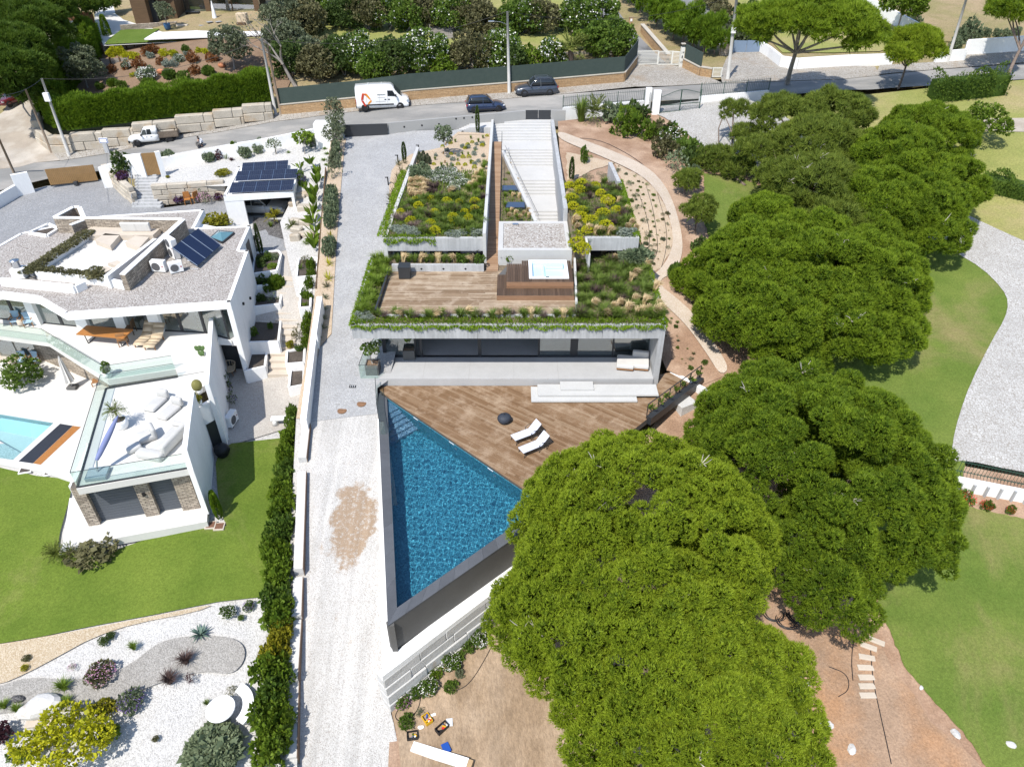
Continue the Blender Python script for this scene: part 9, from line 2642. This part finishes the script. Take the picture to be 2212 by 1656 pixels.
def pickup():
 loc,h=park(UP,(365,308),(306,319),1.7)
 L,W=4.75,1.7
 t=thing('pickup_truck',loc,'white double-cab pickup with a wooden flatbed by the block wall','pickup',None,h)
 pm=paint('pickup_white',(.76,.76,.75));hw=W/2
 S=[(-.10,.38,1.02,.96,.97),(.0,.36,1.04,.98,1),(.2,.36,1.02,.98,1),(.36,.38,.98,.96,.97),(.45,.42,.90,.90,.92),(.49,.46,.78,.84,.84),(.5,.52,.66,.78,.78)]
 loft([sec(x*L,a,b,hw*c*.95,hw*d,hw*c*.96)for x,a,b,c,d in S]).part('body',pm,t,True)
 G=[(-.10,.98,1.55,.90,.80),(-.07,.98,1.66,.92,.80),(.10,.98,1.68,.92,.80),(.16,.98,1.62,.92,.79),(.25,.98,1.02,.88,.80)]
 loft([[(x*L,-hw*c,a),(x*L,-hw*d,b-.03),(x*L,-hw*d*.85,b),(x*L,hw*d*.85,b),(x*L,hw*d,b-.03),(x*L,hw*c,a)]for x,a,b,c,d in G]).part('cab',pm,t,True)
 for s in(-1,1):
  for x0,x1,xt0,xt1 in((.015,.105,.02,.10),(.115,.225,.11,.165)):
   MB().add([(x0*L,s*hw*.925,1.05),(x1*L,s*hw*.925,1.05),(xt1*L,s*hw*.825,1.54),(xt0*L,s*hw*.825,1.54)],[(0,1,2,3)]).part('side_window',m_car_glass,t)
  MB().box((.47*L,s*hw*.74,.74),(.14,.26,.16)).part('headlight',m_lamp_c,t)
  MB().box((.22*L,s*(hw+.08),1.06),(.1,.18,.15)).part('mirror',m_trim,t)
  for x in(.03,.12):MB().box((x*L,s*(hw+.005),.86),(.16,.03,.04)).part('door_handle',m_trim,t)
  for k in range(4):MB().box((-.305*L,s*(hw+.04),.80+k*.13),(.37*L,.04,.115)).part('side_plank',m_old_wood2,t)
 ws=MB();ws.add([(.168*L+.02,-hw*.72,1.60),(.168*L+.02,hw*.72,1.60),(.248*L+.02,hw*.80,1.05),(.248*L+.02,-hw*.80,1.05)],[(0,1,2,3)]);ws.part('windscreen',m_car_glass,t)
 MB().box((-.305*L,0,.70),(.38*L,W+.08,.08)).part('bed_floor',m_old_wood2,t)
 for k in range(4):MB().box((-.492*L,0,.80+k*.13),(.04,W+.08,.115)).part('tail_plank',m_old_wood2,t)
 for y in(-.6,.6):MB().tube([(-.115*L,y,.7),(-.115*L,y,1.75)],.03,5).part('rack_post',m_trim,t)
 MB().tube([(-.115*L,-.62,1.74),(-.115*L,.62,1.74)],.03,5).part('rack_bar',m_trim,t)
 MB().box((-.1,0,.45),(L*.8,.9,.2)).part('chassis',m_trim,t)
 MB().box((.485*L,0,.46),(.14,W*.94,.26)).part('front_bumper',m_trim,t,bevel=.03)
 wheels(t,(-.30*L,.33*L),W,.34,m_rim)
m_old_wood2=M('grey_planks',(.16,.125,.095),.9,.2,2,.25,14)
pickup()
# --- two people crouching by the boundary wall
def person(label,loc,rz,shirt,joints,radii,edges,hair,skin):
 t=thing('person',loc,label,'person',None,rz)
 me=bpy.data.meshes.new('body');me.from_pydata(joints,edges,[])
 o=bpy.data.objects.new('body',me);COL.objects.link(o)
 md=o.modifiers.new('skin','SKIN')
 for i,r_ in enumerate(radii):me.skin_vertices[0].data[i].radius=(r_,r_)
 me.skin_vertices[0].data[0].use_root=True
 o.modifiers.new('sub','SUBSURF').levels=2
 dg=bpy.context.evaluated_depsgraph_get()
 m2_=bpy.data.meshes.new_from_object(o.evaluated_get(dg));bpy.data.objects.remove(o)
 m2_.materials.clear()
 for mt in(shirt,M('dark_trousers',(.05,.05,.06),.9),skin):m2_.materials.append(mt)
 for p in m2_.polygons:
  c=p.center
  p.material_index=2 if(c.z>.74 and c.x>.30)or(c.x>.42 and c.z<.35)else(1 if c.z<.40 and c.x<.38 else 0)
 m2_.shade_smooth()
 b=link('body',m2_,None,t,False);b.parent=t
 MB().blob((0,0,0),(.105,.095,.09),4,.05,10,7).part('hair',hair,t,True,loc=(.44,0,.93))
 # crouch: pelvis, spine, neck, head, legs folded, arms reaching to the ground
J=[(0,0,.42),(.14,0,.58),(.30,0,.74),(.38,0,.80),(.45,0,.88),(.10,.12,.40),(.42,.16,.46),(.18,.15,.08),(.36,.15,.03),(.10,-.12,.40),(.42,-.16,.46),(.18,-.15,.08),(.36,-.15,.03),(.28,.19,.70),(.42,.24,.46),(.58,.18,.26),(.64,.16,.18),(.28,-.19,.70),(.42,-.24,.46),(.58,-.18,.26),(.64,-.16,.18)]
R_=[.15,.15,.16,.065,.10,.10,.075,.055,.045,.10,.075,.055,.045,.075,.055,.045,.035,.075,.055,.045,.035]
E_=[(0,1),(1,2),(2,3),(3,4),(0,5),(5,6),(6,7),(7,8),(0,9),(9,10),(10,11),(11,12),(2,13),(13,14),(14,15),(15,16),(2,17),(17,18),(18,19),(19,20)]
m_skin=M('skin',(.42,.24,.16),.6,0,1,0)
m_hair=M('dark_hair',(.03,.02,.015),.7,0,1,0)
for(u,v,rz,mt,lb_)in((440,318,2.8,M('white_shirt',(.72,.72,.74),.9,0),'person in a white shirt crouching by the street boundary wall'),(424,322,.5,M('grey_shirt',(.20,.19,.18),.9,0),'person in grey crouching low beside the one in white')):
 p=UP.at(u,v,.02);person(lb_,(p.x,p.y,p.z),rz,mt,J,R_,E_,m_hair,m_skin)
 # --- furniture of the concrete villa
def sun_lounger(foot,head,lb_):
 a,b=P(*foot,.35),P(*head,.35)
 h=heading(a,b)
 t=thing('sun_lounger',(a.x,a.y,.0),lb_,'sun lounger',None,h)
 w_=.58
 MB().box((.62,0,.36),(1.24,w_,.03)).part('seat',m_sling,t)
 bk=MB();bk.box((0,0,0),(.72,w_,.03));bk.part('backrest',m_sling,t,loc=(1.46,0,.62),rot=(0,-.80,0))
 for s in(-1,1):
  MB().tube([(0,s*w_/2,.35),(1.25,s*w_/2,.35),(1.72,s*w_/2,.87)],.02,5).part('frame_tube',m_dkmet,t)
  MB().tube([(.12,s*w_/2,.35),(.05,s*w_/2,.0)],.02,5).part('leg',m_dkmet,t)
  MB().tube([(1.0,s*(w_/2+.04),.0),(1.02,s*(w_/2+.04),.5),(1.2,s*(w_/2+.04),.62),(1.45,s*(w_/2+.04),.55),(1.52,s*(w_/2+.04),.0)],.02,5).part('armrest',m_dkmet,t)
m_sling=M('pale_sling_fabric',(.55,.56,.62),.85,.02,2,.03,60)
sun_lounger((1108,946),(1140,934),'pale sun lounger on the deck, nearer the house')
sun_lounger((1125,973),(1157,960),'pale sun lounger on the deck, nearer the pine')
p=P(1090,911,0)
t=thing('bean_bag',p,'round dark blue bean bag on the pool deck','bean bag')
MB().blob((p.x,p.y,.27),(.42,.40,.30),8,.06,18,12).bd('bag',M('navy_nylon',(.030,.036,.050),.6,.1,5,.1,20,.4,6,.05),t,True)
MB().tube([(p.x-.03,p.y,.54),(p.x,p.y-.02,.64),(p.x+.04,p.y,.56)],.03,5).bd('handle',m_dkmet,t)
def square_planter(u,v,z,w_,h_,lb_):
 p=P(u,v,z);p.y+=w_/2
 t=thing('square_planter',(p.x,p.y,z),lb_,'planter')
 m=MB()
 for dx,dy,sx,sy in((0,-1,w_,.05),(0,1,w_,.05),(-1,0,.05,w_-.1),(1,0,.05,w_-.1)):
  m.box((p.x+dx*(w_/2-.025),p.y+dy*(w_/2-.025),z+h_/2),(sx,sy,h_))
 m.bd('box',m_charcoal,t)
 MB().box((p.x,p.y,z+h_*.85),(w_-.1,w_-.1,.04)).bd('bark',m_soil_mulch,t)
 return V3((p.x,p.y,z+h_*.87))
b=square_planter(805,811,ZF,.82,.72,'dark square planter with the ball tree at the left terrace end')
t=brdlf('ball_tree',b,[((b.x-.02,b.y,b.z+1.12),(.46,.46,.42))],m_leaf,'clipped ball tree in a dark planter at the left terrace end',None,601,.2,150,.09,.035,.05)
b=square_planter(884,778,ZF,.75,.72,'dark square planter with tall leaves before the glass')
plant('banana','bird_of_paradise',b,1.3,1.5,m_leaf,'tall bird of paradise plant before the villa glass','plant')
def daybed(u,v,rz,lb_,back):
 p=P(u,v,ZF)
 t=thing('daybed',(p.x,p.y,ZF),lb_,'daybed',None,rz)
 MB().box((0,0,.14),(1.05,1.25,.08)).part('wood_base',m_teak,t)
 MB().box((0,0,.32),(1.08,1.28,.26)).part('cushion',m_fabric,t,bevel=.07,seg=3)
 if back:MB().box((0,.50,.62),(1.05,.28,.42)).part('back_cushion',m_fabric,t,bevel=.08,seg=3)
daybed(1350,790,-.16,'left pale daybed module on the villa terrace',False)
daybed(1382,790,-.16,'right pale daybed module with a back on the terrace',True)
p=P(1345,752,ZF);t=thing('indoor_sofa',p,'dark sofa just inside the right-hand glass','sofa')
MB().box((p.x,p.y+1.0,ZF+.25),(1.6,.9,.45)).bd('seat',m_charcoal,t,bevel=.06);MB().box((p.x,p.y+1.5,ZF+.6),(1.6,.25,.5)).bd('back',m_charcoal,t,bevel=.06)
p=P(1378,748,ZF);t=thing('fireplace',p,'black free-standing fireplace behind the right-hand glass','fireplace')
MB().box((p.x,p.y+1.3,ZF+.55),(1.1,.5,1.1)).bd('body',m_black,t);MB().box((p.x,p.y+1.04,ZF+.6),(.7,.02,.45)).bd('door',m_car_glass,t)
# covers on the drive
for k,(u,v,r_)in enumerate(((739,914,.26),(781,871,.26))):
 p=DRV.at(u,v-26 if k==0 else v,.012)
 p=DRV.at(*((739,887)if k==0 else(781,872)),.012)
 MB().lathe([(.28,-.02),(.28,.012),(.24,.016)],p,20).bd('manhole_cover',M('rusty_iron',(.20,.11,.06),.8,.2,3,.2,20),None,label=('rusty round manhole cover nearer the white wall' if k==0 else 'rusty round manhole cover nearer the terrace'),cat='manhole cover')
p=DRV.at(762,834,.01);t=thing('drain_grate',p,'small dark drain grate in the cobbled drive','drain')
MB().box(p,(.42,.3,.02)).bd('frame',m_black,t)
for k in range(3):MB().box((p.x-.12+k*.12,p.y,p.z+.012),(.05,.22,.01)).bd('bar',m_conc,t)
# tools and boards on the tan earth
m_yellow=M('yellow_plastic',(.62,.36,.015),.5,0,1,0);m_blue=M('blue_plastic',(.015,.07,.33),.45,0,1,0)
def crate(u,v,w_,d_,h_,rz,mat,lb_,fill):
 p=RT.at(u,v)
 t=thing('tool_crate',p,lb_,'crate',None,rz)
 m=MB()
 for dx,dy,sx,sy in((0,-1,w_,.025),(0,1,w_,.025),(-1,0,.025,d_-.05),(1,0,.025,d_-.05)):m.box((dx*(w_/2-.012),dy*(d_/2-.012),h_/2),(sx,sy,h_))
 m.box((0,0,.012),(w_-.05,d_-.05,.02));m.part('box',mat,t)
 rr=random.Random(int(u))
 for k,mt in enumerate(fill):
  MB().box((rr.uniform(-.3,.3)*w_,rr.uniform(-.3,.3)*d_,h_*.5+k*.01),(rr.uniform(.08,.3)*w_+.05,.06,.07),rr.uniform(0,3)).part('tool',mt,t)
crate(923,1555,.48,.34,.2,-.95,m_yellow,'yellow crate of tools on the tan earth',(m_yellow,m_w,m_blue,m_fl_red,m_yellow))
crate(955,1574,.60,.32,.22,.75,m_black,'black crate of red tools beside the grey case',(m_fl_red,m_steel,m_fl_red,m_yellow))
crate(891,1590,.48,.36,.2,.15,m_black,'black crate with yellow tool near the gravel edge',(m_yellow,m_w,m_llim,m_steel))
for(u,v,s_,rz,mt,nm,lb_)in((971,1560,(.3,.36,.07),.1,m_lamp_c,'screw_case','grey compartment case beside the black crate'),(964,1616,(.34,.44,.12),.45,m_blue,'blue_case','bright blue case lying on the tan earth'),(935,1544,(.28,.12,.05),.4,m_w,'packet','small white packet behind the yellow crate')):
 p=RT.at(u,v);MB().box((0,0,s_[2]/2),s_).bd(nm,mt,None,bevel=.015,loc=p,rot=(0,0,rz),label=lb_,cat='case')
a,b=RT.at(891,1612),RT.at(1010,1655)
h=heading(a,b);c=(a+b)/2
t=thing('packed_panel',(c.x,c.y,c.z),'long white packed panel lying on the tan earth','panel',None,h)
MB().box((0,0,.12),((b-a).length,.42,.22)).part('panel',m_w,t)
MB().box(((b-a).length/2+.1,0,.11),(.22,.38,.18)).bd('cardboard_end',M('cardboard',(.40,.28,.16),.9),t,world=False)
p=RT.at(910,1571);MB().blob((0,0,.05),(.13,.1,.08),12,.2).bd('crumpled_bag',m_w,None,loc=p,label='crumpled white bag near the yellow crate',cat='bag')
# irrigation hoses
def hose(pts,lb_,r=.022,surf=RT,name='garden_hose'):
 q=[surf.at(u,v,.03)for u,v in smpoly(pts,2,False)]
 MB().tube(q,r,5,False).bd(name,m_black,None,label=lb_,cat='hose')
hose([(1065,1390),(1050,1420),(1020,1470),(995,1490),(965,1492),(945,1475),(920,1470),(895,1490),(870,1520),(852,1545),(860,1558),(885,1555),(905,1530),(910,1500)],'black hose looping below the block wall')
hose([(1848,1360),(1838,1420),(1842,1470)],'short dark hose below the mid green pine')
hose([(1880,1400),(1885,1470),(1905,1560),(1925,1650)],'long dark hose running down the pink earth')
hose([(1790,1440),(1830,1455),(1835,1490),(1810,1505)],'curved hose beside the nearest pine')
def coil(u,v,r_,lb_,n_=5):
 rr=random.Random(int(u));p=RT.at(u,v,.03);m=MB()
 pts=[]
 for k in range(n_*18):
  a=k/18*2*math.pi
  q=r_*(1+.12*math.sin(k*.21)+rr.uniform(-.01,.01))
  pts.append((p.x+q*math.cos(a)+.1*math.sin(k*.05),p.y+q*math.sin(a)*.9,p.z+.01*(k/18)))
 m.tube(pts,.018,4,False).bd('hose_coil',m_black,None,label=lb_,cat='hose coil')
for u,v,r_,lb_ in((1670,1325,.5,'leftmost black hose coil under the pine'),(1700,1340,.55,'second black hose coil from the left'),(1722,1330,.5,'third black hose coil beside the white stone'),(1748,1325,.5,'rightmost black hose coil near the lawn')):coil(u,v,r_,lb_)
for k,(u,v,rz)in enumerate(((1893,1385,.5),(1876,1397,.45),(1872,1420,.2),(1869,1442,.05),(1871,1463,0),(1872,1482,0),(1874,1502,0),(1868,1408,.3))):
 if k==7:continue
 p=RT.at(u,v);o=MB().box((0,0,.03),(.75,.28,.10)).bd('stepping_slab',m_cream,None,bevel=.02,loc=p,rot=(0,0,-rz),label='%s stepping slab from the top in the pink earth'%('first','second','third','fourth','fifth','sixth','seventh')[k],cat='stepping stone')
for k,(u,v,s_)in enumerate(((1783,1566,.32),(1838,1620,.26),(2065,1585,.26),(2184,1608,.22),(1990,1485,.14),(1735,1315,.16),(1745,1478,.15))):
 p=RT.at(u,v);MB().blob((0,0,s_*.2),(s_,s_*.7,s_*.45),20+k,.2).bd('white_stone',m_block_white,None,loc=p,rot=(0,0,k),label='loose white stone lying on the pink earth or lawn edge',cat='stone',group='loose white stones')
 # --- furniture of the white house
ZW=lambda x,y:(162+.261*x,810+.261*y)
def soft(parent,loc,size,rz=0,mat=None,name='cushion',bev=.12,rx=0):
 MB().box((0,0,0),size).part(name,mat or m_fabric_grey,parent,True,bevel=bev,seg=3,loc=loc,rot=(rx,0,rz))
for k,(f,hd)in enumerate((((610,305),(760,170)),((715,370),(880,235)))):
 a,b=P(*ZW(*f),ZT),P(*ZW(*hd),ZT)
 t=thing('soft_lounger',(a.x,a.y,ZT),('left soft grey lounger on the wing roof','right soft grey lounger on the wing roof')[k],'lounger',None,heading(a,b))
 soft(t,(.6,0,.12),(1.3,.75,.22));soft(t,(1.35,0,.36),(.28,.75,.55),name='backrest')
def lounge(u,v,rz,lb_,size,back=True,nm='soft_armchair',cat_='armchair'):
 p=P(*ZW(u,v),ZT);t=thing(nm,(p.x,p.y,ZT),lb_,cat_,None,rz)
 soft(t,(0,0,size[2]/2),size,name='seat')
 if back:soft(t,(size[0]/2-.12,0,size[2]/2+.25),(.26,size[1],size[2]+.25),name='backrest')
lounge(600,525,.62,'soft grey armchair in the middle of the wing roof',(.95,.85,.36))
lounge(495,620,.62,'soft grey pouf left of the armchair',(.75,.6,.34),False,'soft_pouf','pouf')
p=P(*ZW(790,560),ZT);t=thing('corner_sofa',(p.x,p.y,ZT),'soft grey corner sofa along the wing roof wall','sofa',None,1.33)
soft(t,(0,0,.18),(2.3,.95,.36),name='seat');soft(t,(0,-.42,.45),(2.3,.28,.6),name='backrest');soft(t,(-1.25,.25,.2),(.55,1.5,.42),name='chaise');soft(t,(1.05,.05,.45),(.3,.85,.25),name='armrest')
# closed blue cantilever parasol
p=P(*ZW(195,830),ZT)
t=thing('closed_parasol',(p.x,p.y,ZT),'closed blue parasol leaning on its base on the wing roof','parasol')
MB().box((p.x,p.y,ZT+.12),(1.0,.85,.22),.18).bd('base',M('slate_blue_base',(.22,.29,.33),.6),t,bevel=.02)
zt_p=ZT+2.5
top=P(*ZW(355,335),zt_p);mid=P(*ZW(180,700),ZT+.8)
MB().tube([(p.x,p.y,ZT+.2),mid,mid.lerp(top,.1)],.045,8).bd('pole',m_steel,t)
pts=[mid.lerp(top,k/8)for k in range(9)]
MB().tube(pts,[.09,.13,.14,.15,.15,.14,.12,.09,.03],10).bd('cover',m_blue_canvas,t,True)
# upper terrace: table, chairs, wicker loungers
a,b=P(*Z5(700,1250),ZT+.75),P(*Z5(985,1275),ZT+.75)
h=heading(a,b);c=(a+b)/2
t=thing('dining_table',(c.x,c.y,ZT),'long oiled wood table under the white roof edge','table',None,h)
L_=(b-a).length+.8
for k in range(3):MB().box((0,-.36+k*.36,.75),(L_,.35,.06)).part('table_plank',m_orange_wood,t)
for s in(-1,1):
 MB().tube([(s*L_*.36,-.4,.72),(s*L_*.36,-.35,.02),(s*L_*.36,.35,.02),(s*L_*.36,.4,.72)],.04,5).part('leg',m_dkmet,t)
def wood_chair(loc,rz,lb_,frame,cloth,nm='wooden_chair',arms=True,low=False):
 t=thing(nm,loc,lb_,'chair',None,rz)
 hs=.34 if low else .45
 MB().box((0,0,hs),(.5,.5,.05)).part('seat',cloth,t)
 MB().box((-.27,0,hs+.32),(.05,.5,.5),0).part('backrest',cloth,t)
 for x in(-.24,.24):
  for y in(-.25,.25):MB().box((x,y,hs/2+(.2 if x<0 else 0)),(.045,.045,hs+(.4 if x<0 else 0))).part('leg',frame,t)
 if arms:
  for y in(-.27,.27):MB().box((0,y,hs+.22),(.55,.05,.04)).part('armrest',frame,t)
wood_chair(P(*Z5(1000,1365),ZT),1.9,'red brown wooden chair at the head of the long table',m_teak,m_teak,arms=False)
wood_chair(P(*Z5(1060,1270),ZT),3.2,'dark wooden chair behind the long table',m_clad,m_clad,arms=False)
for k,(f,hd)in enumerate((((1110,1365),(1210,1250)),((1190,1385),(1285,1270)))):
 a,b=P(*Z5(*f),ZT+.3),P(*Z5(*hd),ZT+.3)
 t=thing('wicker_lounger',(a.x,a.y,ZT),('left wicker lounger on the upper terrace','right wicker lounger on the upper terrace')[k],'lounger',None,heading(a,b))
 m=MB();pr_=[(0,.30),(.35,.36),(.7,.30),(1.1,.28),(1.4,.42),(1.75,.72),(2.0,.90)]
 for(x0,z0),(x1,z1)in zip(pr_[:-1],pr_[1:]):m.add([(x0,-.36,z0),(x0,.36,z0),(x1,.36,z1),(x1,-.36,z1),(x0,-.36,z0-.04),(x0,.36,z0-.04),(x1,.36,z1-.04),(x1,-.36,z1-.04)],[(0,1,2,3),(7,6,5,4),(0,4,5,1),(2,6,7,3),(0,3,7,4),(1,5,6,2)])
 m.part('woven_seat',m_wicker,t,True)
 for x in(.15,1.35):
  for y in(-.32,.32):MB().box((x,y,.15),(.06,.05,.3)).part('leg',m_teak,t)
for k,(x,y,z,rz,lb_)in enumerate(((140,1200,ZT,-1.4,'left blue chair on the upper terrace'),(240,1210,ZT,-1.2,'right blue chair on the upper terrace'),(190,1520,ZP,-1.5,'left blue chair on the lower patio'),(285,1520,ZP,-1.7,'right blue chair on the lower patio'))):
 wood_chair(P(*Z5(x,y),z),rz,lb_,m_teak,m_sky_fabric,'deck_chair',True,True)
for(x,y,z,lb_)in((178,1210,ZT,'tree stump table between the upper blue chairs'),(102,1530,ZP,'tree stump table left of the lower blue chairs')):
 p=P(*Z5(x,y),z);MB().lathe([(.2,0),(.22,.2),(.2,.42)],p,12).bd('stump_table',m_cream,None,True,label=lb_,cat='table')
p=P(*ZL(588,305),ZP);t=thing('cream_parasol',p,'closed cream parasol on the lower patio','parasol')
MB().box((p.x,p.y,ZP+.1),(.62,.5,.18)).bd('base',m_charcoal,t,bevel=.03)
MB().tube([(p.x,p.y,ZP+.1),(p.x-.06,p.y,ZP+2.5)],.03,6).bd('pole',m_steel,t)
cl=MB().lathe([(.34,.55),(.28,.9),(.2,1.5),(.12,2.2),(.03,2.55)],(p.x-.04,p.y,ZP),14)
for i,(x,y,z)in enumerate(cl.v):
 if i%2:cl.v[i]=(p.x-.04+(x-p.x+.04)*.62,p.y+(y-p.y)*.62,z)
cl.bd('canopy',m_fabric,t)
a=P(*ZL(745,280),ZP);t=thing('wooden_lounger',a,'wooden lounger end under the glass corner','lounger',None,.3)
for k in range(5):MB().box((.1+k*.1,0,.3),(.08,.6,.03)).part('slat',m_teak,t)
for y in(-.25,.25):MB().box((0.05,y,.15),(.05,.05,.3)).part('leg',m_teak,t)
p=P(*Z5(240,1490),ZP);MB().box((0,0,.12),(4.2,.55,.24)).bd('stone_bench_slab',m_cream,None,bevel=.02,loc=(p.x-1.2,p.y+.15,ZP),rot=(0,0,-.06),label='long low cream stone slab at the lower window',cat='bench')
p=LP.at(*Z5(1855,1600));t=thing('wicker_armchair',p,'round wire wicker armchair at the garden door','chair')
for k in range(9):
 a=-.4+k*.42
 MB().tube([(p.x+.38*math.cos(a),p.y+.35*math.sin(a),p.z+.42),(p.x+.46*math.cos(a),p.y+.42*math.sin(a),p.z+.85)],.018,4).bd('strut',m_wicker,t)
MB().lathe([(.36,.36),(.38,.44),(.02,.42)],p,14).bd('seat',m_wicker,t)
MB().tube([(p.x+.46*math.cos(-.4+k*.21),p.y+.42*math.sin(-.4+k*.21),p.z+.85)for k in range(17)],.03,5).bd('rim',m_wicker,t)
for sx,sy in((-1,-1),(1,-1),(-1,1),(1,1)):MB().tube([(p.x+sx*.2,p.y+sy*.2,p.z+.38),(p.x+sx*.28,p.y+sy*.26,p.z)],.02,4).bd('leg',m_teak,t)
p=LL.at(*ZL(1795,845));t=thing('covered_barbecue',p,'black covered kettle barbecue at the lawn corner','barbecue')
MB().blob((p.x,p.y,p.z+.42),(.48,.4,.42),5,.08,14,9).bd('cover',m_black,t,True);MB().lathe([(.3,0),(.42,.3)],p,12).bd('skirt',m_black,t)
p=LL.at(610,915);t=thing('white_stone_bench',p,'white stone bench on the cream gravel path','bench',None,.08)
MB().box((0,0,.45),(1.25,.4,.12)).part('seat',m_w,t,bevel=.02)
for x in(-.42,.42):MB().lathe([(.22,0),(.16,.2),(.2,.39)],(x,0,0),12).part('leg',m_w,t,True)
p=LL.at(*ZBm(1800,1250));t=thing('white_garden_table',p,'round white stone table in the gravel garden','table')
MB().lathe([(.26,0),(.22,.5),(.24,.6)],p,16).bd('leg',m_w,t,True);MB().lathe([(.62,.6),(.64,.64),(.62,.69)],p,28).bd('table_top',m_w,t)
p2=LL.at(*ZBm(1900,1220));t=thing('curved_white_bench',p2,'curved white stone bench beside the round table','bench')
m=MB();arc=[]
for k in range(13):
 a=-.55+1.75*k/12
 arc.append((math.cos(a),math.sin(a)))
c=V3((p.x+.0,p.y+.1))
outer=[(c.x+x*1.35,c.y+y*1.35)for x,y in arc];innr=[(c.x+x*.88,c.y+y*.88)for x,y in arc]
for k in range(12):m.prism([outer[k],outer[k+1],innr[k+1],innr[k]],p.z+.40,p.z+.48)
m.bd('seat',m_w,t)
for k in(2,10):MB().lathe([(.2,0),(.18,.39)],(c.x+arc[k][0]*1.1,c.y+arc[k][1]*1.1,p.z),14).bd('leg',m_w,t,True)
p=LL.at(*ZBm(340,1190));MB().blob((0,0,.18),(.95,.55,.42),31,.12,14,9).bd('white_boulder',m_block_white,None,loc=p,rot=(0,0,.15),label='big white boulder in the lower left gravel',cat='boulder')
p=LL.at(*ZBm(320,1290));MB().box((0,0,.05),(1.1,.55,.1)).bd('slate_step',m_cream,None,bevel=.02,loc=p,rot=(0,0,.1),label='flat stone slab in front of the white boulder',cat='slab')
p=LL.at(*ZBm(150,1115));MB().blob((0,0,.1),(.3,.2,.16),33,.2).bd('dark_stone',m_slate,None,loc=p,label='dark grey stone left of the white boulder',cat='stone')
for k,(x,y,w_,rz,lb_)in enumerate(((210,962,.55,.25,'larger square drain cover at the lawn edge'),(392,990,.35,.25,'smaller square drain cover at the lawn edge'),(1695,1410,.42,.1,'left brown cover plate by the wing corner'),(1765,1420,.42,.1,'right brown cover plate by the wing corner'))):
 p=LL.at(*ZL(x,y));t=thing('ground_cover_plate',p,lb_,'cover',None,rz)
 MB().box((0,0,.03),(w_+.12,w_+.1,.08)).part('frame',m_w if k<2 else m_cream,t);MB().box((0,0,.075),(w_,w_*.95,.02)).bd('lid',m_soil_dark if k<2 else M('brown_plate',(.16,.08,.05),.8),t,world=False)
for k,(x,y,rz)in enumerate(((1515,1640,-1.2),(1570,1625,2.6))):
 wood_chair(LC.at(*Z0(x,y)),rz,('wooden folding chair before the limestone wall' if k==0 else 'wooden foot stool chair before the limestone wall'),m_orange_wood,m_orange_wood,'folding_chair',False)
 # --- upper garden furniture
ZA=lambda x,y:(254+.297*x,.297*y)
def far(u,v,z=9.1):return P(u,v,z)
for k,(x,y)in enumerate(((600,210),(665,208))):
 a=far(*ZA(x,y));t=thing('grey_lounger',a,('left grey lounger by the long pool','right grey lounger by the long pool')[k],'lounger',None,.75)
 MB().box((.6,0,.35),(1.2,.6,.06)).part('seat',m_grey_wall,t);MB().box((1.4,0,.62),(.7,.6,.05)).part('backrest',m_grey_wall,t,rot=(0,0,0))
 for x_ in(.1,1.1):
  for y_ in(-.25,.25):MB().box((x_,y_,.17),(.05,.05,.34)).part('leg',m_dkmet,t)
for k,(x,y)in enumerate(((368,218),(1122,240))):
 p=far(*ZA(x,y));pot(p,.42,.75,M('blue_glaze',(.03,.08,.16),.3),('blue pot left of the long pool','blue pot right of the long pool')[k])
 brdlf('potted_olive',(p.x,p.y,p.z+.7),[((p.x,p.y,p.z+2.0),(.95,.95,.75))],m_lolv,('small olive in the left blue pot','small olive in the right blue pot')[k],None,620+k,.4,50,.2,.06,.06)
p=far(*ZA(812,120),9.5);t=thing('open_parasol',p,'open white parasol at the top edge','parasol')
MB().tube([p,p+V3((0,0,2.6))],.04,6).bd('pole',m_steel,t);MB().lathe([(1.7,2.35),(.9,2.65),(.02,2.85)],p,12,bottom=False).bd('canopy',m_w,t)
p=far(*ZA(712,152),9.5);t=thing('closed_white_parasol',p,'closed white parasol by the upper pool','parasol')
MB().lathe([(.3,.3),(.22,1.0),(.05,2.3)],p,10).bd('canopy',m_w,t);MB().tube([p,p+V3((0,0,.4))],.05,6).bd('pole',m_steel,t)
p=far(*ZA(918,190),9.3);t=thing('beach_chair',p,'brown hooded beach chair by the upper pool','chair')
MB().box((p.x,p.y,p.z+.75),(1.3,.9,1.5)).bd('hood',m_wicker,t,bevel=.08);MB().box((p.x-.1,p.y-.5,p.z+.35),(1.1,.4,.3)).bd('seat',m_clad,t)
p=far(*ZA(555,130),9.5);t=thing('planter_table',p,'dark table with orange flowers before the timber house','table')
MB().box((p.x,p.y,p.z+.7),(1.8,.8,.06)).bd('table_top',m_dkmet,t)
for sx in(-1,1):MB().box((p.x+sx*.8,p.y,p.z+.35),(.06,.7,.7)).bd('leg',m_dkmet,t)
# timber steps between the upper lawns
a,b=UP.at(958,84),UP.at(950,52)
t=thing('timber_steps',a,'grey timber steps between the upper lawns','steps')
for k in range(9):
 q=a.lerp(b,k/8);MB().box((q.x,q.y,q.z+.12+k*.02),(2.6,.35,.3)).bd('step',m_old_wood,t)
for k in range(7):
 q=a.lerp(b,k/6)
 MB().tube([(q.x-1.5,q.y,q.z),(q.x-1.5,q.y,q.z+1.0)],.06,5).bd('post',m_old_wood,t)
lf=thing('low_lawn_edging',UP.at(1000,125),'low pale timber edging along the lower lawn','edging')
a,b=UP.at(830,128),UP.at(1330,118)
MB().wall((a.x,a.y),(b.x,b.y),.2,(a.z-.3,b.z-.3),(a.z+.35,b.z+.35)).bd('timber',m_old_wood,lf)
